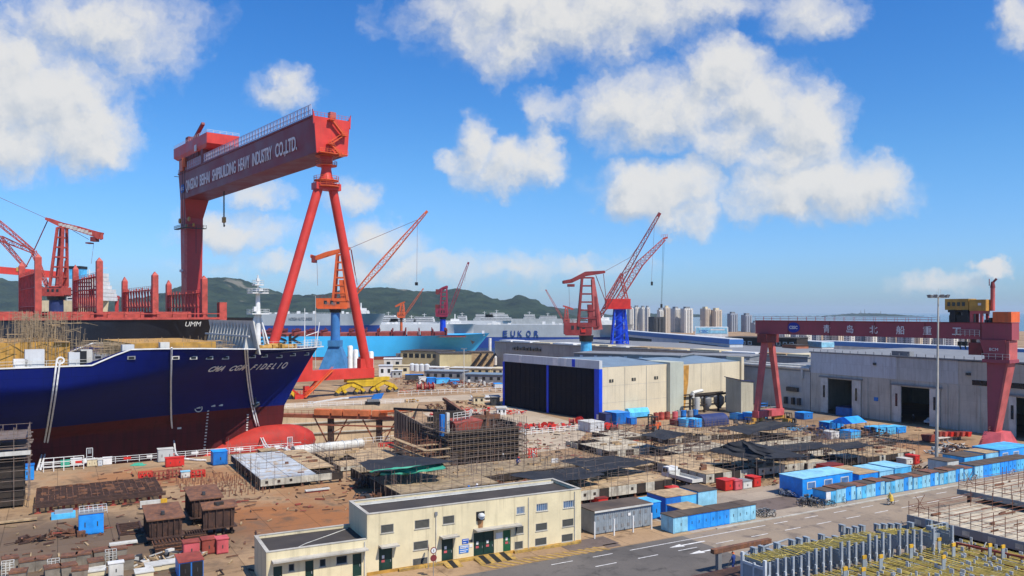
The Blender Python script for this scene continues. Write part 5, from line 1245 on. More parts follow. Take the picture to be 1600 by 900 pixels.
data = [('pale tank house with rounded corner right of the white silos', 600, 578, 628, 561, 8, 'bone', 'white'), ('small white hut with two dark doors at the foot of the gantry leg', 592, 590, 613, 572, 6, 'white', 'panel_grey'),
 ('yellow hut with a row of dark windows beside the white hut', 612, 586, 640, 572, 6, 'cream', 'cream'), ('long white roofed store behind the grey bunkhouse', 664, 580, 694, 574, 7, 'white', 'white'),
 ('grey bunkhouse with blue grey roof and white gable', 663, 594, 722, 580, 9, 'mid_grey', 'steel_grey'), ('pale olive store behind the blue grey carport', 702, 585, 766, 575, 8, 'ochre_wall', 'bone'),
 ('blue roofed carport on thin posts left of the black doors', 727, 598, 785, 585, 9, 'mid_grey', 'roof_blue'), ('low grey kiosk in front of the yellow hut', 613, 590, 628, 580, 4, 'grey_wall', 'panel_grey'),
 ('cream low building behind the carport near the black doors', 768, 586, 787, 576, 10, 'cream', 'cream'), ('cream gate house with two openings behind the red pump', 627, 561, 668, 551, 9, 'ochre_wall', 'bone'),
 ('small cream hut right of the red scrap in the dock yard', 740, 632, 757, 620, 5, 'cream', 'plank'), ('grey hut beside the left end of the black doors', 768, 634, 781, 621, 5, 'dark_grey', 'mid_grey'),
 ('little white cabin on the dark scaffolded block', 777, 649, 791, 638, 3, 'white', 'bone'), ('pale office cabin with a dark end on the dock road', 738, 627, 770, 621.5, 4, 'white', 'panel_grey')]
for (lab, bx, by, x1, yt, D, w_, rf) in data:
    T, p, L = shed_px(lab, bx, by, x1, yt, D, Vector((.965, -.26, 0)) if bx > 655 and by < 600 else Vector((1, .12, 0)), M[w_], M[rf], name='hut', cat='hut')
    n = max(2, int(L/3)); wins(T, L, n, zat(yt, p.y)*.4, zat(yt, p.y)*.75, M['glass_dark'], L/n*.4)
# white silos
for i, (px, yt, lab) in enumerate(((547.5, 540, 'tallest white silo, leftmost of the four'), (556, 546, 'second white silo from the left, half hidden by its taller neighbour'), (571.5, 548, 'third white silo, just right of the red gantry leg'), (580, 549, 'rightmost white silo of the four'))):
    p = at(px, HZ, 300); z = zat(yt, 300); T = thing('silo', lab, 'silo', (p.x, p.y, 0), 0, 'white silos behind the gantry sill')
    MB().lathe([(1.0, .5), (.92, 1.6), (.92, z-.4), (.6, z)], (0, 0, 0), 18).build('tank', M['white'], T, smooth=50)
    o = MB(); 
    for k in range(3): an = k*2.1; o.beam((math.cos(an)*.8, math.sin(an)*.8, 0), (math.cos(an)*.8, math.sin(an)*.8, 1.6), .15)
    o.build('legs', M['mid_grey'], T); o = MB(); o.beam((-.98, -.2, .5), (-.98, -.2, z), .06); o.beam((-.98, .2, .5), (-.98, .2, z), .06); o.build('ladder', M['bone'], T)
for i, (px, py) in enumerate(((651, 580), (659, 580), (667, 580), (644, 579))):
    p = gp(px, py); T = thing('storage_tank', '%s pale round tank in the row below the ochre workshop' % ('second', 'third', 'rightmost', 'leftmost')[i], 'tank', p, 0, 'pale tanks below the ochre workshop'); MB().lathe([(1.35, 0), (1.35, 3.0), (.5, 3.5)], n=16).build('shell', M['panel_grey'], T, smooth=40); MB().lathe([(.3, 3.4), (.3, 3.8)], n=8).build('hatch', M['mid_grey'], T)
# ================================================================= hull blocks being assembled on the yard
def hull_block(label, px, py, xr, xl, ytop, thick, deck, side='block_side', seed=0, pole=2.4, step=2.3, legs=True, name='hull_block', beams=6, d=a, e=b, clutter=10, group='hull blocks assembled on the yard', dense=1.0):
    P0 = gp(px, py); L = along(P0, d, xr); D = along(P0, e, xl) if xl < 2000 else xl-2000
    L = max(4, min(L, 60)); D = max(4, min(D, 40))
    z1 = zat(ytop, P0.y); z0 = z1-thick; r = random.Random(seed)
    T = thing(name, label, 'hull block', P0, ang(d), group)
    o = MB(); nx, ny = max(2, int(L/4.2)), max(2, int(D/4.2))
    for i in range(nx):
        for j in range(ny):
            if r.random() < .06: continue
            g_ = .04; o.box(L*i/nx+g_, D*j/ny+g_, z1-.1-r.uniform(0, .04), L*(i+1)/nx-g_, D*(j+1)/ny-g_, z1)
    if deck == 'deck_grey':
        o.mi = [0 if o.v[f[0]][0] < L*.45 else 1 for f in o.f]; o.build('deck_plate', [M['deck_grey'], M['deck_primer']], T)
    else: o.build('deck_plate', M[deck], T)
    o = MB(); n = max(3, int(L/1.7)); x = 0
    o2 = MB()
    for i in range(n):
        w = L/n; t_ = o if r.random() < .66 else o2; zz = z0+r.uniform(-.12, .1) if t_ is o2 else z0; t_.box(i*w+.02, -.02, zz, (i+1)*w-.02, .16, z1-.12)
        if t_ is o and r.random() < .5: x_ = i*w+w*.5; o2.box(x_-.22, -.06, (z0+z1)/2-.2, x_+.22, -.025, (z0+z1)/2+.22)
    n = max(3, int(D/1.9))
    for i in range(n):
        w = D/n; t_ = o if r.random() < .3 else o2; t_.box(-.02, i*w+.2, z0, .14, (i+1)*w-.02, z1-.12)
    o.build('side_girder', M[side], T); o2.build('open_web', M['block_dark'], T)
    o = MB()
    for i in range(beams): y = D*(i+.5)/beams; o.box(.3, y-.15, z0+.05, L-.3, y+.15, z1-.16)
    for i in range(int(L/2.2)): x = 1+i*2.2; o.box(x-.08, .3, z0+.25, x+.08, D-.3, z1-.16)
    o.build('stiffeners', M['block_dark'], T)
    if legs and z0 > .35:
        for i in range(max(3, int(L/2.6))):
            x = .4+i*(L-.8)/max(2, int(L/2.6)-1); o = MB(); o.box(x-.16, .2, 0, x+.16, .5, z0); o.box(x-.3, .05, 0, x+.3, .65, .12); o.build('support_leg', M['rusty_steel'], T)
        for i in range(1, max(3, int(D/3))):
            y = i*D/max(3, int(D/3)); o = MB(); o.box(.2, y-.16, 0, .5, y+.16, z0); o.build('support_leg', M['rusty_steel'], T)
    if pole:
        o = MB(); tops = []
        def run(p, q):
            p = Vector(p); q = Vector(q); n = max(2, int((q-p).length/step*dense))
            for i in range(n+1):
                c = p.lerp(q, i/n); c += Vector((r.uniform(-.3, .3), r.uniform(-.2, .2), 0))
                if r.random() < .12: continue
                h0 = r.uniform(.75, 1.35)*pole; zb = 0 if r.random() < .6 else z0
                o.beam((c.x, c.y, zb), (c.x+r.uniform(-.08, .08), c.y+r.uniform(-.08, .08), z1+h0), .043)
            for z in (.55, 1.1, 1.75):
                if z < pole*1.1:
                    for i in range(n):
                        if r.random() < .8:
                            o.beam(p.lerp(q, i/n)+Vector((0, 0, z1+z+r.uniform(-.12, .12))), p.lerp(q, (i+1.12)/n)+Vector((0, 0, z1+z+r.uniform(-.12, .12))), .034)
        e_ = .35
        run((-e_, -e_, 0), (L+e_, -e_, 0)); run((-e_, -e_, 0), (-e_, D+e_, 0)); run((-e_, D+e_, 0), (L+e_, D+e_, 0)); run((L+e_, -e_, 0), (L+e_, D+e_, 0))
        for k in range(int(2*dense)): y = D*(k+1)/(int(2*dense)+1); run((0, y, 0), (L, y, 0))
        o.build('scaffold', M['pole_steel'], T)
    o = MB()
    for k in range(clutter):
        x, y = r.uniform(.5, L-1.5), r.uniform(.5, D-1); w = r.uniform(.3, 2.2); o.box(x, y, z1+.005, min(L, x+w), y+r.uniform(.15, .6), z1+r.uniform(.08, .5))
    if clutter: o.build('loose_timber', M[r.choice(['plank', 'rusty_steel', 'dark_rust'])], T)
    return T
HBK = hull_block
HBK('pale grey topped hull block on a forest of rusty stumps at the left', 407, 767, 536, 361, 749, 1.15, 'deck_grey', seed=1, clutter=9)
HBK('low tan hull block in front of the big white roll', 532, 738, 690, 492, 729, .8, 'deck_primer', seed=2)
HBK('brown hull block roofed with a black and green awning', 626, 790, 780, 548, 772, 1.5, 'deck_brown', 'block_dark', seed=3, dense=1.4)
HBK('wide tan hull block with red floor strips where a crouching welder works', 716, 762, 905, 676, 748, 1.2, 'deck_brown', 'block_dark', seed=4)
HBK('hull block with patched white edge just behind the right end of the cream building', 906, 790, 1050, 845, 766.5, 1.5, 'deck_primer', seed=5, dense=1.3)
HBK('cream plated hull block with ragged white front edge near the grey container', 952, 715, 1027, 884, 705, 1.3, 'deck_pale', seed=6, dense=1.3)
HBK('hull block with stepped cut-out next to the parked flatbed truck', 1103, 757, 1182, 1004, 741, 1.5, 'deck_primer', seed=7, dense=1.2)
HBK('left hull block of the long white edged row behind the blue cabins', 1186, 748, 1257, 1128, 731, 1.3, 'deck_primer', seed=8, dense=1.4)
HBK('middle hull block of the long white edged row behind the blue cabins', 1262, 739, 1350, 1205, 724, 1.25, 'deck_pale', seed=9, dense=1.4)
HBK('right hull block of the long white edged row behind the blue cabins', 1355, 729, 1430, 1300, 714, 1.2, 'deck_primer', seed=10, dense=1.3)
HBK('small hull block with one long white beam near the small gantry', 1240, 697, 1276, 1176, 683, 1.0, 'deck_primer', seed=11, dense=1.2)
HBK('far hull block under the black sheet below the forklift', 1046, 695, 1130, 1000, 686, 1.0, 'deck_primer', seed=12, dense=1.3)
HBK('low hull block full of loose frames in the middle of the yard', 1060, 718, 1150, 1020, 708, .9, 'deck_pale', 'block_dark', seed=13, dense=1.5)
HBK('far hull block lying left of the far frames of the small gantry', 1130, 688, 1190, 1090, 680, .9, 'deck_primer', 'block_dark', seed=15, dense=1.2)
HBK('long low hull block between the twin black sheets', 1205, 716, 1300, 1150, 706, .9, 'deck_pale', 'block_dark', seed=16, dense=1.5)
HBK('tan hull block squeezed between the wide black sheet and the patched white one', 972, 742, 1030, 925, 731, 1.1, 'deck_primer', 'block_dark', seed=18, dense=1.3)
HBK('tan hull block with red floor just left of the tent shaped sheet', 1092, 731, 1140, 1048, 721, 1.0, 'deck_primer', seed=19, dense=1.3)
HBK('far pale hull block behind the small black sheet', 968, 692, 1010, 925, 684, .9, 'deck_pale', 'block_dark', seed=20, dense=1.2)
HBK('brown hull block low between the flat black sheets', 1290, 721, 1345, 1250, 712, .9, 'deck_primer', seed=22, dense=1.3)
HBK('small tan hull block beside the white sign stand', 880, 748, 930, 850, 740, .9, 'deck_brown', seed=23, dense=1.2)
HBK('narrow hull block at the right end of the block field near the floodlight mast', 1320, 708, 1400, 1280, 699, .9, 'deck_primer', 'block_dark', seed=17, dense=1.2)
# concrete coloured deck sections at the lower right
Pq = gp(1419, 826); z1 = zat(804, Pq.y)
def deck_section(label, Pq, L, D, z1, th, seed, mt='deck_pale'):
    r = random.Random(seed); T = thing('deck_section', label, 'deck section', Pq, AY, 'pale deck sections at the lower right')
    o = MB(); n = 9
    for i in range(n): o.box(.02, -D*(i+1)/n+.03, z1-.12, L, -D*i/n-.03, z1-r.uniform(0, .04))
    o.build('deck_plate', M[mt], T)
    o = MB(); o.box(-.12, -D, z1-th, .1, .1, z1-.02); o.box(.1, -.1, z1-th, L, .1, z1-.13); o.box(.1, -D, z1-th, L, -D+.2, z1-.13); o.build('edge_girder', M['mid_grey'], T)
    for i in range(int(D/3.1)): 
        y = -1-i*3.1; MB().box(-.17, y-.9, z1-th+.2, -.125, y, z1-.28).build('edge_patch', M['block_side'], T)
    o = MB()
    for i in range(8): o.box(.4, -D*(i+.5)/8-.1, z1-th, L-.3, -D*(i+.5)/8+.1, z1-.2)
    o.build('stiffeners', M['block_dark'], T)
    for i in range(3):
        for j in range(3):
            o = MB(); o.box(1+i*(L-2)/2-.2, -1-j*(D-2)/2-.2, 0, 1+i*(L-2)/2+.2, -1-j*(D-2)/2+.2, z1-th); o.build('support_leg', M['dark_rust'], T)
    o = MB()
    for i in range(14):
        y = -D*i/13
        for x in ([.15, L*.35, L*.7] if i % 2 else [.15, L*.5]): 
            x += r.uniform(-.5, .5) if x > 1 else 0; o.beam((x, y, z1), (x, y, z1+r.uniform(1.5, 2.6)), .06)
        o.beam((.1, y, z1+.9+r.uniform(-.1, .1)), (L, y, z1+.9+r.uniform(-.3, .3)), .05)
        if i % 2: o.beam((.1, y, z1+.45), (L, y, z1+.4), .05)
    for z in (.6, 1.2): o.beam((.15, 0, z1+z), (.15, -D, z1+z), .05); o.beam((.1, 0, z1+z), (L, 0, z1+z), .05)
    o.beam((1.5, 0, z1+.2), (3.5, 0, z1+2.2), .05); o.beam((1.5, 0, z1+2.2), (3.5, 0, z1+.2), .05)
    o.build('scaffold', M['pole_rust'], T)
    o = MB()
    for k in range(26): x, y = r.uniform(.5, L-2), r.uniform(-D+.5, -.5); o.box(x, y, z1, x+r.uniform(.2, 2.4), y+r.uniform(.1, .25), z1+r.uniform(.06, .3))
    o.build('loose_steel', M['rusty_steel'], T)
    return T
deck_section('pale deck section with rust red railing nearest the grey frames', Pq, 34, 17.5, z1, 1.1, 3)
deck_section('further deck section with a raised edge at the right border', Pq+a*14.5+b*2.2, 24, 15.5, z1+1.3, .7, 4)
P3 = Pq-b*18.2; deck_section('deck section beside the dark gap at the lower right corner', P3, 26, 12, z1-.1, 1.3, 5)
o = MB(); Z = 2.6; T = thing('pipe_truss', 'red and white pipe truss lying in the dark gap below the deck sections', 'truss', gp(1495, 872), 0)
Bq = gp(1495, 872)
o.beam((0, 0, .5), tuple(gp(1640, 905)-Bq+Vector((0, 0, .5))), .2); o.beam((0, 0, 1.7), tuple(gp(1640, 905)-Bq+Vector((0, 0, 1.7))), .22)
for k in range(8):
    f = k/7; c = (gp(1640, 905)-Bq)*f; o.beam(c, c+Vector((0, 0, 1.8)), .14)
o.build('chord', M['red_oxide'], T); o = MB(); o.beam((0, -.6, 1.0), tuple(gp(1640, 905)-Bq+Vector((0, -.6, 1.0))), .14); o.beam((2, -.6, 0), (1, -.6, 2), .1); o.beam((2, -.6, 0), (3, -.6, 2), .1); o.build('white_rail', M['bone'], T)
# ================================================================= awnings and sheets
def tarp(label, cs, mt, sag=.6, seed=0, posts=True, name='tarpaulin', group='sheets stretched over the hull blocks'):
    """cs: picture corners with their heights, going round"""
    pts = [gp(px, py, z+.5) for (px, py, z) in cs]; c = sum(pts, Vector())/4; pts = [c+(p-c)*1.16 for p in pts]
    T = thing(name, label, 'tarpaulin', (c.x, c.y, 0), 0, group); r = random.Random(seed); ox = r.uniform(0, 99)
    def fn(u, v):
        p = pts[0].lerp(pts[1], u).lerp(pts[3].lerp(pts[2], u), v); ed = 4*u*(1-u)*4*v*(1-v)
        k = noise.noise(Vector((u*4+ox, v*3, 0)))*.5+noise.noise(Vector((u*11+ox, v*7, 3)))*.18
        dz = -sag*ed+k*sag*.9
        q = Vector((noise.noise(Vector((u*5, v*5, ox))), noise.noise(Vector((u*5, v*5, ox+9))), 0))*.7
        return (p.x-c.x+q.x, p.y-c.y+q.y, p.z+dz)
    o = MB(); n = 22; o.grid(fn, n, 12)
    top = len(o.v); vs = [(x, y, z-.04) for x, y, z in o.v]; fs = [tuple(reversed(f)) for f in o.f]; o.add(vs, fs)
    o.build('sheet', M[mt], T, smooth=True, recalc=False)
    if posts:
        o = MB()
        for k in range(14):
            u, v = r.random(), r.choice([0.02, .98]) if k % 2 else r.random(); x, y, z = fn(u, v); o.beam((x, y, 0), (x, y, z-.04), .07)
        o.build('posts', M['pole_steel'], T)
    return T
tarp('black sheet forming the upper part of the awning at the green edge', [(567, 723, 3.6), (628, 712, 3.9), (698, 721, 3.9), (590, 736, 3.6)], 'tarp_black', .35, 1)
tarp('bright green sheet along the front of the black awning', [(588, 735, 3.6), (684, 724, 3.6), (688, 733, 3.3), (604, 741, 3.0)], 'tarp_green', .5, 2)
tarp('long black sheet draped just behind the cream building roof', [(806, 741, 3.2), (902, 731, 3.4), (935, 742, 3.3), (860, 754, 3.0)], 'tarp_black', .4, 3)
tarp('wide black sheet with pointed ends left of the patched hull blocks', [(884, 719, 3.4), (960, 713, 3.6), (1012, 722, 3.4), (935, 736, 3.2)], 'tarp_black', .5, 4)
tarp('small black sheet nearest the orange forklift', [(1004, 680, 3.4), (1036, 671, 3.6), (1068, 678, 3.2), (1040, 686, 3.0)], 'tarp_black', .4, 5)
tarp('black sheet at the foot of the small gantry', [(1132, 668, 3.6), (1205, 659, 4.0), (1240, 663, 3.6), (1172, 677, 3.2)], 'tarp_black', .6, 6)
tarp('black tent shaped sheet with a peak, left half of the twin sheets', [(1112, 703, 3.6), (1160, 689, 5.4), (1205, 706, 4.2), (1172, 716, 3.2)], 'tarp_black', .3, 7)
tarp('black sheet sloping right from the tent shaped sheet', [(1162, 690, 5.3), (1200, 697, 4.0), (1254, 712, 3.4), (1196, 715, 3.4)], 'tarp_black', .3, 8)
tarp('flat black sheet over the middle of the long white edged row', [(1200, 697, 3.4), (1276, 691, 3.6), (1288, 699, 3.4), (1216, 706, 3.2)], 'tarp_black', .4, 9)
tarp('flat black sheet at the right end of the white edged row', [(1288, 695, 3.4), (1335, 690, 3.6), (1362, 696, 3.4), (1310, 703, 3.2)], 'tarp_black', .4, 10)
# ================================================================= the dark scaffolded hull section at the dock
Pq = gp(702, 730); L = along(Pq, a, 817); D = along(Pq, b, 631)
T = thing('hull_section', 'tall dark hull section wrapped in many tiers of scaffolding beside the dock', 'hull section', Pq, AY)
r = random.Random(21); ZT = 6.6
o = MB(); o.box(.6, .75, .4, L-.4, 1.2, ZT-.3); o.box(.9, 1.2, .6, 1.2, D, ZT-1); o.box(L-1.2, 1.2, .6, L-.9, D*.8, ZT+.4)
for k in range(5): y = 2+k*(D-3)/5; o.box(1.3, y, .6, L-1.3, y+.15, 4.5+.3*k)
o.box(1.3, D*.45, .6, L*.5, D*.45+.3, ZT+2.2)
o.build('inner_bulkheads', M['block_dark'], T)
o = MB(); o.hexa([(1.0, D*.5, .5), (1.3, D*.5, .5), (1.3, D+8, .5), (1.0, D+8, .5)], [(1.0, D*.5, 5.6), (1.3, D*.5, 5.6), (1.3, D+8, 7.3), (1.0, D+8, 7.3)])
o.build('side_plate', paint('plate_brown', (.26, .19, .13), .75, .2, .4, streak=.5), T)
o = MB()
for k in range(12): y = D*.5+.8+k*(D*.5+6.5)/12; o.box(.9, y, .6, 1.0, y+.14, 5.4+1.5*k/12)
o.build('plate_stiffeners', M['dark_rust'], T)
o = MB(); o.box(1.0, D*.55, 6.7, L*.75, D*.55+.3, 7.6); o.beam((1, D+8, 7.4), (L*.6, D*.62, 7.9), .5, .5); o.build('black_rim', M['black'], T)
o = MB(); o.hexa([(L*.55, D*.36, .5), (L*.55+.3, D*.36, .5), (L*.55+.3, D*.9, .5), (L*.55, D*.9, .5)], [(L*.55, D*.36, 7.0), (L*.55+.3, D*.36, 7.0), (L*.55+.3, D*.9, 9.8), (L*.55, D*.9, 9.8)]); o.box(L*.55+.3, D*.36, .5, L*.9, D*.36+.3, 7.8); o.build('brown_bulkhead', M['dark_rust'], T)
o = MB(); o.box(L*.55-.2, D*.36-.3, 7.0, L*.95, D*.36+.5, 7.9); o.beam((L*.55, D*.36, 7.5), (L*.55, D*.95, 10), .7, .5); o.box(L*.74, D*.36-.4, 5.2, L*.79, D*.36+.4, 8.6); o.build('rust_coaming', M['rusty_steel'], T)
o = MB(); o.hexa([(3, 3, 5.6), (L*.5, 3, 5.6), (L*.5, 6, 5.6), (3, 6, 5.6)], [(2.5, 3, 7.4), (L*.55, 3, 7.6), (L*.5, 7, 8.0), (3, 7, 7.8)]); o.build('red_casing', M['red_oxide'], T)
o = MB(); o.rail([(2.5, 3.5, 7.8), (6.5, 5, 7.8), (8.5, 8, 7.8)], 1.4, 1, .1, 3); o.box(1.6, 4.5, 5, 2.2, 5.2, 9.2); o.build('white_stair_rail', M['bone'], T)
o = MB(); o.box(.2, 4.0, 5, 1.0, 4.8, 9.0); o.build('blue_post', M['blue'], T)
o = MB(); o2 = MB()
for k in range(5):
    z = 1.3+k*1.15
    o.box(-.3-.12*(k % 2), .1, z, L+.5, .7, z+.07); o.box(-.3, .75, z, .4, D*.55, z+.07); o.box(L-.2, .75, z, L+.5, D*.5, z+.07)
    for q in (.5, 1.0):
        o2.beam((-.35, -.3, z+q), (L+.6, -.3, z+q), .055); o2.beam((-.35, -.3, z+q), (-.35, D*.6, z+q), .055); o2.beam((L+.6, -.3, z+q), (L+.6, D*.5, z+q), .055)
for i in range(20):
    x = -.35+i*(L+.95)/19; o2.beam((x, -.3, 0), (x, -.3, r.uniform(6.5, 8.5)), .07); o2.beam((x+.3, .8, 0), (x+.3, .8, r.uniform(6, 8)), .06)
for i in range(16):
    y = -.3+i*D*.9/15; o2.beam((-.35, y, 0), (-.35, y, r.uniform(6.5, 9)), .07); o2.beam((L+.6, y*.6, 0), (L+.6, y*.6, r.uniform(6.5, 8.5)), .07)
for k in range(90):
    x, y = r.uniform(1, L-1), r.uniform(1, D*.8); o2.beam((x, y, 1), (x, y, r.uniform(6, 9)), .06)
    z = r.uniform(5, 8); o2.beam((x, y, z), (x+r.choice([-3, 3, 0]), y+r.uniform(-1, 3), z+r.uniform(-.2, .2)), .05)
o.build('plank_walk', paint('plank_dark', (.17, .12, .075), .85, .4, 1), T); o2.build('scaffold_poles', M['pole_steel'], T)
# second, lower scaffolded piece on its left
Pq = gp(664, 738); L = along(Pq, a, 704); T = thing('hull_section', 'low tangle of scaffold poles and planks left of the tall dark hull section', 'hull section', Pq, AY); D = 18
o = MB(); o2 = MB(); 
for k in range(3): z = .9+k*1.4; o.box(-.2, -.2, z, L, .8, z+.1); o.box(-.2, .8, z, .8, D, z+.1); o.box(1, 5, z, L, 6, z+.1)
for k in range(75): x, y = r.uniform(-.2, L), r.uniform(-.2, D); o2.beam((x, y, 0), (x, y, r.uniform(2.5, 5.6)), .06); z = r.uniform(1, 4.6); o2.beam((x, y, z), (x+r.uniform(-3, 3), y+r.uniform(-1, 1), z), .05)
o.build('plank_walk', M['plank'], T); o2.build('scaffold_poles', M['pole_rust'], T); MB().box(.5, 1, .5, L-.5, D-1, 1.2).build('keel_panel', M['block_dark'], T)
# ================================================================= red trestle walkway standing in the dock
Yw = 223.0; A = at(494, HZ, Yw+2); A.z = 0; B = at(640, HZ, Yw-3); B.z = 0; d = (B-A).normalized(); L = (B-A).length
T = thing('dock_trestle', 'rusty orange trestle walkway on two braced columns inside the dry dock', 'trestle', A, ang(d)); RO = paint('trestle_rust', (.34, .10, .05), .7, .3, .6, rust=.4)
o = MB(); o.box(-10, -1.2, -1.6, L+1, -.9, -.9); o.box(-10, 1.0, -1.6, L+1, 1.3, -.9); o.box(-10, -1.2, -.9, L*.8, 1.3, -.7); o.box(L*.05, -1.4, -3.6, L+1, -1.2, -3.2)
o.build('deck_beam', RO, T)
for x in (L*.16, L*.68):
    o = MB(); o.box(x-.7, -.7, -11, x+.7, .7, -1.6); o.box(x-1.2, -1, -11, x+1.2, 1, -10.2); o.build('column', M['dark_rust'], T)
    o = MB(); o.beam((x, 0, -10.5), (x-4.8, 0, -1.8), .3); o.beam((x, 0, -10.5), (x+4.8, 0, -1.8), .3); o.beam((x, 0, -6), (x+5.6, 0, -3), .2); o.build('brace', RO, T)
for x, w in ((0, 4.5), (5.2, 3.0), (8.6, 4.2), (13.5, 2.6), (17.0, 3.8)): MB().box(x, -1.5, -.7, x+w, .6, .9).build('fender_box', paint('trestle_orange', (.62, .17, .06), .65, .25, .5), T)
o = MB(); o.rail([(-10, -1.2, -.7), (L, -1.2, -.7)], 1.2, 2, .09); o.build('railing', RO, T)
o = MB(); o.beam((L*.72, -1.6, .6), (L+1.5, -2, 1.6), .7, .6); o.beam((L*.72, -1.6, .0), (L+1.5, -2, 1.0), .25); o.build('boom', M['crane_orange'], T)
p = at(425, HZ, 231); T = thing('quay_block', 'pale caisson block with an orange rim behind the red bulb of the bow', 'caisson', (p.x, p.y, 0), AD); o = MB(); o.box(0, 0, -9, 12.5, 3, -2.6); o.build('block', M['pale_concrete'], T); MB().box(-.2, -.2, -2.6, 12.7, 3.2, -1.2).build('rim', M['crane_orange'], T)
# ================================================================= railings of the dock and yard fences
def railing(label, p, q, mt, h=1.1, step=2.0, r_=.07, bars=2, name='dock_railing', group=None, z=0):
    A, B = gp(*p), gp(*q); T = thing(name, label, 'railing', A, ang(B-A), group); L = (B-A).length
    o = MB(); o.rail([(0, 0, z), (L, 0, z)], h, step, r_, bars)
    return T, L, o
T, L, o = railing('white railing with red panels along the near edge of the dry dock', (62, 733.5), (470, 700), 'white', 1.2, 2.0, .09, 3); o.build('rails', M['white'], T)
r = random.Random(4); 
for k in range(11): x = L*.12+k*L*.085; o = MB(); o.box(x, -.05, .55, x+r.uniform(.8, 2.0), .05, 1.0); o.build('warning_panel', M[['signal_red', 'white'][k % 2]], T)
T, L, o = railing('white railing with rope coils further right along the dock edge', (560, 694), (640, 687), 'white', 1.2, 1.6, .08, 2); o.build('rails', M['white'], T)
T, L, o = railing('white railing on the far edge of the dry dock', (434, 638.5), (650, 628.5), 'white', 1.1, 2.4, .1, 2); o.build('rails', M['white'], T)
T, L, o = railing('white picket railing on the far side of the dock road', (622, 618.5), (784, 612), 'white', 1.5, 2.2, .12, 2); o.build('rails', M['white'], T)
T, L, o = railing('white railing between the red machines and the sunlit apron', (812, 681), (916, 672), 'white', 1.3, 1.5, .1, 3); o.build('rails', M['white'], T)
T, L, o = railing('row of white bollard posts before the long grey cabin', (929, 842), (1018, 827), 'white', 1.9, 3.2, .12, 1); 
o = MB()
for k in range(4): x = L*k/3; o.box(x-.07, -.07, 0, x+.07, .07, 2.1)
o.build('posts', M['white'], T)
# ================================================================= generic yard items
def cabinet(label, px, py, x1, D, yt, body, roof, doors=0, group=None, name='storage_cabinet', cat='cabinet', d=a, sk=.0, win=0, dcol=None, L=None):
    P0 = gp(px, py); L = L or along(P0, d, x1); L = max(.5, abs(L)); z = zat(yt, P0.y)
    T = thing(name, label, cat, P0, ang(d), group)
    o = MB(); o.box(0, 0, .08, L, D, z); o.box(.1, .1, 0, L-.1, D-.1, .08); o.build('body', M[body], T)
    o = MB(); o.box(-.08, -.08, z, L+.08, D+.08, z+.1); o.build('roof', M[roof], T)
    for i in range(doors):
        w = L/doors; dd = MB(); dd.box(i*w+.08, -.05, .18, (i+1)*w-.08, .03, z-.12); dr = dd.build('door', M[dcol or body], T)
        h_ = MB(); h_.box(i*w+w*.46, -.09, z*.4, i*w+w*.54, -.05, z*.62); h_.build('handle', M['dark_grey'], dr)
    for i in range(win):
        w = L/win; o = MB(); o.box(i*w+w*.25, -.05, z*.45, i*w+w*.75, .03, z*.82); f_ = o.build('window', M['bone'], T); MB().box(i*w+w*.3, -.08, z*.5, i*w+w*.7, -.045, z*.78).build('pane', M['glass_blue'], f_)
    return T
# long roadside row of pale lockers
P0 = gp(1290, 790); Ltot = along(P0, a, 1519); n = 16
for i in range(n):
    x = Ltot*i/n; w = Ltot/n; Pk = P0+a*x; col = ['sky_paint', 'pale_cyan', 'bright_blue', 'pale_cyan', 'sky_paint', 'pale_cyan', 'pale_cyan', 'sky_paint'][(i*5+i//3) % 8]
    T = thing('storage_locker', '%s locker, %s from the left of the long roadside row' % ({'sky_paint': 'sky blue', 'pale_cyan': 'pale cyan', 'bright_blue': 'bright blue'}[col], ORD[i]), 'locker', Pk, AY, 'long row of roadside lockers')
    h_ = 2.0+.1*((i*7) % 3); o = MB(); o.box(.02, (i % 3)*.06, .05, w-.02, 2.3, h_); o.build('body', M[col], T); MB().box(-.05, -.1+(i % 3)*.06, h_, w+.05, 2.4, h_+.08+.05*(i % 2)).build('roof', M[['roof_brown', 'rusty_steel', 'roof_brown', 'pole_rust'][i % 4]], T)
    for k in range(1 if w < 2.2 else 2):
        q0 = .12+k*(w-.1)/2; q1 = q0+((w-.2) if w < 2.2 else (w-.3)/2); y0 = (i % 3)*.06; o = MB(); o.box(q0, y0-.04, .15, q1, y0+.03, h_-.12); dr = o.build('door', M[col if (i+k) % 3 else 'pale_cyan'], T); MB().box((q0+q1)/2+.2, y0-.08, h_*.4, (q0+q1)/2+.27, y0-.04, h_*.62).build('handle', M['dark_grey'], dr)
T = thing('notice_board', 'white notice board on the left end of the long locker row', 'board', P0-a*.05+b*.3, AY); o = MB(); o.box(.05, -.42, .7, 1.0, -.34, 1.9); bd_ = o.build('panel', M['white'], T); o = MB(); o.box(.1, -.4, 0, .16, -.36, 1.9); o.box(.9, -.4, 0, .96, -.36, 1.9); o.build('post', M['mid_grey'], T)
P0 = gp(1523, 749); Ltot = along(P0, a, 1612); n = 7
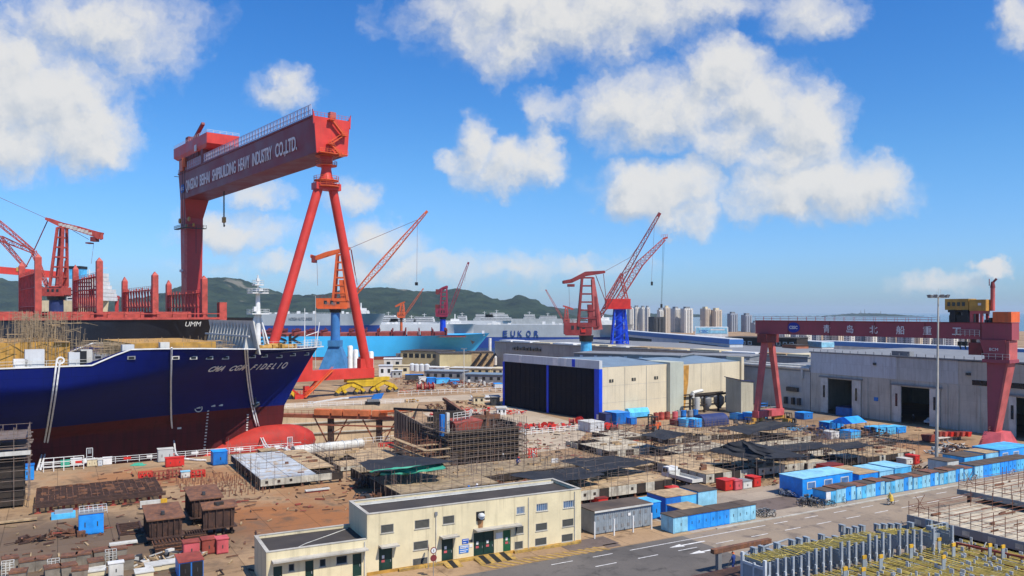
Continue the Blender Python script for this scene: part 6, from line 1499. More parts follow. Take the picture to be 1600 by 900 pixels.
for i in range(n):
    x = Ltot*i/n; w = Ltot/n; Pk = P0+a*x; col = ['pale_cyan', 'bright_blue', 'sky_paint', 'bright_blue', 'bright_blue', 'sky_paint', 'pale_cyan'][i]
    T = thing('storage_locker', '%s locker, %s from the left of the short row beyond the floodlight mast' % ({'sky_paint': 'sky blue', 'pale_cyan': 'pale cyan', 'bright_blue': 'bright blue'}[col], ORD[i]), 'locker', Pk, AY, 'short row of lockers at the right edge')
    o = MB(); o.box(.02, 0, .05, w-.02, 2.6, 2.2); o.build('body', M[col], T); MB().box(-.05, -.1, 2.2, w+.05, 2.7, 2.32).build('roof', M['roof_brown'], T)
    for k in range(2): q0 = .15+k*w/2; o = MB(); o.box(q0, -.04, .15, q0+w/2-.25, .03, 2.05); dr = o.build('door', M[col], T); MB().box(q0+.5, -.08, 1.0, q0+.57, -.04, 1.35).build('handle', M['dark_grey'], dr)
# row by the long grey cabin
P0 = gp(1052, 834.5); Ltot = along(P0, a, 1181); n = 6
for i in range(n):
    x = Ltot*i/n; w = Ltot/n; Pk = P0+a*x; col = ['pale_cyan', 'bright_blue', 'bright_blue', 'bright_blue', 'pale_cyan', 'pale_cyan'][i]
    T = thing('storage_locker', '%s locker, %s from the left of the row next to the grey cabin' % ({'pale_cyan': 'pale cyan', 'bright_blue': 'strong blue'}[col], ORD[i]), 'locker', Pk, AY, 'row of lockers next to the grey cabin')
    o = MB(); o.box(.02, 0, .05, w-.02, 2.4, 2.05); o.build('body', M[col], T); MB().box(-.06, -.1, 2.05, w+.06, 2.5, 2.15+.03*(i % 2)).build('roof', M['roof_brown'], T)
    for k in range(2 if i else 1): q0 = .2+k*w/2; q1 = q0+(w/2-.35 if i else w-.4); o = MB(); o.box(q0, -.04, .15, q1, .03, 1.9); dr = o.build('door', M[col], T); MB().box((q0+q1)/2, -.08, .9, (q0+q1)/2+.07, -.04, 1.25).build('handle', M['dark_grey'], dr)
CB = [('big blue site cabin with windows at the left start of the long locker row', 1254, 780, 1332, 4.4, 749, 'bright_blue', 'pale_cyan', 0, 3),
 ('blue store with a tan roof behind the long locker row', 1342, 763, 1372, 6, 742, 'bright_blue', 'plank', 1, 0), ('pale blue store in the middle behind the long locker row', 1374, 757, 1396, 5, 737, 'pale_cyan', 'pale_cyan', 1, 0), ('sky blue store at the right end behind the long locker row', 1398, 752, 1424, 5, 732, 'sky_paint', 'pale_cyan', 0, 0),
 ('strong blue store tucked behind the grey cabin', 1019, 812, 1032, 3, 786, 'bright_blue', 'sky_paint', 1, 0), ('blue store with a cream roof behind the lockers beside the grey cabin', 1040, 806, 1064, 4, 778, 'blue', 'plank', 1, 0), ('sky blue store in the second row behind the grey cabin', 1064, 801, 1088, 4, 775, 'sky_paint', 'deck_primer', 0, 0), ('pale blue store with a brown roof standing highest in the second row', 1091, 795, 1120, 4, 769, 'pale_cyan', 'roof_brown', 0, 0), ('low blue box with a dark roof behind the locker row next to the cabin', 1066, 822, 1098, 3, 797, 'blue', 'plank', 0, 0),
 ('small brown roofed white hut at the foot of the floodlight mast', 1480, 745, 1498, 3.5, 722, 'bone', 'roof_brown', 1, 0), ('sky blue cabin with a rust roof right of the floodlight mast', 1507, 739, 1536, 4, 715, 'sky_paint', 'roof_brown', 0, 0), ('mint white cabin with a black side near the pink gantry base', 1540, 733, 1561, 4, 709, 'pale_cyan', 'plank', 1, 0), ('bright blue cabin with two windows at the right border', 1562, 730, 1612, 5, 704, 'bright_blue', 'sky_paint', 0, 3),
 ('grey shipping box between the red machines and the apron', 922, 676, 944, 5, 661, 'panel_grey', 'bone', 1, 0), ('dark blue container left of the twin at the cream wall', 946, 663.5, 960, 3, 647, 'navy_sheet', 'navy_sheet', 1, 0), ('royal blue container standing against the cream wall', 963, 664, 984, 5, 646, 'blue', 'bright_blue', 2, 0), ('small blue box beside the light blue tank', 986, 664, 995, 3, 654, 'blue', 'blue', 0, 0),
 ('bright blue crate left of the navy drum', 1072, 668, 1084, 3, 656, 'sky_paint', 'sky_paint', 1, 0), ('bright blue crate touching the navy drum', 1085, 669, 1097, 3, 656, 'bright_blue', 'sky_paint', 1, 0), ('dark red flat box beside the bright blue crates', 1059, 666, 1071, 3, 658, 'dark_red', 'dark_red', 0, 0), ('blue box in front of the small gantry sill', 1178, 658, 1189, 4, 647, 'bright_blue', 'sky_paint', 0, 0), ('sky blue box right of the box by the gantry sill', 1190, 656, 1200, 4, 647, 'sky_paint', 'sky_paint', 0, 0), ('blue box partly hidden by the left foot of the small gantry', 1153, 656, 1165, 3, 648, 'sky_paint', 'sky_paint', 0, 0),
 ('lone blue box on the tarmac right of the small gantry legs', 1256, 656, 1270, 3, 646, 'blue', 'bright_blue', 1, 0), ('long blue tank wall between the two open doorways', 1328, 651, 1391, 4.5, 638, 'blue', 'navy_sheet', 0, 0),
 ('white and black cabinet next to the dark blue machine', 1299, 687, 1311, 3, 676, 'white', 'bone', 2, 0), ('sky blue cabinet in front of the blue tent', 1330, 688, 1345, 3, 675, 'sky_paint', 'bright_blue', 1, 0), ('rusty crate right of the leaning white rope at the dock edge', 408, 721, 434, 3.2, 706, 'rusty_steel', 'plank', 0, 0),
 ('pale grey green cabinet by the dock railing behind the red chest', 247, 723, 271, 1.6, 703, 'grey_wall', 'bone', 2, 0), ('red double chest at the dock railing', 259, 731, 288, 1.4, 717, 'signal_red', 'signal_red', 2, 0), ('tall blue cabinet with a grey green side at the dock railing', 333, 728, 356, 2.6, 707, 'blue', 'bright_blue', 1, 0), ('blue cabinet leaning beside the scaffold tower at the left border', 31, 752, 53, 2.0, 729, 'bright_blue', 'blue', 1, 0), ('cream electric cabinet behind the dock railing', 136, 730, 152, 1.2, 719, 'cream', 'bone', 2, 0), ('small grey cabinet beside the cream electric cabinet', 153, 729, 160, 1.2, 719, 'panel_grey', 'bone', 1, 0), ('white panel box at the dock railing left of the green net', 161, 727, 175, .8, 716, 'white', 'white', 0, 0), ('green box by the white gate frame at the dock edge', 95, 731, 109, 1.0, 721, 'tarp_green', 'tarp_green', 0, 0), ('white box right of the green box at the dock edge', 111, 727, 128, 1.0, 718, 'white', 'white', 0, 0),
 ('red container with a dark roof just behind the cream building end', 935, 789, 950, 3, 780, 'signal_red', 'dark_red', 1, 0), ('left red locker of the pair near the flatbed truck', 1049, 777, 1056, 1.6, 764, 'signal_red', 'signal_red', 1, 0), ('right red locker of the pair near the flatbed truck', 1057, 776, 1064, 1.6, 763, 'signal_red', 'signal_red', 1, 0), ('first bright red cabinet of the four by the long hull block', 1133, 768, 1148, 2, 752, 'signal_red', 'signal_red', 1, 0), ('pinkish red cabinet right of the first bright red cabinet', 1149, 767, 1160, 2, 752, 'pink_red', 'pink_red', 1, 0), ('white cabinet with a grey lid between the red cabinets', 1161, 765, 1175, 2, 753, 'bone', 'mid_grey', 1, 0), ('narrow bright red cabinet standing tallest beside the white one', 1178, 762, 1189, 2, 747, 'signal_red', 'signal_red', 1, 0), ('red crate row behind the big blue site cabin', 1293, 742, 1318, 2.4, 729, 'signal_red', 'dark_red', 3, 0), ('red cabinet at the right end of the hull block row', 1430, 726, 1437, 2, 713, 'signal_red', 'signal_red', 1, 0), ('white cabinet leaning beside the red one at the end of the hull block row', 1416, 727, 1429, 2, 718, 'bone', 'bone', 1, 0)]
for (lab, px, py, x1, D, yt, bo, ro, dn_, wn_) in CB: cabinet(lab, px, py, x1, D, yt, bo, ro, dn_, None, 'site_cabin' if wn_ else 'storage_cabinet', 'cabin' if wn_ else 'cabinet', win=wn_)
# ================================================================= cream two storey building in the foreground
B0 = Vector((-15.4, 85, 0)); B1 = Vector((8.4, 97.4, 0)); bdv = (B1-B0).normalized(); LB = (B1-B0).length
T = thing('workshop_building', 'cream two storey workshop with a flat dark roof, green doors and a low annex', 'building', B0, ang(bdv))
f = Face(B0, bdv); DB, HT, HA = 6.8, 6.5, 3.9; XA = -10.4
CWL, SHD = M['cream_wall'], M['cream_wall']
def wall_with_holes(holes, x0, x1, z1, y0=0.0, th=.3, z0=0.0):
    """front wall built as strips round rectangular openings"""
    o = MB(); xs = sorted(set([x0, x1]+[h for q in holes for h in (q[0], q[2])]))
    for xa, xb in zip(xs, xs[1:]):
        if xb-xa < .01: continue
        hs = sorted([(q[1], q[3]) for q in holes if q[0] <= xa+.005 and q[2] >= xb-.005]); z = z0
        for (a_, c_) in hs:
            if a_ > z+.01: o.box(xa, y0, z, xb, y0+th, a_)
            z = max(z, c_)
        if z < z1: o.box(xa, y0, z, xb, y0+th, z1)
    return o
def rect(p0, p1, py0, py1): x0, z0 = f(p0, py1); x1, z1 = f(p1, py0); _, zm = f((p0+p1)/2, (py0+py1)/2); _, ha = f((p0+p1)/2, py0); hh = (ha-zm); return (x0, zm-hh, x1, zm+hh)
WN = [rect(595, 615, 819.5, 832.5), rect(648, 671, 812, 825.5), rect(692, 710, 806, 818.5), rect(838, 856, 786.5, 798.5), rect(807, 820, 791.5, 803), rect(880, 897, 782, 793.5),
      rect(646, 669, 845.5, 858.5), rect(805, 818, 822.5, 834), rect(837, 855, 817.5, 829), rect(878.5, 896, 811, 822.5), rect(645, 668, 872, 885), rect(804, 817, 846, 858), rect(836, 854, 840.5, 852), rect(877.5, 895, 834.5, 846)]
DR = [rect(592, 613, 855, 898), rect(690, 708, 840, 884), rect(740, 772, 831, 875), rect(786, 798, 828, 866)]
AN = [rect(427, 441, 885, 925), rect(477, 490, 876, 917), rect(551, 565, 865, 905), rect(451, 460, 881, 892.5), rect(499.5, 509, 873.5, 885.5), rect(525.5, 542.5, 868.5, 881)]
DR = [(x0, .12, x1, z1) for (x0, z0, x1, z1) in DR]; AN = [(x0, (.1 if i < 3 else z0), x1, z1) for i, (x0, z0, x1, z1) in enumerate(AN)]
wall_with_holes(WN+DR, .0, LB, HT).build('front_wall', CWL, T)
o = MB(); o.box(0, .3, 0, .3, DB, HT); o.box(LB-.3, .3, 0, LB, DB, HT); o.box(.3, DB-.3, 0, LB-.3, DB, HT); o.build('side_wall', CWL, T)
wall_with_holes(AN, XA, -.002, HA, .0).build('annex_front', CWL, T)
o = MB(); o.box(XA, .3, 0, XA+.3, DB, HA); o.box(XA+.3, DB-.3, 0, -.002, DB, HA); o.build('annex_wall', CWL, T)
o = MB(); o.box(.3, .3, HT-.55, LB-.3, DB-.3, HT-.35); o.build('roof', M['roof_felt'], T); o = MB(); o.box(XA+.3, .3, HA-.45, -.005, DB-.3, HA-.28); o.build('roof', M['roof_felt'], T)
o = MB(); o.box(-.04, -.05, HT, LB+.04, .34, HT+.07); o.box(-.04, DB-.34, HT, LB+.04, DB+.05, HT+.07); o.box(-.04, .34, HT, .34, DB-.34, HT+.07); o.box(LB-.34, .34, HT, LB+.04, DB-.34, HT+.07)
o.box(XA-.04, -.05, HA, -.05, .34, HA+.06); o.box(XA-.04, DB-.34, HA, -.05, DB+.05, HA+.06); o.box(XA-.04, .34, HA, XA+.34, DB-.34, HA+.06); o.build('coping', M['pale_concrete'], T)
o = MB(); o.box(.5, DB-1.0, HT-.35, LB-.5, DB-.9, HT-.1); o.tube((1, DB-1.3, HT-.28), (LB-1, DB-1.3, HT-.28), .05); o.path([(-7.6, .6, HA-.24), (-6, 2.2, HA-.24), (-3, 4.2, HA-.24), (-.4, 6, HA-.24)], .04); o.build('roof_pipe', M['bone'], T)
for i, (x0, z0, x1, z1) in enumerate(WN+AN[3:]):
    mt = 'glass_blue' if i in (3, 4, 5) else 'louvre'; fr = MB(); th = .06
    fr.box(x0, .02, z0, x1, .1, z0+th); fr.box(x0, .02, z1-th, x1, .1, z1); fr.box(x0, .02, z0+th, x0+th, .1, z1-th); fr.box(x1-th, .02, z0+th, x1, .1, z1-th)
    w = fr.build('window', M['mid_grey'] if mt == 'louvre' else M['bone'], T)
    p_ = MB(); p_.box(x0+th, .12, z0+th, x1-th, .16, z1-th); p_.build('pane', M[mt], w)
    s_ = MB()
    if mt == 'louvre':
        for k in range(7): zz = z0+.1+(z1-z0-.2)*k/6; s_.hexa([(x0+th, .03, zz-.04), (x1-th, .03, zz-.04), (x1-th, .05, zz-.03), (x0+th, .05, zz-.03)], [(x0+th, .09, zz+.03), (x1-th, .09, zz+.03), (x1-th, .11, zz+.04), (x0+th, .11, zz+.04)])
    else:
        for k in range(1, 6): xx = x0+(x1-x0)*k/6; s_.box(xx-.02, -.03, z0+.03, xx+.02, .0, z1-.03)
    s_.build('slats' if mt == 'louvre' else 'grille', M['louvre' if mt == 'louvre' else 'bone'], w)
    sl_ = MB(); sl_.box(x0-.06, -.07, z0-.07, x1+.06, .02, z0-.005); sl_.build('sill', M['pale_concrete'], w)
for i, (x0, z0, x1, z1) in enumerate(DR+AN[:3]):
    n = 2 if x1-x0 > 1.6 else 1
    for k in range(n):
        xa, xb = x0+(x1-x0)*k/n+.02, x0+(x1-x0)*(k+1)/n-.02; d_ = MB(); d_.box(xa, .1, z0, xb, .18, z1-.02); dr = d_.build('door', paint('door_bright', (.01, .11, .045), .5, .2, 1) if i == 3 else M['door_green'], T)
        h_ = MB(); h_.box(xb-.2, .05, 1.1, xb-.12, .1, 1.35); h_.build('handle', M['mid_grey'], dr)
        if i in (0, 1, 2, 3):
            n_ = MB(); n_.box(xa+.35, .08, 1.55, xa+.62, .098, 1.9); n_.build('notice', M['white'], dr)
            n_ = MB(); n_.box(xa+.3, .08, 1.15, xa+.66, .098, 1.4); n_.build('notice', M['pink_red'], dr)
def canopy(pxa, pxb, pya, pyb, dep=.95, th=.13, sl=0):
    x0, z0 = f(pxa, pya); x1, z1 = f(pxb, pyb); z = (z0+z1)/2; o = MB(); o.box(x0, -dep, z-th, x1, -.002, z); o.box(x0-.03, -dep-.03, z, x1+.03, -.002, z+.04); return o.build('canopy', M['pale_concrete'], T)
canopy(592, 620, 853, 848); canopy(687, 713, 839, 833); canopy(740, 810, 827, 817)
x0, z0 = f(424, 878.5); o = MB(); o.box(x0, -1.0, 2.95, -.1, -.002, 3.1); o.build('canopy', M['pale_concrete'], T)
v0 = rect(744, 757, 799, 813); o = MB(); o.box(v0[0], -.05, v0[1], v0[2], -.003, v0[3]); vb = o.build('extractor_vent', M['black'], T); o = MB(); cx, cz = (v0[0]+v0[2])/2, (v0[1]+v0[3])/2
o.tube((cx, -.05, cz), (cx, -.45, cz), .34, .34, 14); o.lathe([(.38, 0), (.3, .2), (.1, .3)], (cx, -.4, cz+.1), 12); o.build('hood', M['panel_grey'], vb)
o = MB(); o.add([(v0[0]+.15, -.006, v0[1]), (v0[2]-.15, -.006, v0[1]), (v0[2]-.25, -.006, v0[1]-1.15), (v0[0]+.3, -.006, v0[1]-1.1)], [(0, 1, 2, 3)]); o.build('rust_streak', paint('streak_rust', (.34, .17, .07), .9, .4, 2.5), T, recalc=False)
for (q, mt, nm) in ((rect(722, 732, 842, 849.5), 'logo_blue', 'door_plate'), (rect(717, 732, 852, 864), 'blue', 'notice_board'), (rect(775, 785, 832, 841), 'white', 'notice_board'), (rect(733, 738, 843, 847), 'dark_grey', 'door_plate'), (rect(733.5, 738, 850, 855), 'white', 'door_plate')):
    o = MB(); o.box(q[0], -.045, q[1], q[2], -.003, q[3]); bo = o.build(nm, M[mt], T)
    if mt in ('logo_blue', 'blue'):
        o = MB(); n = 2 if mt == 'logo_blue' else 4
        for k in range(n):
            zz = q[3]-(q[3]-q[1])*(k+.5)/n; o.box(q[0]+.1, -.052, zz-.035, q[2]-.1-.2*(k % 2), -.046, zz+.035)
        o.build('text_rows', M['white'], bo)
writing('危险废物', 'text_rows', M['white'], T, (f(718.3, 0)[0], -.06, rect(717, 732, 852, 864)[3]-.33), (R(90), 0, 0), .26, 1.0, .004)
o = MB()
for px in (825.5, 681, 897.5): x = f(px, 800)[0]; o.tube((x, -.08, .1), (x, -.08, HT-.2 if px > 700 else HT-.6), .045, None, 6)
o.tube((f(573, 0)[0]-.25, -.1, .1), (f(573, 0)[0]-.25, -.1, HA-.2), .05)
o.build('downpipe', M['bone'], T); o = MB(); o.box(f(681, 0)[0]-.15, -.16, HT-1.0, f(681, 0)[0]+.15, -.02, HT-.6); o.build('rain_hopper', M['mid_grey'], T)
o = MB(); o.box(-.02, -.06, 0, LB, -.003, .34); o.build('plinth', M['ochre'], T)
# yellow kerb ramps
T = thing('entrance_ramp', 'worn yellow and black ramps along the foot of the cream building', 'ramp', B0, ang(bdv)); r = random.Random(8)
KY = paint('kerb_yellow', (.42, .26, .06), .85, .45, 1.2, rust=.35, rustcol=(.16, .13, .10), streak=.3)
def ramp(x0, x1, d0, h0, m_=KY):
    o = MB(); o.add([(x0, -.07, 0), (x1, -.07, 0), (x1, -d0, .0), (x0, -d0, .0), (x0, -.07, h0), (x1, -.07, h0), (x1, -d0, .03), (x0, -d0, .03)], [(0, 3, 2, 1), (4, 5, 6, 7), (0, 1, 5, 4), (1, 2, 6, 5), (2, 3, 7, 6), (3, 0, 4, 7)]); o.build('ramp_panel', m_, T)
for (xa, xb) in ((f(622, 0)[0], f(690, 0)[0]), (f(712, 0)[0], f(738, 0)[0]), (f(802, 0)[0], f(905, 0)[0])): o = MB(); o.box(xa, -.42, 0, xb, -.07, .28); o.build('kerb_block', KY, T)
x = f(690, 0)[0]
for k in range(3): ramp(x+k*.62, x+k*.62+.6, 1.9, .3, M['rubber'] if k == 1 else KY)
x = f(738, 0)[0]
for k in range(7): ramp(x+k*.66, x+k*.66+.64, 2.3, .32, M['rubber'] if k in (1, 3, 5) else KY)
o = MB()
for k in range(15):
    xx = f(735, 0)[0]+k*1.05; o.add([(xx, -2.4, .03), (xx+.45, -2.4, .03), (xx+1.6, -4.2, .03), (xx+1.15, -4.2, .03)], [(0, 1, 2, 3)])
o.build('hatched_marking', KY, T, recalc=False)
# round traffic signs before the building
p = gp(677, 902); T = thing('traffic_sign', 'pole with two round red and white traffic signs before the cream building', 'sign', p, ang(bdv))
o = MB(); o.tube((0, 0, 0), (0, 0, 3.2), .04); o.build('pole', M['mid_grey'], T)
for z, m_ in ((2.85, 'white'), (2.05, 'dark_red')):
    o = MB(); o.tube((0, -.06, z), (0, -.1, z), .36, None, 20); d_ = o.build('sign_disc', M['dark_red'], T); o = MB(); o.tube((0, -.1, z), (0, -.115, z), .27, None, 20); d2 = o.build('sign_face', M[m_], d_)
    if m_ == 'white': o = MB(); o.box(-.03, -.125, z-.12, .03, -.116, z+.12); o.build('sign_symbol', M['black'], d_)
p = gp(669, 889); T = thing('traffic_sign', 'round red traffic sign seen edge on at the left of the sign pole', 'sign', p, ang(bdv)+1.2); o = MB(); o.tube((0, 0, 0), (0, 0, 2.4), .035); o.build('pole', M['mid_grey'], T); o = MB(); o.tube((0, -.05, 2.3), (0, -.09, 2.3), .34, None, 20); o.build('sign_disc', M['dark_red'], T)
# ================================================================= long grey cabin
P0 = gp(929, 836.5); Lc = along(P0, a, 1017); zc = zat(800, P0.y); Dc = along(P0, b, 911)
T = thing('site_cabin', 'long grey corrugated cabin with two rows of small shutters and a brown roof', 'cabin', P0, AY)
o = MB(); o.box(0, 0, .12, Lc, Dc+1.2, zc); n = int(Lc/.3)
for k in range(n): x = Lc*(k+.3)/n; o.box(x, -.035, .15, x+.12, 0, zc-.05)
o.build('body', M['steel_grey'], T)
o = MB(); o.box(-.15, -.25, zc, Lc+.15, Dc+1.4, zc+.1); o.build('roof', M['roof_brown'], T); o = MB(); o.box(-.16, -.27, zc-.1, Lc+.16, -.2, zc+.11); o.build('roof_edge', M['bone'], T); o = MB(); o.box(.1, .1, 0, Lc-.1, Dc, .12); o.build('skid', M['dark_grey'], T)
for k in range(9):
    x = .35+k*(Lc-1)/8.4
    for z, hh in ((zc*.64, .42), (zc*.18, .42)):
        o = MB(); o.box(x, -.06, z, x+.34, .02, z+hh); o.build('shutter', M['mid_grey'], T)
o = MB(); o.box(Lc*.58, -.08, zc*.62, Lc*.58+.4, -.03, zc*.62+.35); o.build('notice', M['white'], T)
# ================================================================= grey lashing frames, bottom right
Q = at(1166, 869, 81.4); Q.z = 0; SG = M['steel_grey']; YR = paint('rod_yellow', (.52, .40, .09), .55, .35, 1.5); ZF = 3.3
def lash_frame(label, org, rz, W=2.9, HN=3.7, HF=3.9, seed=0, rods=True):
    r = random.Random(seed); T = thing('lashing_stand', label, 'steel frame', org, rz, 'grey lashing frames packed at the lower right')
    o = MB(); o.box(-.06, -W-.1, 0, .06, -W+.1, HN); o.box(-.12, -W-.14, ZF*.62, .12, -W+.22, ZF*.76); o.build('near_post', SG, T)
    o = MB(); o.box(-.11, -W-.24, .5, -.04, -W-.14, HN+.1); o.box(.04, -W-.24, .5, .11, -W-.14, HN+.1); o.build('guide_bar', paint('bar_pale', (.52, .55, .57), .5, .15, 1), T)
    o = MB(); o.box(-.14, -.2, 0, .14, .2, HF-.7); o.box(-.18, -.28, HF-.75, .18, -.12, HF); o.box(-.18, .22, HF-.75, .18, .38, HF); o.box(-.2, -.3, HF, .2, .42, HF+.12); o.build('far_post', SG, T)
    o = MB(); o.box(-.08, -W+.2, ZF-.42, .08, -.2, ZF-.12); o.box(-.12, -W+.2, ZF*.5, .12, -.2, ZF*.55); o.hexa([(-.1, -W+.2, ZF*.55), (.1, -W+.2, ZF*.55), (.1, -W*.62, ZF*.55), (-.1, -W*.62, ZF*.55)], [(-.1, -W+.2, ZF-.5), (.1, -W+.2, ZF-.5), (.1, -W*.25, ZF-.5), (-.1, -W*.25, ZF-.5)]); o.build('cross_beam', SG, T)
    o = MB(); o.box(-.28, -W-.4, ZF*.55, -.13, -W-.18, ZF*.66); o.build('bracket', paint('bar_pale', (.52, .55, .57)), T)
    if rods:
        o = MB()
        for k in range(5): x = -.45+k*.21; o.tube((x, -W+.3, ZF-.02+r.uniform(0, .12)), (x+r.uniform(-.06, .06), -.1, ZF+r.uniform(0, .12)), .034, None, 5)
        for k in range(1): x = r.uniform(-.5, .5); o.tube((x-.5, -W*r.random(), ZF+.05), (x+.6, -W*r.random(), ZF+.2), .03, None, 4)
        o.build('lashing_rods', YR, T)
    return T
NF = 17
for i in range(NF):
    hn = 3.1+.22*((i*7) % 4)/3+.25*(i > 5)+.25*(i in (9, 10, 13, 15))+.2*(i > 12)
    lash_frame('%s grey lashing frame counted from the left end of the packed row' % ORD[i], Q+a*(i*1.12)-b*(.12*(i > 8)), AY, 2.9+.35*(i > 8), hn+.2, 3.3+.5*(i in (1, 2, 4, 6, 7, 8, 10, 13))+(.6 if i > 12 else 0), i)
for i in range(6): lash_frame(('single grey frame standing apart near the pale deck section','second of the grey frames standing apart by the deck section','third of the grey frames standing apart by the deck section','fourth grey frame of the set apart, beside the arch','tall grey frame at the left foot of the arch','tall grey frame at the right foot of the arch')[i], Q+a*(20.2+i*.75+(i > 3)*1.0+(i > 4)*2.2)-b*(.4+.35*i), AY, 2.6, 3.8, 3.8, 50+i)
T = thing('lashing_arch', 'grey steel arch joining two tall frames at the right end of the packed row', 'steel arch', Q+a*25.4-b*3.3, AY); o = MB(); o.box(-.2, -.3, 0, .2, .3, 3.7); o.box(2.6, -.3, 0, 3.1, .3, 3.7); o.box(.2, -.25, 2.0, 2.6, .25, 2.7); o.hexa([(.2, -.2, 1.3), (.4, -.2, 1.3), (.4, .2, 1.3), (.2, .2, 1.3)], [(.2, -.2, 2.0), (1.1, -.2, 2.0), (1.1, .2, 2.0), (.2, .2, 2.0)]); o.build('arch_frame', SG, T); o = MB(); o.rail([(0, 0, 2.7), (2.9, 0, 2.7)], 1.0, .5, .05, 3); o.build('railing', paint('bar_pale', (.52, .55, .57)), T)
o = MB(); o.tube((-.3, .5, ZF), (7.5, 1.2, ZF+.3), .09); T = thing('grey_pipe', 'grey pipe lying along the far edge of the lashing frames', 'pipe', Q, AY); o.build('pipe', SG, T)
T = thing('steel_screen', 'flat grey steel panel closing the left end of the lashing frames', 'panel', Q-a*.45, AY); o = MB(); o.box(-.08, -3.0, 0, .08, .2, ZF-.5); o.build('plate', SG, T); o = MB(); o.box(-.16, -3.05, 0, .12, -2.75, ZF+.3); o.box(-.16, -.1, 0, .12, .2, ZF+.4); o.box(-.14, -1.6, 0, .14, -1.4, ZF-.3); o.box(-.14, -2.9, ZF-.7, .14, .1, ZF-.45); o.build('edge_posts', paint('bar_pale', (.52, .55, .57)), T)
# racks of yellow lashing rods
racknames = ['rack of yellow lashing rods nearest the middle of the bottom edge', 'second rack of yellow rods from the left in front of the grey frames', 'third rack of yellow rods, between the two middle ones', 'fourth rack of yellow rods in front of the grey arch', 'rack of yellow lashing rods at the lower right corner']
for j in range(5):
    T = thing('rod_rack', racknames[j], 'rack', Q+a*(5.5+j*5.3)-b*3.5, AY, 'racks of yellow rods'); r = random.Random(60+j)
    o = MB()
    for k in range(6): y = -.4-k*2.0; o.box(0, y-.08, .9, 5.1, y+.08, 1.1); o.box(.1, y-.08, 0, .3, y+.08, .9); o.box(4.8, y-.08, 0, 5.0, y+.08, .9)
    o.build('rack_frame', SG, T); o = MB()
    for k in range(22): x = .1+k*.23; o.tube((x+r.uniform(-.1, .1), -10.8, 1.15+r.uniform(0, .22)), (x+r.uniform(-.1, .1), 0, 1.15+r.uniform(0, .22)), .045, None, 5)
    o.build('rods', YR, T)
    o = MB()
    for k in range(26): x, y = r.uniform(0, 5), r.uniform(-10.5, 0); o.box(x, y, 1.3, x+.09, y+r.uniform(.1, .5), 1.3+r.uniform(.2, .55))
    o.build('turnbuckles', paint('bar_pale', (.52, .55, .57)), T)
    for k in range(2):
        x, y = r.uniform(.6, 4.2), r.uniform(-6.5, -1); o = MB(); o.box(x, y, 0, x+.55, y+.1, 2.4); st_ = o.build('stanchion', SG, T)
        o = MB(); o.box(x-.02, y-.03, 2.4, x+.57, y+.13, 2.75); o.build('yellow_cap', M['yellow'], st_)
# brown beam on two posts with dark platform
P0 = gp(1123, 896); Lb_ = along(P0, a, 1197); T = thing('beam_stand', 'rusty brown beam resting on two grey posts beside the road', 'beam stand', P0, AY); zb = zat(857, P0.y)
o = MB(); o.box(-.9, -.25, zb-.45, Lb_+.6, .3, zb+.02); o.build('beam', M['rusty_steel'], T)
for x in (0, Lb_): o = MB(); o.box(x-.25, -.2, 0, x+.25, .25, zb-.45); o.box(x-.5, -.4, 0, x+.5, .45, .1); o.build('post', M['mid_grey'], T)
o = MB(); o.beam((Lb_*.28, .1, zb-.4), (Lb_*.42, .4, .3), .05); o.beam((Lb_*.7, .1, zb-.4), (Lb_*.6, .4, .3), .05); o.beam((Lb_*.15, -.1, .3), (Lb_*.3, .2, 1.4), .05); o.build('wire_stay', M['dark_grey'], T)
P0 = gp(1112, 915); T = thing('rusty_platform', 'dark rusty plate platform at the bottom edge left of the grey frames', 'platform', P0, AY); o = MB(); o.box(-2, -3, .2, 6.0, 2.0, .55); o.build('plate', M['dark_rust'], T); o = MB(); o.box(-2.2, -3.2, 0, 6.2, -2.9, .45); o.box(-2.2, 1.9, 0, 6.2, 2.15, .5); o.build('skirt', M['dark_red'], T)
# ================================================================= left foreground
P0 = gp(55, 803); Lg = along(P0, a, 254); Dg = 10.5; T = thing('steel_grillage', 'wide dark rusty grillage of crossed beams on low trestles at the left', 'grillage', P0, AY); r = random.Random(31); zg = 1.6
o = MB()
for k in range(14): y = Dg*k/13; o.box(0, y-.12, zg-.35, Lg, y+.12, zg)
o.build('long_beams', M['dark_rust'], T); o = MB()
for k in range(22):
    x = Lg*k/21; 
    for j in range(13): 
        y = Dg*j/13; o.box(x-.05, y+.14, zg-.3, x+.05, y+Dg/13-.14, zg-.05+r.uniform(-.05, .15))
for k in range(46): x, y = r.uniform(0, Lg-1), r.uniform(0, Dg); o.box(x, y, zg, x+r.uniform(.3, 1.2), y+.25, zg+r.uniform(.06, .3))
o.build('cross_beams', M['rusty_steel'], T)
for k in range(11): x = .3+k*(Lg-.6)/10; o = MB(); o.box(x-.18, -.1, 0, x+.18, .25, zg-.35); o.box(x-.4, -.2, 0, x+.4, .35, .15); o.build('trestle_leg', M['red_oxide'], T)
o = MB(); o.box(-.3, -.5, zg-.75, Lg+.4, -.13, zg-.36); o.build('edge_beam', M['dark_rust'], T)
def plate_item(label, px, py, x1, dep, z0, z1, mt, name='steel_plate', d=a, extra=None):
    P0 = gp(px, py); L = along(P0, d, x1); T = thing(name, label, 'steel plate' if name == 'steel_plate' else name.replace('_', ' '), P0, ang(d)); MB().box(0, 0, z0, L, dep, z1).build('body', M[mt], T)
    if extra: extra(T, L)
    return T
plate_item('white beam with a yellow end lying at the right end of the grillage', 219, 797, 261, .5, .3, 1.15, 'bone', 'painted_beam', extra=lambda T, L: MB().box(L*.76, -.03, .28, L+.02, .53, 1.18).build('yellow_end', M['yellow'], T))
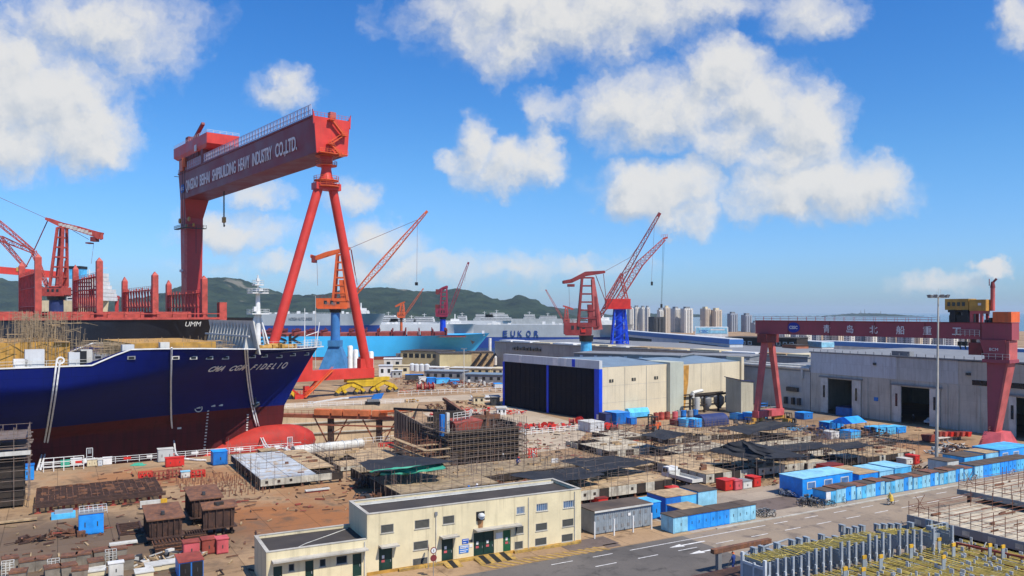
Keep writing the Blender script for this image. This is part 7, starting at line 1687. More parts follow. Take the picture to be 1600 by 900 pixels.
plate_item('pale blue steel trough left of the blue locker', 80, 813, 118, 1.6, 0, .7, 'sky_paint', 'trough', extra=lambda T, L: MB().box(.4, .2, .7, L-.3, 1.2, 1.1).build('cloth', M['steel_grey'], T))
plate_item('thin white plank stack lying by the dark boxes', 171, 857, 215, .9, .25, .45, 'bone', 'plank_stack', extra=lambda T, L: MB().box(.1, .1, 0, L-.2, .8, .25).build('base', M['dark_red'], T))
plate_item('white plank lying on the rusty ground before the grey topped block', 478, 771, 516, .8, .25, .42, 'bone', 'plank_stack', extra=lambda T, L: MB().box(.1, .1, 0, L-.2, .7, .25).build('base', M['dark_red'], T))
plate_item('long brown plate lying at the left edge below the grillage', -10, 822, 58, .8, .2, .4, 'plank', 'plank_stack')
cabinet('bright blue locker standing alone before the grillage', 123, 838, 162, 2.6, 805, 'bright_blue', 'mid_grey', 2)
o = MB(); P0 = gp(123, 838); T = bpy.data.objects[[x.name for x in C.objects if x.get('label') == 'bright blue locker standing alone before the grillage'][0]]
o.rail([(.1, .6, 2.4), (3.2, .6, 2.4)], .9, .45, .05, 3); o.rail([(.1, 2.0, 2.4), (3.2, 2.0, 2.4)], .9, .45, .05, 3); o.build('top_rail', M['panel_grey'], T)
def steel_box(label, px, py, x1, xb, yt, rb=6, hatch=False):
    P0 = gp(px, py); L = along(P0, a, x1); D = min(6.0, along(P0, b, xb)); z = zat(yt, P0.y); T = thing('steel_box', label, 'steel box', P0, AY, 'dark brown steel boxes in the left yard')
    z0 = z*.3; o = MB(); o.hexa([(.1, .1, z0), (L-.1, .1, z0), (L-.1, D-.1, z0), (.1, D-.1, z0)], [(0, 0, z-.2), (L, 0, z-.2), (L, D, z+.3), (0, D, z+.3)]); o.build('shell', M['dark_rust'], T)
    o = MB(); o.hexa([(-.3, -.25, z-.2), (L+.3, -.25, z-.2), (L+.3, D+.2, z+.32), (-.3, D+.2, z+.32)], [(-.3, -.25, z-.05), (L+.3, -.25, z-.05), (L+.3, D+.2, z+.47), (-.3, D+.2, z+.47)]); o.build('lid', M['rusty_steel'], T)
    o = MB()
    for k in range(rb): x = L*(k+.5)/rb; o.box(x-.05, -.16, z0, x+.05, .1, z-.24)
    for k in range(4): y = D*(k+.5)/4; o.box(-.16, y-.05, z0, .1, y+.05, z-.24)
    o.box(-.25, -.3, z0-.12, L+.25, D+.2, z0); o.build('ribs', M['dark_rust'], T)
    o = MB()
    for k in range(4): x = .2+k*(L-.6)/3; o.box(x, .1, 0, x+.2, .35, z0-.12); o.box(x, D-.4, 0, x+.2, D-.1, z0-.12)
    o.box(0, .4, .1, L, .6, .4); o.build('skid_legs', M['block_dark'], T)
    if hatch: o = MB(); o.box(L*.35, D*.3, z+.15, L*.65, D*.7, z+.5); o.build('hatch', M['block_dark'], T)
    o = MB(); o.box(L*.4, D*.2, z+.12, L*.5, D*.3, z+.5); o.build('lifting_lug', M['dark_grey'], T)
steel_box('dark brown steel box nearest the red chests, left of the three', 233, 854, 285, 219, 812)
steel_box('dark brown steel box standing furthest back of the three', 300, 822, 346, 287, 780)
steel_box('dark brown steel box with a hatch in its lid, rightmost of the three', 320, 840, 367, 317, 795, 4, True)
cabinet('faded red chest with a small window hole below the dark brown boxes', 287, 873, 312, 1.5, 850, 'pink_red', 'red_oxide', 1)
cabinet('brownish red chest in the middle below the rightmost brown box', 316, 868, 338, 1.5, 845, 'red_oxide', 'red_oxide', 1); cabinet('pinkish red chest with vent slots at the right below the brown boxes', 339, 867, 357, 1.5, 844, 'pink_red', 'pink_red', 1)
for (px, py, x1, n, lab) in ((242, 868, 286, 7, 'tall stack of rusty gratings in front of the left brown box'), (290, 848, 322, 5, 'lower stack of rusty gratings between the brown boxes')):
    P0 = gp(px, py); L = along(P0, a, x1); T = thing('grating_stack', lab, 'grating stack', P0, AY); 
    for k in range(n):
        o = MB(); z = k*.2; sh = rnd.uniform(-.15, .15)
        for j in range(9): x = L*j/8; o.box(x-.04+sh, 0, z, x+.04+sh, 2.2, z+.12)
        o.box(sh, 0, z+.02, L+sh, .08, z+.14); o.box(sh, 2.1, z+.02, L+sh, 2.2, z+.14); o.build('grating', M['rusty_steel' if k % 2 else 'dark_rust'], T)
P0 = gp(186, 838); T = thing('flat_ladder', 'dark ladder shaped steel frame lying flat on the concrete', 'steel frame', P0, AY); o = MB(); o.box(0, 0, .02, .25, 6, .25); o.box(2.6, 0, .02, 2.85, 6, .25)
for k in range(7): o.box(.25, k*.95, .05, 2.6, k*.95+.15, .2)
o.box(3.4, .5, .02, 3.6, 5, .2); o.beam((3.4, .5, .1), (6, 5, .1), .15); o.build('frame', M['dark_rust'], T)
blk = [(4, 893), (30, 897), (54, 893), (95, 889), (118, 885), (147, 880), (176, 877), (14, 915), (70, 908), (96, 905), (138, 897), (112, 911), (186, 893)]
adj = ['leftmost in the back row', 'second from the left in the back row', 'third from the left in the back row', 'fourth in the back row', 'fifth in the back row', 'sixth in the back row', 'rightmost in the back row', 'cut by the left bottom corner', 'left of the white cage in the front row', 'right of the white cage in the front row', 'below the sixth block of the back row', 'lowest at the bottom edge', 'in front of the rightmost block']
BKM = paint('block_concrete', (.25, .215, .17), .85, .3, .8, streak=.5, bump=.3)
for (px, py), d_ in zip(blk, adj):
    P0 = gp(px, py); r = rnd.uniform(-.15, .15); T = thing('concrete_block', 'rough grey brown concrete block, '+d_, 'concrete block', P0, AY+r, 'concrete blocks at the lower left'); o = MB(); o.hexa([(.08, .08, 0), (1.42, .08, 0), (1.42, 1.3, 0), (.08, 1.3, 0)], [(.0, 0, 1.15), (1.5, 0, 1.15), (1.5, 1.4, 1.15), (0, 1.4, 1.15)]); o.build('block', BKM, T); o = MB(); o.box(-.05, -.05, 1.15, 1.55, 1.45, 1.32); o.build('cap_plate', M['rusty_steel'], T)
for (px, py, lab) in ((2, 905, 'white wire cage at the lower left corner'), (74, 902, 'white wire cage between the concrete blocks'), (165, 886, 'white wire cage by the rightmost concrete blocks')):
    T = thing('wire_cage', lab, 'cage', gp(px, py), AY); o = MB(); s_ = 1.1
    for z in (0.05, .55, 1.1, 1.6): o.beam((0, 0, z), (s_, 0, z), .05); o.beam((0, s_, z), (s_, s_, z), .05); o.beam((0, 0, z), (0, s_, z), .05); o.beam((s_, 0, z), (s_, s_, z), .05)
    for x in (0, .37, .73, 1.1): o.beam((x, 0, 0), (x, 0, 1.6), .05); o.beam((x, s_, 0), (x, s_, 1.6), .05); o.beam((0, x, 0), (0, x, 1.6), .05); o.beam((s_, x, 0), (s_, x, 1.6), .05)
    o.build('frame', M['bone'], T)
cabinet('white steel panel box at the bottom edge near the concrete blocks', 170, 904, 193, .8, 882, 'bone', 'white', 1)
cabinet('blue container with a red brown roof at the bottom edge', 280, 908, 318, 3.2, 880, 'blue', 'red_oxide', 2, dcol='black')
for k, (px, py, x1, l_) in enumerate(((136, 904, 165, 'cream packing case at the bottom edge'), (228, 896, 252, 'cream packing case left of the blue container'), (252, 892, 276, 'cream packing case touching the blue container'), (212, 906, 240, 'low cream board stack at the bottom edge'))): cabinet(l_, px, py, x1, 1.6, py-9, 'cream', 'bone', 0, None, 'packing_case', 'case')
# scaffold tower at the left edge
P0 = gp(44, 793); T = thing('scaffold_tower', 'dark scaffold tower with plank roofs cut by the left border', 'scaffold tower', P0, AY); W_ = 14; D_ = 9; r = random.Random(17); ht = zat(684, P0.y)
o = MB(); o2 = MB()
for k, z in enumerate((ht*.72, ht*.86, ht)):
    for j in range(9): y = D_*j/9; o.box(-W_, y, z-.1, 0+r.uniform(-.3, .5), y+D_/9-.05, z)
o.build('plank_roof', M['pole_steel'], T)
for i in range(9):
    for j in (0, D_*.5, D_): x = -W_+i*W_/8; o2.beam((x, j, 0), (x, j, ht+(1.6 if j == 0 else 1)), .08)
for z in (1.2, 2.6, 4, 5.4, 6.8, ht*.9, ht+1): 
    o2.beam((-W_, 0, z), (.3, 0, z), .06); o2.beam((0, 0, z), (0, D_, z), .06); o2.beam((-W_, D_, z), (.3, D_, z), .06)
o2.rail([(-W_, 0, ht), (0, 0, ht), (0, D_, ht)], 1.2, 1.2, .06); o2.build('scaffold_poles', M['pole_steel'], T)
o = MB(); o.box(-W_, .8, .3, -.6, D_-.4, ht*.66); o.box(-W_, .3, ht*.3, -.2, .8, ht*.33); o.box(-W_, .2, ht*.74, .2, .4, ht*.8); o.build('dark_hull_part', M['block_dark'], T); MB().box(-W_, -.15, ht*.76, .3, .05, ht*.82).build('pale_board', M['bone'], T)
# ================================================================= things along the dock edge
P0 = gp(458, 714); e_ = gp(566, 700); d = (e_-P0).normalized(); L = (e_-P0).length; T = thing('white_roll', 'big white wrapped roll lying on the dock edge before the red bulb', 'roll', P0, ang(d)); o = MB(); o.tube((0, 0, 1.05), (L, 0, .95), 1.05, .95, 18); o.build('wrapped_tube', M['bone'], T, smooth=50); o = MB()
for k in range(5): x = L*(k+.5)/5; o.tube((x-.06, 0, 1.02), (x+.06, 0, 1.02), 1.09, 1.08, 18)
o.build('straps', M['panel_grey'], T)
for (px, lab) in ((140, 'white lantern frame on the dock railing above the cream cabinet'), (453, 'white lantern frame in front of the red bulb')):
    T = thing('dock_lantern', lab, 'lantern', gp(px, 722 if px < 200 else 703), AY); o = MB(); o.beam((-.5, 0, 0), (-.5, 0, 2.6), .1); o.beam((.5, 0, 0), (.5, 0, 2.6), .1); o.beam((-.5, 0, 2.6), (.5, 0, 2.6), .1); o.beam((-.5, 0, 1.0), (.5, 0, 1.0), .1); o.build('frame', M['white'], T); o = MB(); o.box(-.3, -.1, 1.6, .3, .1, 2.4); o.build('lamp', M['mid_grey'], T)
    for s_ in (-1, 1): MB().lathe([(.45, 0), (.1, .8)], (s_*.75, 0, 0), 8).build('cone', M['white'], T)
T = thing('tube_gate', 'white tubular gate frame on the dock edge at the left', 'gate', gp(68, 738), AY); o = MB(); o.rail([(0, 0, 0), (6.2, 0, 0)], 2.4, 1.5, .12, 3); o.build('tubes', M['white'], T)
T = thing('net_heap', 'small heap of green netting on the quay', 'net', gp(216, 727), 0); o = MB(); o.grid(lambda u, v: (u*2.6-1.3+noise.noise(Vector((u*4, v*4, 1)))*.3, v*1.4-.7, .55*4*u*(1-u)*(.6+noise.noise(Vector((u*7, v*7, 3))))*4*v*(1-v)+.03), 14, 10); o.build('net', M['tarp_green'], T, smooth=True)
def rack(label, px, py, mt, n=3, h=1.5, w=2.0, name='bottle_rack', cat='rack'):
    T = thing(name, label, cat, gp(px, py), AY); o = MB()
    for x in (0, w): o.beam((x, 0, 0), (x, 0, h), .1); o.beam((x, .9, 0), (x, .9, h), .1)
    for z in (.1, h*.5, h): o.beam((0, 0, z), (w, 0, z), .09); o.beam((0, .9, z), (w, .9, z), .09); o.beam((0, 0, z), (0, .9, z), .09); o.beam((w, 0, z), (w, .9, z), .09)
    o.build('frame', M[mt], T); o = MB()
    for k in range(n*2): x = .25+(w-.5)*k/(n*2-1); o.lathe([(.14, 0), (.14, h*.72), (.05, h*.85), (.05, h*.95)], (x, .25+.4*(k % 2), .1), 8)
    o.build('gas_bottles', M[mt], T, smooth=50)
rack('red gas bottle rack at the corner of the grillage', 217, 756, 'signal_red', 3, 1.8, 2.0); rack('orange red frame beside the red gas bottle rack', 240, 752, 'red_oxide', 2, 1.5, 2.4); rack('second orange red frame on the rusty ground', 262, 748, 'red_oxide', 2, 1.4, 2.2)
rack('red hose cart beside the pale small cabinet', 299, 747, 'signal_red', 2, 1.1, 2.2); cabinet('pale green and white cabinet left of the red hose cart', 283, 748, 297, 1.0, 738, 'bone', 'pale_cyan', 1)
rack('bright red rack of gas bottles on the dock edge by the trestle', 594, 707, 'signal_red', 3, 1.7, 2.8); rack('grey rack of gas bottles on the dock edge next to the red rack', 615, 705, 'dark_grey', 3, 1.9, 1.8); rack('low red frame below the red bottle rack', 606, 717, 'signal_red', 2, .9, 2.2)
rack('white and red bottle rack against the brown side plate', 630, 698, 'bone', 4, 2.2, 4.6); rack('bright red rack on the tan ground right of the dark hull section', 826, 718, 'signal_red', 3, 1.9, 1.8)
T = thing('white_sign_stand', 'white board on a two legged stand in the middle of the yard', 'sign board', gp(862, 736), .3); o = MB(); o.beam((0, 0, 0), (0, 0, 2.2), .08); o.beam((1.1, 0, 0), (1.1, 0, 2.2), .08); o.build('legs', M['bone'], T); MB().box(-.1, -.06, 1.4, 1.2, .02, 2.2).build('board', M['white'], T)
r = random.Random(12)
STM = M['pole_rust']; c = gp(407, 770)
for row in range(2):
    T = thing('steel_stumps', ('field of short rusty steel stumps left of the grey topped block', 'second field of rusty stumps further left beside the red hose cart')[row], 'steel stumps', gp(376-52*row, 772-12*row), AY); o = MB()
    for i in range(9):
        for j in range(7 if row == 0 else 5): x, y = -4+i*1.0+r.uniform(-.15, .15), -1+j*1.9; o.box(x-.06, y-.06, 0, x+.06, y+.06, r.uniform(.6, 1.1))
    o.build('stumps', STM, T); tag(o := [q for q in T.children][0], kind='stuff')
# ================================================================= vehicles
def wheel(T, x, y, r_, w=.3, ax='y', mt='rubber'):
    o = MB(); v = Vector((0, w/2, 0)) if ax == 'y' else Vector((w/2, 0, 0)); c = Vector((x, y, r_)); o.tube(c-v, c+v, r_, None, 16); q = o.build('wheel', M[mt], T); o = MB(); o.tube(c-v*1.08, c+v*1.08, r_*.5, None, 10); o.build('rim', M['mid_grey'], q)
def forklift(label, px, py, rz, body, s=1.0, cat='forklift', bucket=False):
    T = thing('forklift' if not bucket else 'wheel_loader', label, cat, gp(px, py), rz)
    o = MB(); o.hexa([(-1.9*s, -.8*s, .5*s), (.9*s, -.8*s, .5*s), (.9*s, .8*s, .5*s), (-1.9*s, .8*s, .5*s)], [(-1.8*s, -.75*s, 1.6*s), (.7*s, -.75*s, 1.2*s), (.7*s, .75*s, 1.2*s), (-1.8*s, .75*s, 1.6*s)]); o.box(-2.1*s, -.75*s, .45*s, -1.6*s, .75*s, 1.5*s); o.build('body', M[body], T)
    o = MB()
    for x, x2 in ((-.9, -.8), (.75, .35)):
        for y in (-.65, .65): o.beam((x*s, y*s, 1.2*s), (x2*s, y*s, 2.7*s), .12*s)
    o.box(-1.0*s, -.75*s, 2.65*s, .5*s, .75*s, 2.78*s); o.build('cab_frame', M['black'], T)
    o = MB(); o.box(-.5*s, -.35*s, 1.2*s, .0, .35*s, 1.5*s); o.box(-.55*s, -.35*s, 1.5*s, -.4*s, .35*s, 2.0*s); o.build('seat', M['black'], T)
    o = MB()
    if bucket: o.beam((.6*s, 0, 1.1*s), (2.0*s, 0, .7*s), .35*s); o.hexa([(1.9*s, -1.1*s, .15*s), (2.9*s, -1.1*s, .1*s), (2.9*s, 1.1*s, .1*s), (1.9*s, 1.1*s, .15*s)], [(1.8*s, -1.1*s, 1.2*s), (2.2*s, -1.1*s, 1.3*s), (2.2*s, 1.1*s, 1.3*s), (1.8*s, 1.1*s, 1.2*s)])
    else:
        for y in (-.4, .4): o.box(1.0*s, (y-.08)*s, .2*s, 1.2*s, (y+.08)*s, 3.3*s); o.box(1.2*s, (y-.07)*s, .1*s, 2.4*s, (y+.07)*s, .2*s)
        for z in (.8, 1.8, 3.2): o.box(1.02*s, -.4*s, z*s, 1.18*s, .4*s, (z+.15)*s)
    o.build('mast' if not bucket else 'bucket', M['dark_grey'], T)
    for x, r_ in ((.75, .6), (-1.3, .5)):
        for y in (-.75, .75): wheel(T, x*s, y*s, r_*s, .35*s)
    return T
forklift('orange forklift with a black cab frame parked near the cream wall', 1020, 674, AY-R(155), 'crane_orange', 1.25)
forklift('ochre wheel loader at the left foot of the small gantry', 1168, 670, AY+R(190), 'ochre', 1.0, 'loader', True)
forklift('ochre wheel loader near the right foot of the small gantry', 1232, 662, AY+R(20), 'ochre', 1.0, 'loader', True)
def truck(label, px, py, rz, L=7.6):
    T = thing('flatbed_truck', label, 'truck', gp(px, py), rz); o = MB()
    o.hexa([(L-1.9, -1.05, .75), (L, -1.05, .75), (L, 1.05, .75), (L-1.9, 1.05, .75)], [(L-1.8, -.98, 2.45), (L-.35, -.98, 2.4), (L-.35, .98, 2.4), (L-1.8, .98, 2.45)]); o.build('cab', M['white'], T)
    o = MB(); o.hexa([(L-.12, -.9, 1.5), (L-.04, -.9, 1.5), (L-.04, .9, 1.5), (L-.12, .9, 1.5)], [(L-.34, -.85, 2.25), (L-.27, -.85, 2.25), (L-.27, .85, 2.25), (L-.34, .85, 2.25)]); o.build('windscreen', M['glass_dark'], T)
    for y in (-1.08, 1.02): o = MB(); o.box(L-1.5, y, 1.5, L-.45, y+.06, 2.2); o.build('side_window', M['glass_dark'], T)
    o = MB(); o.box(0, -1.15, .95, L-2.1, 1.15, 1.1); o.box(0, -1.15, 1.1, .08, 1.15, 1.5); o.box(0, -1.15, 1.1, L-2.1, -1.08, 1.5); o.box(0, 1.08, 1.1, L-2.1, 1.15, 1.5); o.box(L-2.2, -1.15, 1.1, L-2.1, 1.15, 2.0); o.build('flatbed', M['bone'], T)
    o = MB(); o.box(.3, -.45, .55, L-.4, .45, .95); o.build('chassis', M['black'], T)
    for x in (1.3, L-1.1):
        for y in (-.95, .95): wheel(T, x, y, .48, .32)
    for y in (-.75, .75): MB().box(L-.02, y-.15, .95, L+.03, y+.15, 1.15).build('headlight', M['panel_grey'], T)
truck('white flatbed truck parked beside the hull blocks', 1090, 763, ang(b))
def car(label, px, py, rz, mt='white'):
    T = thing('parked_car', label, 'car', gp(px, py), rz); o = MB(); prof = [(-2.2, .4), (2.2, .4), (2.25, .8), (1.3, .98), (.7, 1.45), (-.6, 1.48), (-1.2, 1.0), (-2.2, .95)]
    o.extr([(x, -.85, z) for x, z in prof], (0, 1.7, 0)); o.build('body', M[mt], T)
    for y in (-.87, .83): o = MB(); o.extr([(1.15, y, 1.0), (.65, y, 1.38), (-.55, y, 1.4), (-1.0, y, 1.02)], (0, .04, 0)); o.build('side_window', M['glass_dark'], T)
    o = MB(); o.hexa([(1.28, -.7, 1.02), (1.32, -.7, 1.0), (1.32, .7, 1.0), (1.28, .7, 1.02)], [(.76, -.66, 1.42), (.8, -.66, 1.42), (.8, .66, 1.42), (.76, .66, 1.42)]); o.build('windscreen', M['glass_dark'], T)
    for x in (1.4, -1.35):
        for y in (-.78, .78): wheel(T, x, y, .34, .22)
car('white car parked at the right end of the long blue tank wall', 1398, 655, AY+R(8)); car('white car half hidden behind the floodlight mast', 1456, 662, AY+R(5))
# crawler boom lift on the dock road
T = thing('boom_lift', 'blue and white crawler boom lift on the dock road under the giant gantry', 'boom lift', gp(582, 632), AD-R(20)); o = MB()
for y in (-1.1, .7): o.box(-2.2, y, .1, 2.2, y+.4, .9)
o.build('crawler_track', M['black'], T); o = MB(); o.box(-1.6, -.8, .9, 2.0, .8, 1.7); o.build('body', M['mid_grey'], T); o = MB(); o.beam((3.0, 0, 2.6), (-9, 0, 2.2), .6, .6, .45, .45); o.beam((-9, 0, 2.2), (-17.5, 0, 1.2), .5, .5, .35, .35); o.build('boom', M['white'], T); o = MB(); o.hexa([(-.4, -.6, 1.7), (2.6, -.6, 1.7), (2.6, .6, 1.7), (-.4, .6, 1.7)], [(.4, -.5, 3.1), (3.4, -.5, 3.4), (3.4, .5, 3.4), (.4, .5, 3.1)]); o.beam((-7, -.4, 2.45), (1, -.4, 2.75), .2); o.build('boom_cover', M['blue'], T); o = MB(); o.rail([(-19, -.6, .4), (-17.5, -.6, .4), (-17.5, .6, .4), (-19, .6, .4), (-19, -.6, .4)], 1.1, .7, .08); o.build('basket', M['panel_grey'], T)
# ================================================================= people
def person(label, px, py, z=0, rz=0.0, pose='stand', cloth='blue', helmet='crane_orange', scale=1.0, loc=None):
    loc = loc or gp(px, py, z); T = thing('person', label, 'person', loc, rz)
    if pose == 'crouch': J = dict(hip=(0,0,.42), ch=(.28,0,.80), nk=(.38,0,.95), hd=(.46,0,1.07), kl=(.42,.16,.50), al=(.12,.16,.10), tl=(.32,.17,.05), kr=(.42,-.16,.50), ar=(.12,-.16,.10), tr=(.32,-.17,.05), sl=(.33,.19,.88), el=(.50,.26,.66), wl=(.72,.14,.58), sr=(.33,-.19,.88), er=(.50,-.26,.66), wr=(.72,-.10,.58))
    elif pose == 'ride': J = dict(hip=(-.1,0,.98), ch=(.10,0,1.36), nk=(.17,0,1.52), hd=(.22,0,1.66), kl=(.28,.13,.78), al=(.10,.13,.36), tl=(.28,.14,.32), kr=(.24,-.13,.94), ar=(.14,-.13,.55), tr=(.32,-.14,.52), sl=(.12,.2,1.44), el=(.34,.26,1.22), wl=(.52,.22,1.08), sr=(.12,-.2,1.44), er=(.34,-.26,1.22), wr=(.52,-.22,1.08))
    else: J = dict(hip=(0,0,.92), ch=(.02,0,1.28), nk=(.02,0,1.47), hd=(.05,0,1.62), kl=(.03,.11,.5), al=(-.02,.12,.09), tl=(.16,.14,.05), kr=(.06,-.11,.5), ar=(.02,-.12,.09), tr=(.2,-.14,.05), sl=(0,.2,1.4), el=(.05,.27,1.12), wl=(.22,.24,.95), sr=(0,-.2,1.4), er=(.02,-.28,1.12), wr=(.16,-.26,.93))
    R_ = dict(hip=.15, ch=.17, nk=.06, hd=.10, kl=.075, al=.055, tl=.05, kr=.075, ar=.055, tr=.05, sl=.075, el=.055, wl=.04, sr=.075, er=.055, wr=.04)
    E = [('hip','ch'),('ch','nk'),('nk','hd'),('hip','kl'),('kl','al'),('al','tl'),('hip','kr'),('kr','ar'),('ar','tr'),('ch','sl'),('sl','el'),('el','wl'),('ch','sr'),('sr','er'),('er','wr')]
    ks = list(J)
    for s_ in 'lr':     # hands: palm, four fingers, thumb
        w = Vector(J['w'+s_]); dv = (w-Vector(J['e'+s_])).normalized(); sd_ = Vector((dv.y, -dv.x, 0)).normalized() if abs(dv.z) < .99 else Vector((0, 1, 0))
        J['p'+s_] = tuple(w+dv*.08); R_['p'+s_] = .036; E.append(('w'+s_, 'p'+s_))
        for q in range(4): n_ = 'f%d%s' % (q, s_); J[n_] = tuple(w+dv*(.165-.01*abs(q-1))+sd_*(.022*(q-1.5))+Vector((0, 0, -.02))); R_[n_] = .009; E.append(('p'+s_, n_))
        n_ = 't_'+s_; J[n_] = tuple(w+dv*.09+sd_*.065); R_[n_] = .011; E.append(('w'+s_, n_))
    ks = list(J); me = bpy.data.meshes.new('body'); me.from_pydata([Vector(J[k])*scale for k in ks], [(ks.index(p), ks.index(q)) for p, q in E], [])
    o = bpy.data.objects.new('tmp', me); C.objects.link(o); md = o.modifiers.new('skin', 'SKIN')
    for k, v in zip(ks, me.skin_vertices[0].data): v.radius = (R_[k]*scale, R_[k]*scale); v.use_root = (k == 'hip')
    sb_ = o.modifiers.new('sub', 'SUBSURF'); sb_.levels = 1
    dg = bpy.context.evaluated_depsgraph_get(); dg.update(); m2 = bpy.data.meshes.new_from_object(o.evaluated_get(dg)); bpy.data.objects.remove(o)
    m2.materials.clear()
    for q in (M[cloth], M['skin'], M['rubber']): m2.materials.append(q)
    hd = Vector(J['hd'])*scale
    for p_ in m2.polygons:
        c = p_.center; near = min(ks, key=lambda k: (Vector(J[k])*scale-c).length)
        p_.material_index = 1 if near in ('hd',) or near[0] in 'pf' or near.startswith('t_') else (2 if near in ('tl', 'tr', 'al', 'ar') else 0); p_.use_smooth = True
    m2.name = 'body'; o = bpy.data.objects.new('body', m2); C.objects.link(o); o.parent = T
    o = MB(); o.lathe([(.155*scale, 0), (.14*scale, .06*scale), (.09*scale, .12*scale), (.02*scale, .14*scale)], tuple(hd+Vector((0, 0, .04*scale))), 12); o.box(hd.x+.1*scale, hd.y-.09*scale, hd.z+.04*scale, hd.x+.21*scale, hd.y+.09*scale, hd.z+.055*scale); o.build('helmet', M[helmet], T, smooth=50)
    o = MB(); o.box(hd.x+.085*scale, hd.y-.05*scale, hd.z-.0, hd.x+.1*scale, hd.y-.02*scale, hd.z+.02*scale); o.box(hd.x+.085*scale, hd.y+.02*scale, hd.z, hd.x+.1*scale, hd.y+.05*scale, hd.z+.02*scale); o.build('eyes', M['black'], T)
    return T
P('overall_blue', (.02, .05, .22), .8, .2, 2); P('raincoat', (.62, .42, .06), .6, .2, 2)
person('worker in blue overalls and orange helmet by the rusty platform', 1146, 891, 0, 2.2, 'stand', 'overall_blue', 'crane_orange', 1.1)
person('worker in blue overalls and blue helmet nearer the grey frames', 1179, 884, 0, 2.6, 'stand', 'overall_blue', 'blue', 1.08)
person('crouching worker in dark clothes on the hull block with red strips', 806, 727, zat(748, gp(716, 762).y), -.6, 'crouch', 'overall_blue', 'signal_red', 1.25)
person('standing worker in black beside the tall dark hull section', 786, 727, 0, -1.2, 'stand', 'black', 'white', 1.2)
person('standing worker in dark clothes by the tent shaped black sheet', 1197, 708, .9, -1, 'stand', 'black', 'dark_grey', 1.2)
person('worker in dark clothes walking before the second open doorway', 1427, 661, 0, 1, 'stand', 'black', 'white', 1.2)
person('worker in blue overalls crouching low behind the cream building roof', 742, 772, .6, 1, 'crouch', 'overall_blue', 'white', 1.2)
person('worker in blue overalls left of the other crouching worker behind the cream roof', 729, 775, .6, 1, 'crouch', 'overall_blue', 'blue', 1.2)
person('worker in white helmet beside the red rack in the middle of the yard', 833, 722, 0, 1, 'stand', 'bone', 'white', 1.15)
# ================================================================= bicycles
def bicycle(label, loc, rz, col='dark_grey', group='bicycles parked by the lockers'):
    T = thing('bicycle', label, 'bicycle', loc, rz, group)
    for x in (-.52, .52):
        o = MB(); n = 18
        for k in range(n): a0, a1 = 2*math.pi*k/n, 2*math.pi*(k+1)/n; o.beam((x+.33*math.cos(a0), 0, .34+.33*math.sin(a0)), (x+.33*math.cos(a1), 0, .34+.33*math.sin(a1)), .045)
        w = o.build('wheel', M['rubber'], T); o = MB()
        for k in range(6): o.beam((x, 0, .34), (x+.32*math.cos(k*1.047), 0, .34+.32*math.sin(k*1.047)), .012)
        o.build('spokes', M['panel_grey'], w)
    o = MB(); 
    for p_, q_ in (((-.52, .34), (-.12, .34)), ((-.12, .34), (-.25, .82)), ((-.25, .8), (.38, .84)), ((-.12, .34), (.40, .75)), ((-.52, .34), (-.24, .76)), ((.52, .34), (.36, .95))): o.beam((p_[0], 0, p_[1]), (q_[0], 0, q_[1]), .04)
    o.build('frame', M[col], T); o = MB(); o.beam((.34, -.27, 1.02), (.34, .27, 1.02), .035); o.beam((.36, 0, .95), (.34, 0, 1.02), .035); o.build('handlebar', M['mid_grey'], T); o = MB(); o.hexa([(-.4, -.09, .84), (-.12, -.03, .84), (-.12, .03, .84), (-.4, .09, .84)], [(-.38, -.09, .9), (-.12, -.03, .89), (-.12, .03, .89), (-.38, .09, .9)]); o.build('saddle', M['rubber'], T)
    o = MB(); o.box(.45, -.16, .72, .72, .16, .95); o.build('basket', M['mid_grey'], T)
    return T
r = random.Random(44); proto = bicycle('dark bicycle in the jumble by the left end of the long locker row', gp(1256, 788), 1.9)
for k in range(23):
    px, py = r.uniform(1250, 1306), r.uniform(783, 793); q = gp(px, py); dup(proto, q, None, rot=(R(r.uniform(-22, 22)), 0, r.uniform(.9, 3.0)))
p2 = bicycle('pale bicycle parked in front of the big blue site cabin', gp(1226, 776), 2.4, 'panel_grey', 'bicycles before the blue site cabin')
for k in range(6): dup(p2, gp(1222+k*3.4, 774+k*.5+r.uniform(-1, 1)), None, rot=(R(r.uniform(-15, 15)), 0, 2+r.uniform(-.5, .5)))
p3 = bicycle('white bicycle parked at the right end of the short locker row', gp(1186, 806), 2.2, 'bone', 'bicycles at the end of the short locker row')
for k in range(6): dup(p3, gp(1184+k*4.2, 806+r.uniform(-2, 2.5)), None, rot=(R(r.uniform(-15, 15)), 0, 2.2+r.uniform(-.5, .5)))
dup(p3, gp(1316, 785), 2.0, 'dark bicycle leaning on a pale door near the notice board', 'bicycles by single lockers'); dup(p3, gp(1205, 808), .4, 'bicycle standing alone on the pavement beside the road patch', 'bicycles by single lockers')
for px, py, lab in ((1522, 751, 'bicycle leaning at the gap between the two long locker rows'), (1581, 742, 'bicycle leaning on the short locker row near the right border')): dup(p3, gp(px, py), .5, lab, 'bicycles by single lockers')
q = gp(1392, 789); bk = bicycle('bicycle ridden along the road by a person in a yellow raincoat', q, AY+R(180), 'dark_grey', None)
rp = person('person in a yellow raincoat riding a bicycle along the road', 0, 0, 0, AY+R(180), 'ride', 'raincoat', 'raincoat', 1.0, q); o = MB(); o.lathe([(.42, .62), (.36, .95), (.27, 1.35), (.12, 1.52)], (.02, 0, 0), 14); o.build('cape', M['raincoat'], rp, smooth=50)
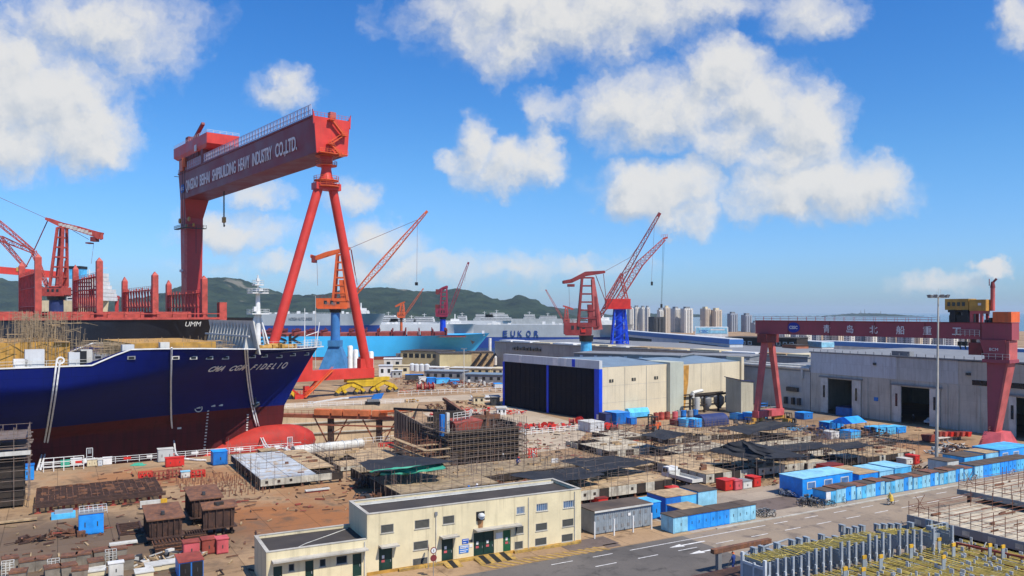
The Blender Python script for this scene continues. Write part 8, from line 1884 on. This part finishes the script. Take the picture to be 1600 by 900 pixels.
# ================================================================= tanks, pipes and plant near the cream wall
P0 = gp(1101, 668); L = along(P0, a, 1139); T = thing('navy_drum', 'big navy half round drum lying in front of the dust collector', 'drum', P0, AY); o = MB(); pf_ = [(0, .2)]+[(2.2-2.2*math.cos(t_*math.pi/10), 1.0+1.9*math.sin(t_*math.pi/10)) for t_ in range(11)]+[(4.4, .2)]; o.extr([(0, y, z) for y, z in pf_], (L, 0, 0)); o.build('shell', M['navy_sheet'], T, smooth=40); o = MB(); o.box(.2, .3, 0, L-.2, 4.1, .2); o.build('cradle', M['dark_grey'], T)
P0 = gp(984, 655); L = along(P0, a, 1015); T = thing('blue_tank', 'light blue horizontal tank with a pointed top against the cream wall', 'tank', P0, AY); o = MB(); o.extr([(0, .1, .4), (0, 0, 1.6), (0, .7, 2.6), (0, 1.8, 2.6), (0, 2.4, 1.6), (0, 2.3, .4)], (L, 0, 0)); o.build('shell', M['sky_paint'], T); o = MB(); o.box(.3, .3, 0, .7, 2, .4); o.box(L-.7, .3, 0, L-.3, 2, .4); o.build('saddle', M['dark_grey'], T)
P0 = gp(1078, 647); T = thing('dust_collector', 'dark steel framed dust collector with white ducts before the orange stained wall', 'plant', P0, AD); T.scale = (1, 1, .76); o = MB()
for x in (0, 6, 12, 18):
    for y in (0, 4): o.beam((x, y, 0), (x, y, 6.2), .4)
for y in (0, 4): o.beam((0, y, 6.2), (19, y, 6.2), .45); o.beam((0, y, 3), (19, y, 3), .25)
o.box(-.3, -.5, 6.4, 19.3, .1, 6.8); o.build('frame', M['block_dark'], T)
for x in (8, 13.5): o = MB(); o.lathe([(.3, .6), (1.5, 2.6), (1.5, 5.0), (.8, 5.8)], (x, 1, 0), 12); o.build('hopper', M['mid_grey'], T, smooth=40)
o = MB(); o.tube((2.5, -.3, 1.6), (2.5, -.3, 6.0), .85, None, 14); o.tube((1.0, 0, 5.8), (1.0, 0, 7.6), .6); o.tube((1, 0, 7.6), (5, 0, 8.2), .6); o.tube((15, -.6, 3.2), (15, -.6, 5.6), .6); o.build('duct', M['bone'], T, smooth=40)
P0 = gp(1158, 647); T = thing('lean_to_shed', 'tall olive shed with a sloping dark blue roof by the small gantry leg', 'shed', P0, AD); Ls = along(P0, bd, 1134); Lw = along(P0, ad, 1177); zs = zat(591, P0.y); o = MB(); o.hexa([(0, 0, .2), (Lw, 0, .2), (Lw, Ls, .2), (0, Ls, .2)], [(0, 0, zs-.6), (Lw, 0, zs-1.2), (Lw, Ls, zs-1.2), (0, Ls, zs)]); o.build('wall', paint('shed_olive', (.44, .41, .31), .75, .15, .2, streak=.3), T); o = MB(); o.hexa([(-.3, -.3, zs-.58), (Lw+.3, -.3, zs-1.2), (Lw+.3, Ls+.3, zs-1.2), (-.3, Ls+.3, zs)], [(-.3, -.3, zs-.4), (Lw+.3, -.3, zs-1.0), (Lw+.3, Ls+.3, zs-1.0), (-.3, Ls+.3, zs+.2)]); o.build('roof', M['signal_blue'] if False else M['navy_sheet'], T)
def drums(label, px, py, n, mts, seed, rr=.75, h=2.0):
    r = random.Random(seed); c = gp(px, py)
    for k in range(n):
        q = c+a*(k*1.9)+b*r.uniform(-.6, .6); mt = mts[k % len(mts)]; T = thing('storage_drum', label % ORD[k], 'drum', q, r.uniform(0, 3), 'drums along the cream wall'); MB().lathe([(rr, 0), (rr, h*.3), (rr*1.05, h*.33), (rr, h*.36), (rr, h*.97), (rr*.9, h)], n=14).build('shell', M[mt], T, smooth=40); o = MB(); o.lathe([(.12, h), (.12, h+.15)], n=8); o.box(-.4, -.05, h, .4, .05, h+.06); o.build('lid_fitting', M['dark_grey'], T)
drums('%s drum from the left in the rusty drum row by the cream wall', 1026, 657, 8, ['red_oxide', 'faded_red', 'red_oxide', 'pink_red', 'mid_grey', 'blue', 'mid_grey', 'blue'], 5)
def reel(label, px, py, mt, rr=1.0, w=1.4, rz=0.3, name='cable_reel'):
    T = thing(name, label, 'reel', gp(px, py), rz); o = MB()
    for x in (-w/2, w/2): o.tube((x-.06, 0, rr), (x+.06, 0, rr), rr, None, 18)
    o.build('flange', M[mt], T); o = MB(); o.tube((-w/2, 0, rr), (w/2, 0, rr), rr*.55, None, 14); o.build('core', M['dark_red'], T, smooth=40); o = MB(); o.box(-w/2-.2, -rr*.8, 0, w/2+.2, -rr*.6, .25); o.box(-w/2-.2, rr*.6, 0, w/2+.2, rr*.8, .25); o.build('cradle', M['dark_grey'], T)
for i, (px, py) in enumerate(((800, 672), (812, 671), (826, 672), (838, 671), (850, 670), (862, 672))): reel('red winch reel, %s from the left beside the black doors' % ORD[i], px, py, 'signal_red', .8, 1.3, .5+i)
for i, (px, py) in enumerate(((655, 611), (667, 611), (673, 610))): reel('shiny red reel, %s of the three on the far side of the dock road' % ('left', 'middle', 'right')[i], px, py, 'signal_red', 1.5, 1.6, .2+i*.1)
for i, (px, py) in enumerate(((893, 664), (905, 662), (950, 672), (961, 673))): reel(['red reel left of the grey shipping box', 'smaller red reel touching the grey shipping box', 'red reel right of the grey shipping box', 'red reel with frame before the blue containers'][i], px, py, 'signal_red', .9, 1.2, i)
# scrap heaps and equipment piles
def heap(label, px, py, w, d, h, mts, n, seed, rz=AY, cat='scrap heap', name='scrap_heap', bars=.5):
    T = thing(name, label, cat, gp(px, py), rz); r = random.Random(seed)
    for mi, mt in enumerate(mts):
        o = MB()
        for k in range(n):
            x, y = r.uniform(0, w), r.uniform(0, d); z = r.uniform(0, h*.75)*(1-abs(2*x/w-1)**3)
            if r.random() < bars:
                q = Vector((r.uniform(-2, 2), r.uniform(-1, 1), r.uniform(-.4, .6))); o.beam((x, y, z+.15), Vector((x, y, z+.2))+q, r.uniform(.08, .2))
            else:
                s_ = r.uniform(.3, 1.0); M4 = Matrix.Translation((x, y, z)) @ Matrix.Rotation(r.uniform(0, 3), 4, 'Z') @ Matrix.Rotation(r.uniform(-.3, .3), 4, 'X'); b_ = MB().box(-s_/2, -s_*.4, 0, s_/2, s_*.4, s_*r.uniform(.4, .9)).move(M4); o.add(b_.v, b_.f)
        o.build(['rusted_pieces', 'painted_pieces', 'pale_pieces'][mi], M[mt], T)
heap('heap of rusty fittings on the far side of the dock road', 712, 608, 18, 7, 2.8, ['rusty_steel', 'dark_rust', 'bone'], 34, 1); heap('heap of brown castings left of the carport', 690, 603, 11, 4, 1.8, ['red_oxide', 'rusty_steel'], 24, 2); heap('heap of dark rusty gear right of the yellow bogies', 632, 602, 10, 4, 2.4, ['dark_rust', 'rusty_steel'], 26, 3)
heap('orange pipes lying beyond the yellow bogies', 627, 614, 9, 3, 1.0, ['crane_orange', 'rusty_steel'], 14, 4, bars=1); heap('long tangle of bright red frames behind the dark hull section', 672, 650, 26, 5, 2.0, ['signal_red', 'faded_red', 'bone'], 48, 5, 0.1, bars=.85); heap('red frames and white boxes left of the white picket corner', 812, 676, 16, 4, 1.6, ['signal_red', 'faded_red', 'bone'], 26, 6); heap('rusty machinery behind the red frames near the cabins', 664, 640, 18, 5, 2.4, ['rusty_steel', 'dark_rust', 'plank'], 30, 7, 0)
heap('orange and grey gear at the blue pedestal crane foot', 492, 563, 22, 5, 3, ['crane_orange', 'dark_grey', 'rusty_steel'], 26, 8, 0); heap('ochre and dark parts behind the small gantry sill', 1150, 672, 8, 3, 1.6, ['ochre', 'dark_grey'], 16, 9); heap('dark blue machine with hoses at the right end of the hull block field', 1275, 688, 8, 5, 2.4, ['navy_sheet', 'dark_grey', 'rusty_steel'], 26, 10); heap('black truck chassis and springs left of the ochre ground', 1350, 687, 9, 4, 2.2, ['black', 'rusty_steel', 'dark_grey'], 26, 11)
heap('grey pipe bundles behind the white beam hull block', 1230, 680, 22, 4, 1.4, ['steel_grey', 'mid_grey', 'sky_paint'], 32, 12, bars=.8); heap('pale pipes stacked on the ochre ground near the floodlight mast', 1468, 712, 12, 4, 1.6, ['steel_grey', 'bone', 'dark_rust'], 26, 13, bars=.9); heap('pile of rusty girders by the trestle on the pavement', 1440, 742, 8, 4, .8, ['rusty_steel', 'plank'], 20, 14, bars=1); heap('brown offcuts between the grey topped block and the awning', 544, 770, 6, 5, 1.4, ['dark_rust', 'rusty_steel'], 22, 15)
heap('low heap of cables and hoses beside the red welding chests', 560, 785, 5, 4, .8, ['dark_grey', 'rusty_steel'], 14, 16); heap('rusty offcuts spread left of the ladder frame', 30, 853, 9, 3, .35, ['rusty_steel', 'dark_rust'], 22, 17, bars=.9); heap('flat rusty scrap in front of the trough', 90, 838, 5, 2, .3, ['rusty_steel', 'red_oxide'], 16, 18, bars=.9); heap('ochre bales under the giant gantry yellow bogies', 636, 629, 5, 2, .9, ['plank', 'ochre'], 10, 19, bars=.1); heap('jumble of planks and boards at the bottom edge left of the blue container', 205, 889, 8, 3, .5, ['plank', 'bone', 'dark_grey'], 16, 20, bars=.7)
# blue equipment by the open doorways
T = thing('blue_tent', 'bright blue gabled tent roof over black machines in front of the grey sheds', 'tent', gp(1322, 678), AY); o = MB(); W_, D_ = 7.5, 4.5
o.add([(0, 0, 2.2), (W_, 0, 2.2), (W_, D_, 2.2), (0, D_, 2.2), (.3, D_/2, 3.5), (W_-.3, D_/2, 3.5)], [(0, 1, 5, 4), (2, 3, 4, 5), (0, 4, 3), (1, 2, 5), (0, 3, 2, 1)]); o.build('roof', M['bright_blue'], T); o = MB()
for x in (.2, W_/2, W_-.2):
    for y in (.2, D_-.2): o.beam((x, y, 0), (x, y, 2.2), .12)
o.build('posts', M['dark_grey'], T)
for i, (px, py, x1, yt) in enumerate(((1296, 672, 1306, 661), (1308, 670, 1318, 660), (1368, 682, 1384, 669), (1386, 680, 1400, 668), (1402, 678, 1416, 668))): cabinet('%s of the bright blue machines around the blue tent, counted from the left' % ORD[i], px, py, x1, 3, yt, ['blue', 'bright_blue', 'sky_paint', 'sky_paint', 'bright_blue'][i], 'sky_paint', 2)
P0 = gp(1451, 692); T = thing('red_skip', 'red skip at the left end of the red trough row', 'skip', P0, AY); o = MB(); o.hexa([(.2, 0, .2), (2.6, 0, .2), (2.6, 1.6, .2), (.2, 1.6, .2)], [(0, -.2, 1.6), (2.9, -.2, 1.6), (2.9, 1.8, 1.6), (0, 1.8, 1.6)]); o.build('tub', M['red_oxide'], T); MB().box(.2, 0, 1.6, 2.6, 1.6, 1.62).build('fill', M['rusty_steel'], T)
for i in range(6):
    px = 1468+i*9; T = thing('red_trough', '%s red trough from the left on the white rack by the pink gantry base' % ORD[i], 'trough', gp(px, 689), AY, 'red troughs on a white rack'); o = MB(); o.hexa([(0, 0, .9), (1.1, 0, .9), (1.1, 1.2, .9), (0, 1.2, .9)], [(-.1, -.1, 1.9), (1.2, -.1, 1.9), (1.2, 1.3, 1.9), (-.1, 1.3, 1.9)]); o.build('tub', M[['red_oxide', 'faded_red', 'signal_red'][i % 3]], T); MB().box(.1, .1, 1.9, 1.0, 1.1, 1.93).build('fill', M['dark_red'], T)
T = thing('white_rack', 'long white low rack carrying the red troughs', 'rack', gp(1466, 691), AY); o = MB(); o.box(0, -.2, .7, 8.2, 1.6, .85); 
for k in range(6): o.box(k*1.6, -.15, 0, k*1.6+.1, 1.5, .7)
o.build('frame', M['bone'], T)
for i, (px, py) in enumerate(((1472, 662), (1488, 664), (1505, 668))):
    T = thing('steel_table', ['left black steel table before the grey shed', 'middle black steel table before the grey shed', 'right pale topped steel table before the grey shed'][i], 'table', gp(px, py), AY-1.2); o = MB(); o.box(0, 0, 1.2, 2.8, 1.4, 1.35); o.build('top', M['black' if i < 2 else 'bone'], T)
    for x in (.1, 2.5):
        for y in (.1, 1.1): MB().box(x, y, 0, x+.15, y+.15, 1.2).build('leg', M['black'], T)
for i, (px, py) in enumerate(((1180, 628), (1196, 634))):
    T = thing('work_trolley', ['blue work trolley in the shade behind the left gantry leg', 'grey work trolley in the shade between the gantry legs'][i], 'trolley', gp(px+8, py+10), .4); o = MB(); o.box(0, 0, .5, 2.6, 1.3, .65); o.box(0, 0, 1.3, 2.6, 1.3, 1.4); o.beam((0, 0, .5), (0, 0, 2), .1); o.beam((2.6, 0, .5), (2.6, 0, 2), .1); o.build('frame', M['blue' if i == 0 else 'mid_grey'], T)
    for x in (.3, 2.3): wheel(T, x, .2, .25, .12)
for (lab, px, py, x1, D, yt, c1, c2) in (('royal blue store behind the rusty castings on the far quay', 667, 600, 681, 4, 591, 'blue', 'bright_blue'), ('sky blue sheeted stack right of the royal blue store', 682, 600, 703, 4, 592, 'sky_paint', 'bright_blue'), ('low sky blue sheeted stack left of the carport', 704, 601, 718, 4, 594, 'bright_blue', 'sky_paint'), ('white cabin with two small windows on the far quay', 655, 600, 666, 4, 590, 'white', 'bone'), ('flat blue roofed lean-to by the dark rusty gear', 634, 594, 662, 4, 586, 'dark_grey', 'blue'), ('blue box next to the left post of the black doors', 773, 607, 786, 4, 600, 'panel_grey', 'bright_blue')): cabinet(lab, px, py, x1, D, yt, c1, c2, 0, None, 'quay_store', 'store', d=Vector((.98, .2, 0)))
# thin lamp posts far off
for i, (px, py, yt) in enumerate(((725, 606, 545), (493, 575, 462), (1095, 560, 500), (998, 552, 505))):
    p = gp(px, py); z = zat(yt, p.y); T = thing('lamp_post', ['thin lamp post beside the blue roofed carport', 'thin pale lamp post left of the orange crane', 'thin lamp post before the long grey warehouse', 'thin lamp post beside the blue trestle crane'][i], 'lamp post', p); MB().tube((0, 0, 0), (0, 0, z), .16, .1, 8).build('pole', M['bone'], T); o = MB(); o.beam((-.9, 0, z), (.9, 0, z), .15); o.box(-1.1, -.2, z-.1, -.5, .2, z+.15); o.box(.5, -.2, z-.1, 1.1, .2, z+.15); o.build('lamp_head', M['mid_grey'], T)
# loose litter of timber, bars and offcuts over the yard ground
def litter(name, label, box, n, mts, seed, zmax=.35):
    r = random.Random(seed)
    for mi, mt in enumerate(mts):
        o = MB()
        for k in range(n):
            px, py = r.uniform(box[0], box[2]), r.uniform(box[1], box[3]); p = gp(px, py)
            an = AY+r.choice([0, math.pi/2])+r.gauss(0, .35); L = r.uniform(.2, 1.7); d_ = Vector((math.cos(an), math.sin(an), 0)); z = r.uniform(.06, zmax)
            o.beam(p+Vector((0, 0, z)), p+d_*L+Vector((0, 0, z+r.uniform(-.03, .1))), r.uniform(.05, .22), r.uniform(.04, .2))
        ob = o.build(name, M[mt]); tag(ob, label % ('brown', 'pale', 'rusty red', 'dark')[mi], 'litter', kind='stuff')
litter('yard_litter', '%s offcuts and boards littering the ground between the hull blocks', (640, 665, 1440, 762), 420, ['rusty_steel', 'plank', 'red_oxide', 'block_dark'], 71)
litter('yard_litter', '%s scraps lying about the left yard near the dock', (150, 728, 620, 800), 60, ['rusty_steel', 'plank', 'red_oxide', 'dark_rust'], 72, .2)
litter('yard_litter', '%s scraps on the ground at the lower left', (0, 800, 420, 900), 38, ['rusty_steel', 'plank', 'dark_rust', 'block_dark'], 73, .15)
litter('yard_litter', '%s gear strewn along the far quay beyond the dock', (600, 590, 790, 614), 90, ['rusty_steel', 'bone', 'red_oxide', 'dark_grey'], 74, .8)
# ================================================================= the air: one even box of thin haze round everything
hz = MB(); hz.box(-FARP-50, -350, -13, FARP+50, FARP+50, 205)
m = bpy.data.materials.new('haze_air'); m.use_nodes = True; t = NT(m.node_tree); t.n.remove(t.n['Principled BSDF'])
v = t.node('ShaderNodeVolumePrincipled', {'Color': (.72, .86, 1.0, 1), 'Density': .00005, 'Anisotropy': .0})
t.l.new(v.outputs[0], t.n['Material Output'].inputs['Volume'])
ho = hz.build('haze', m); ho['kind'] = 'stuff'; ho.display_type = 'WIRE'
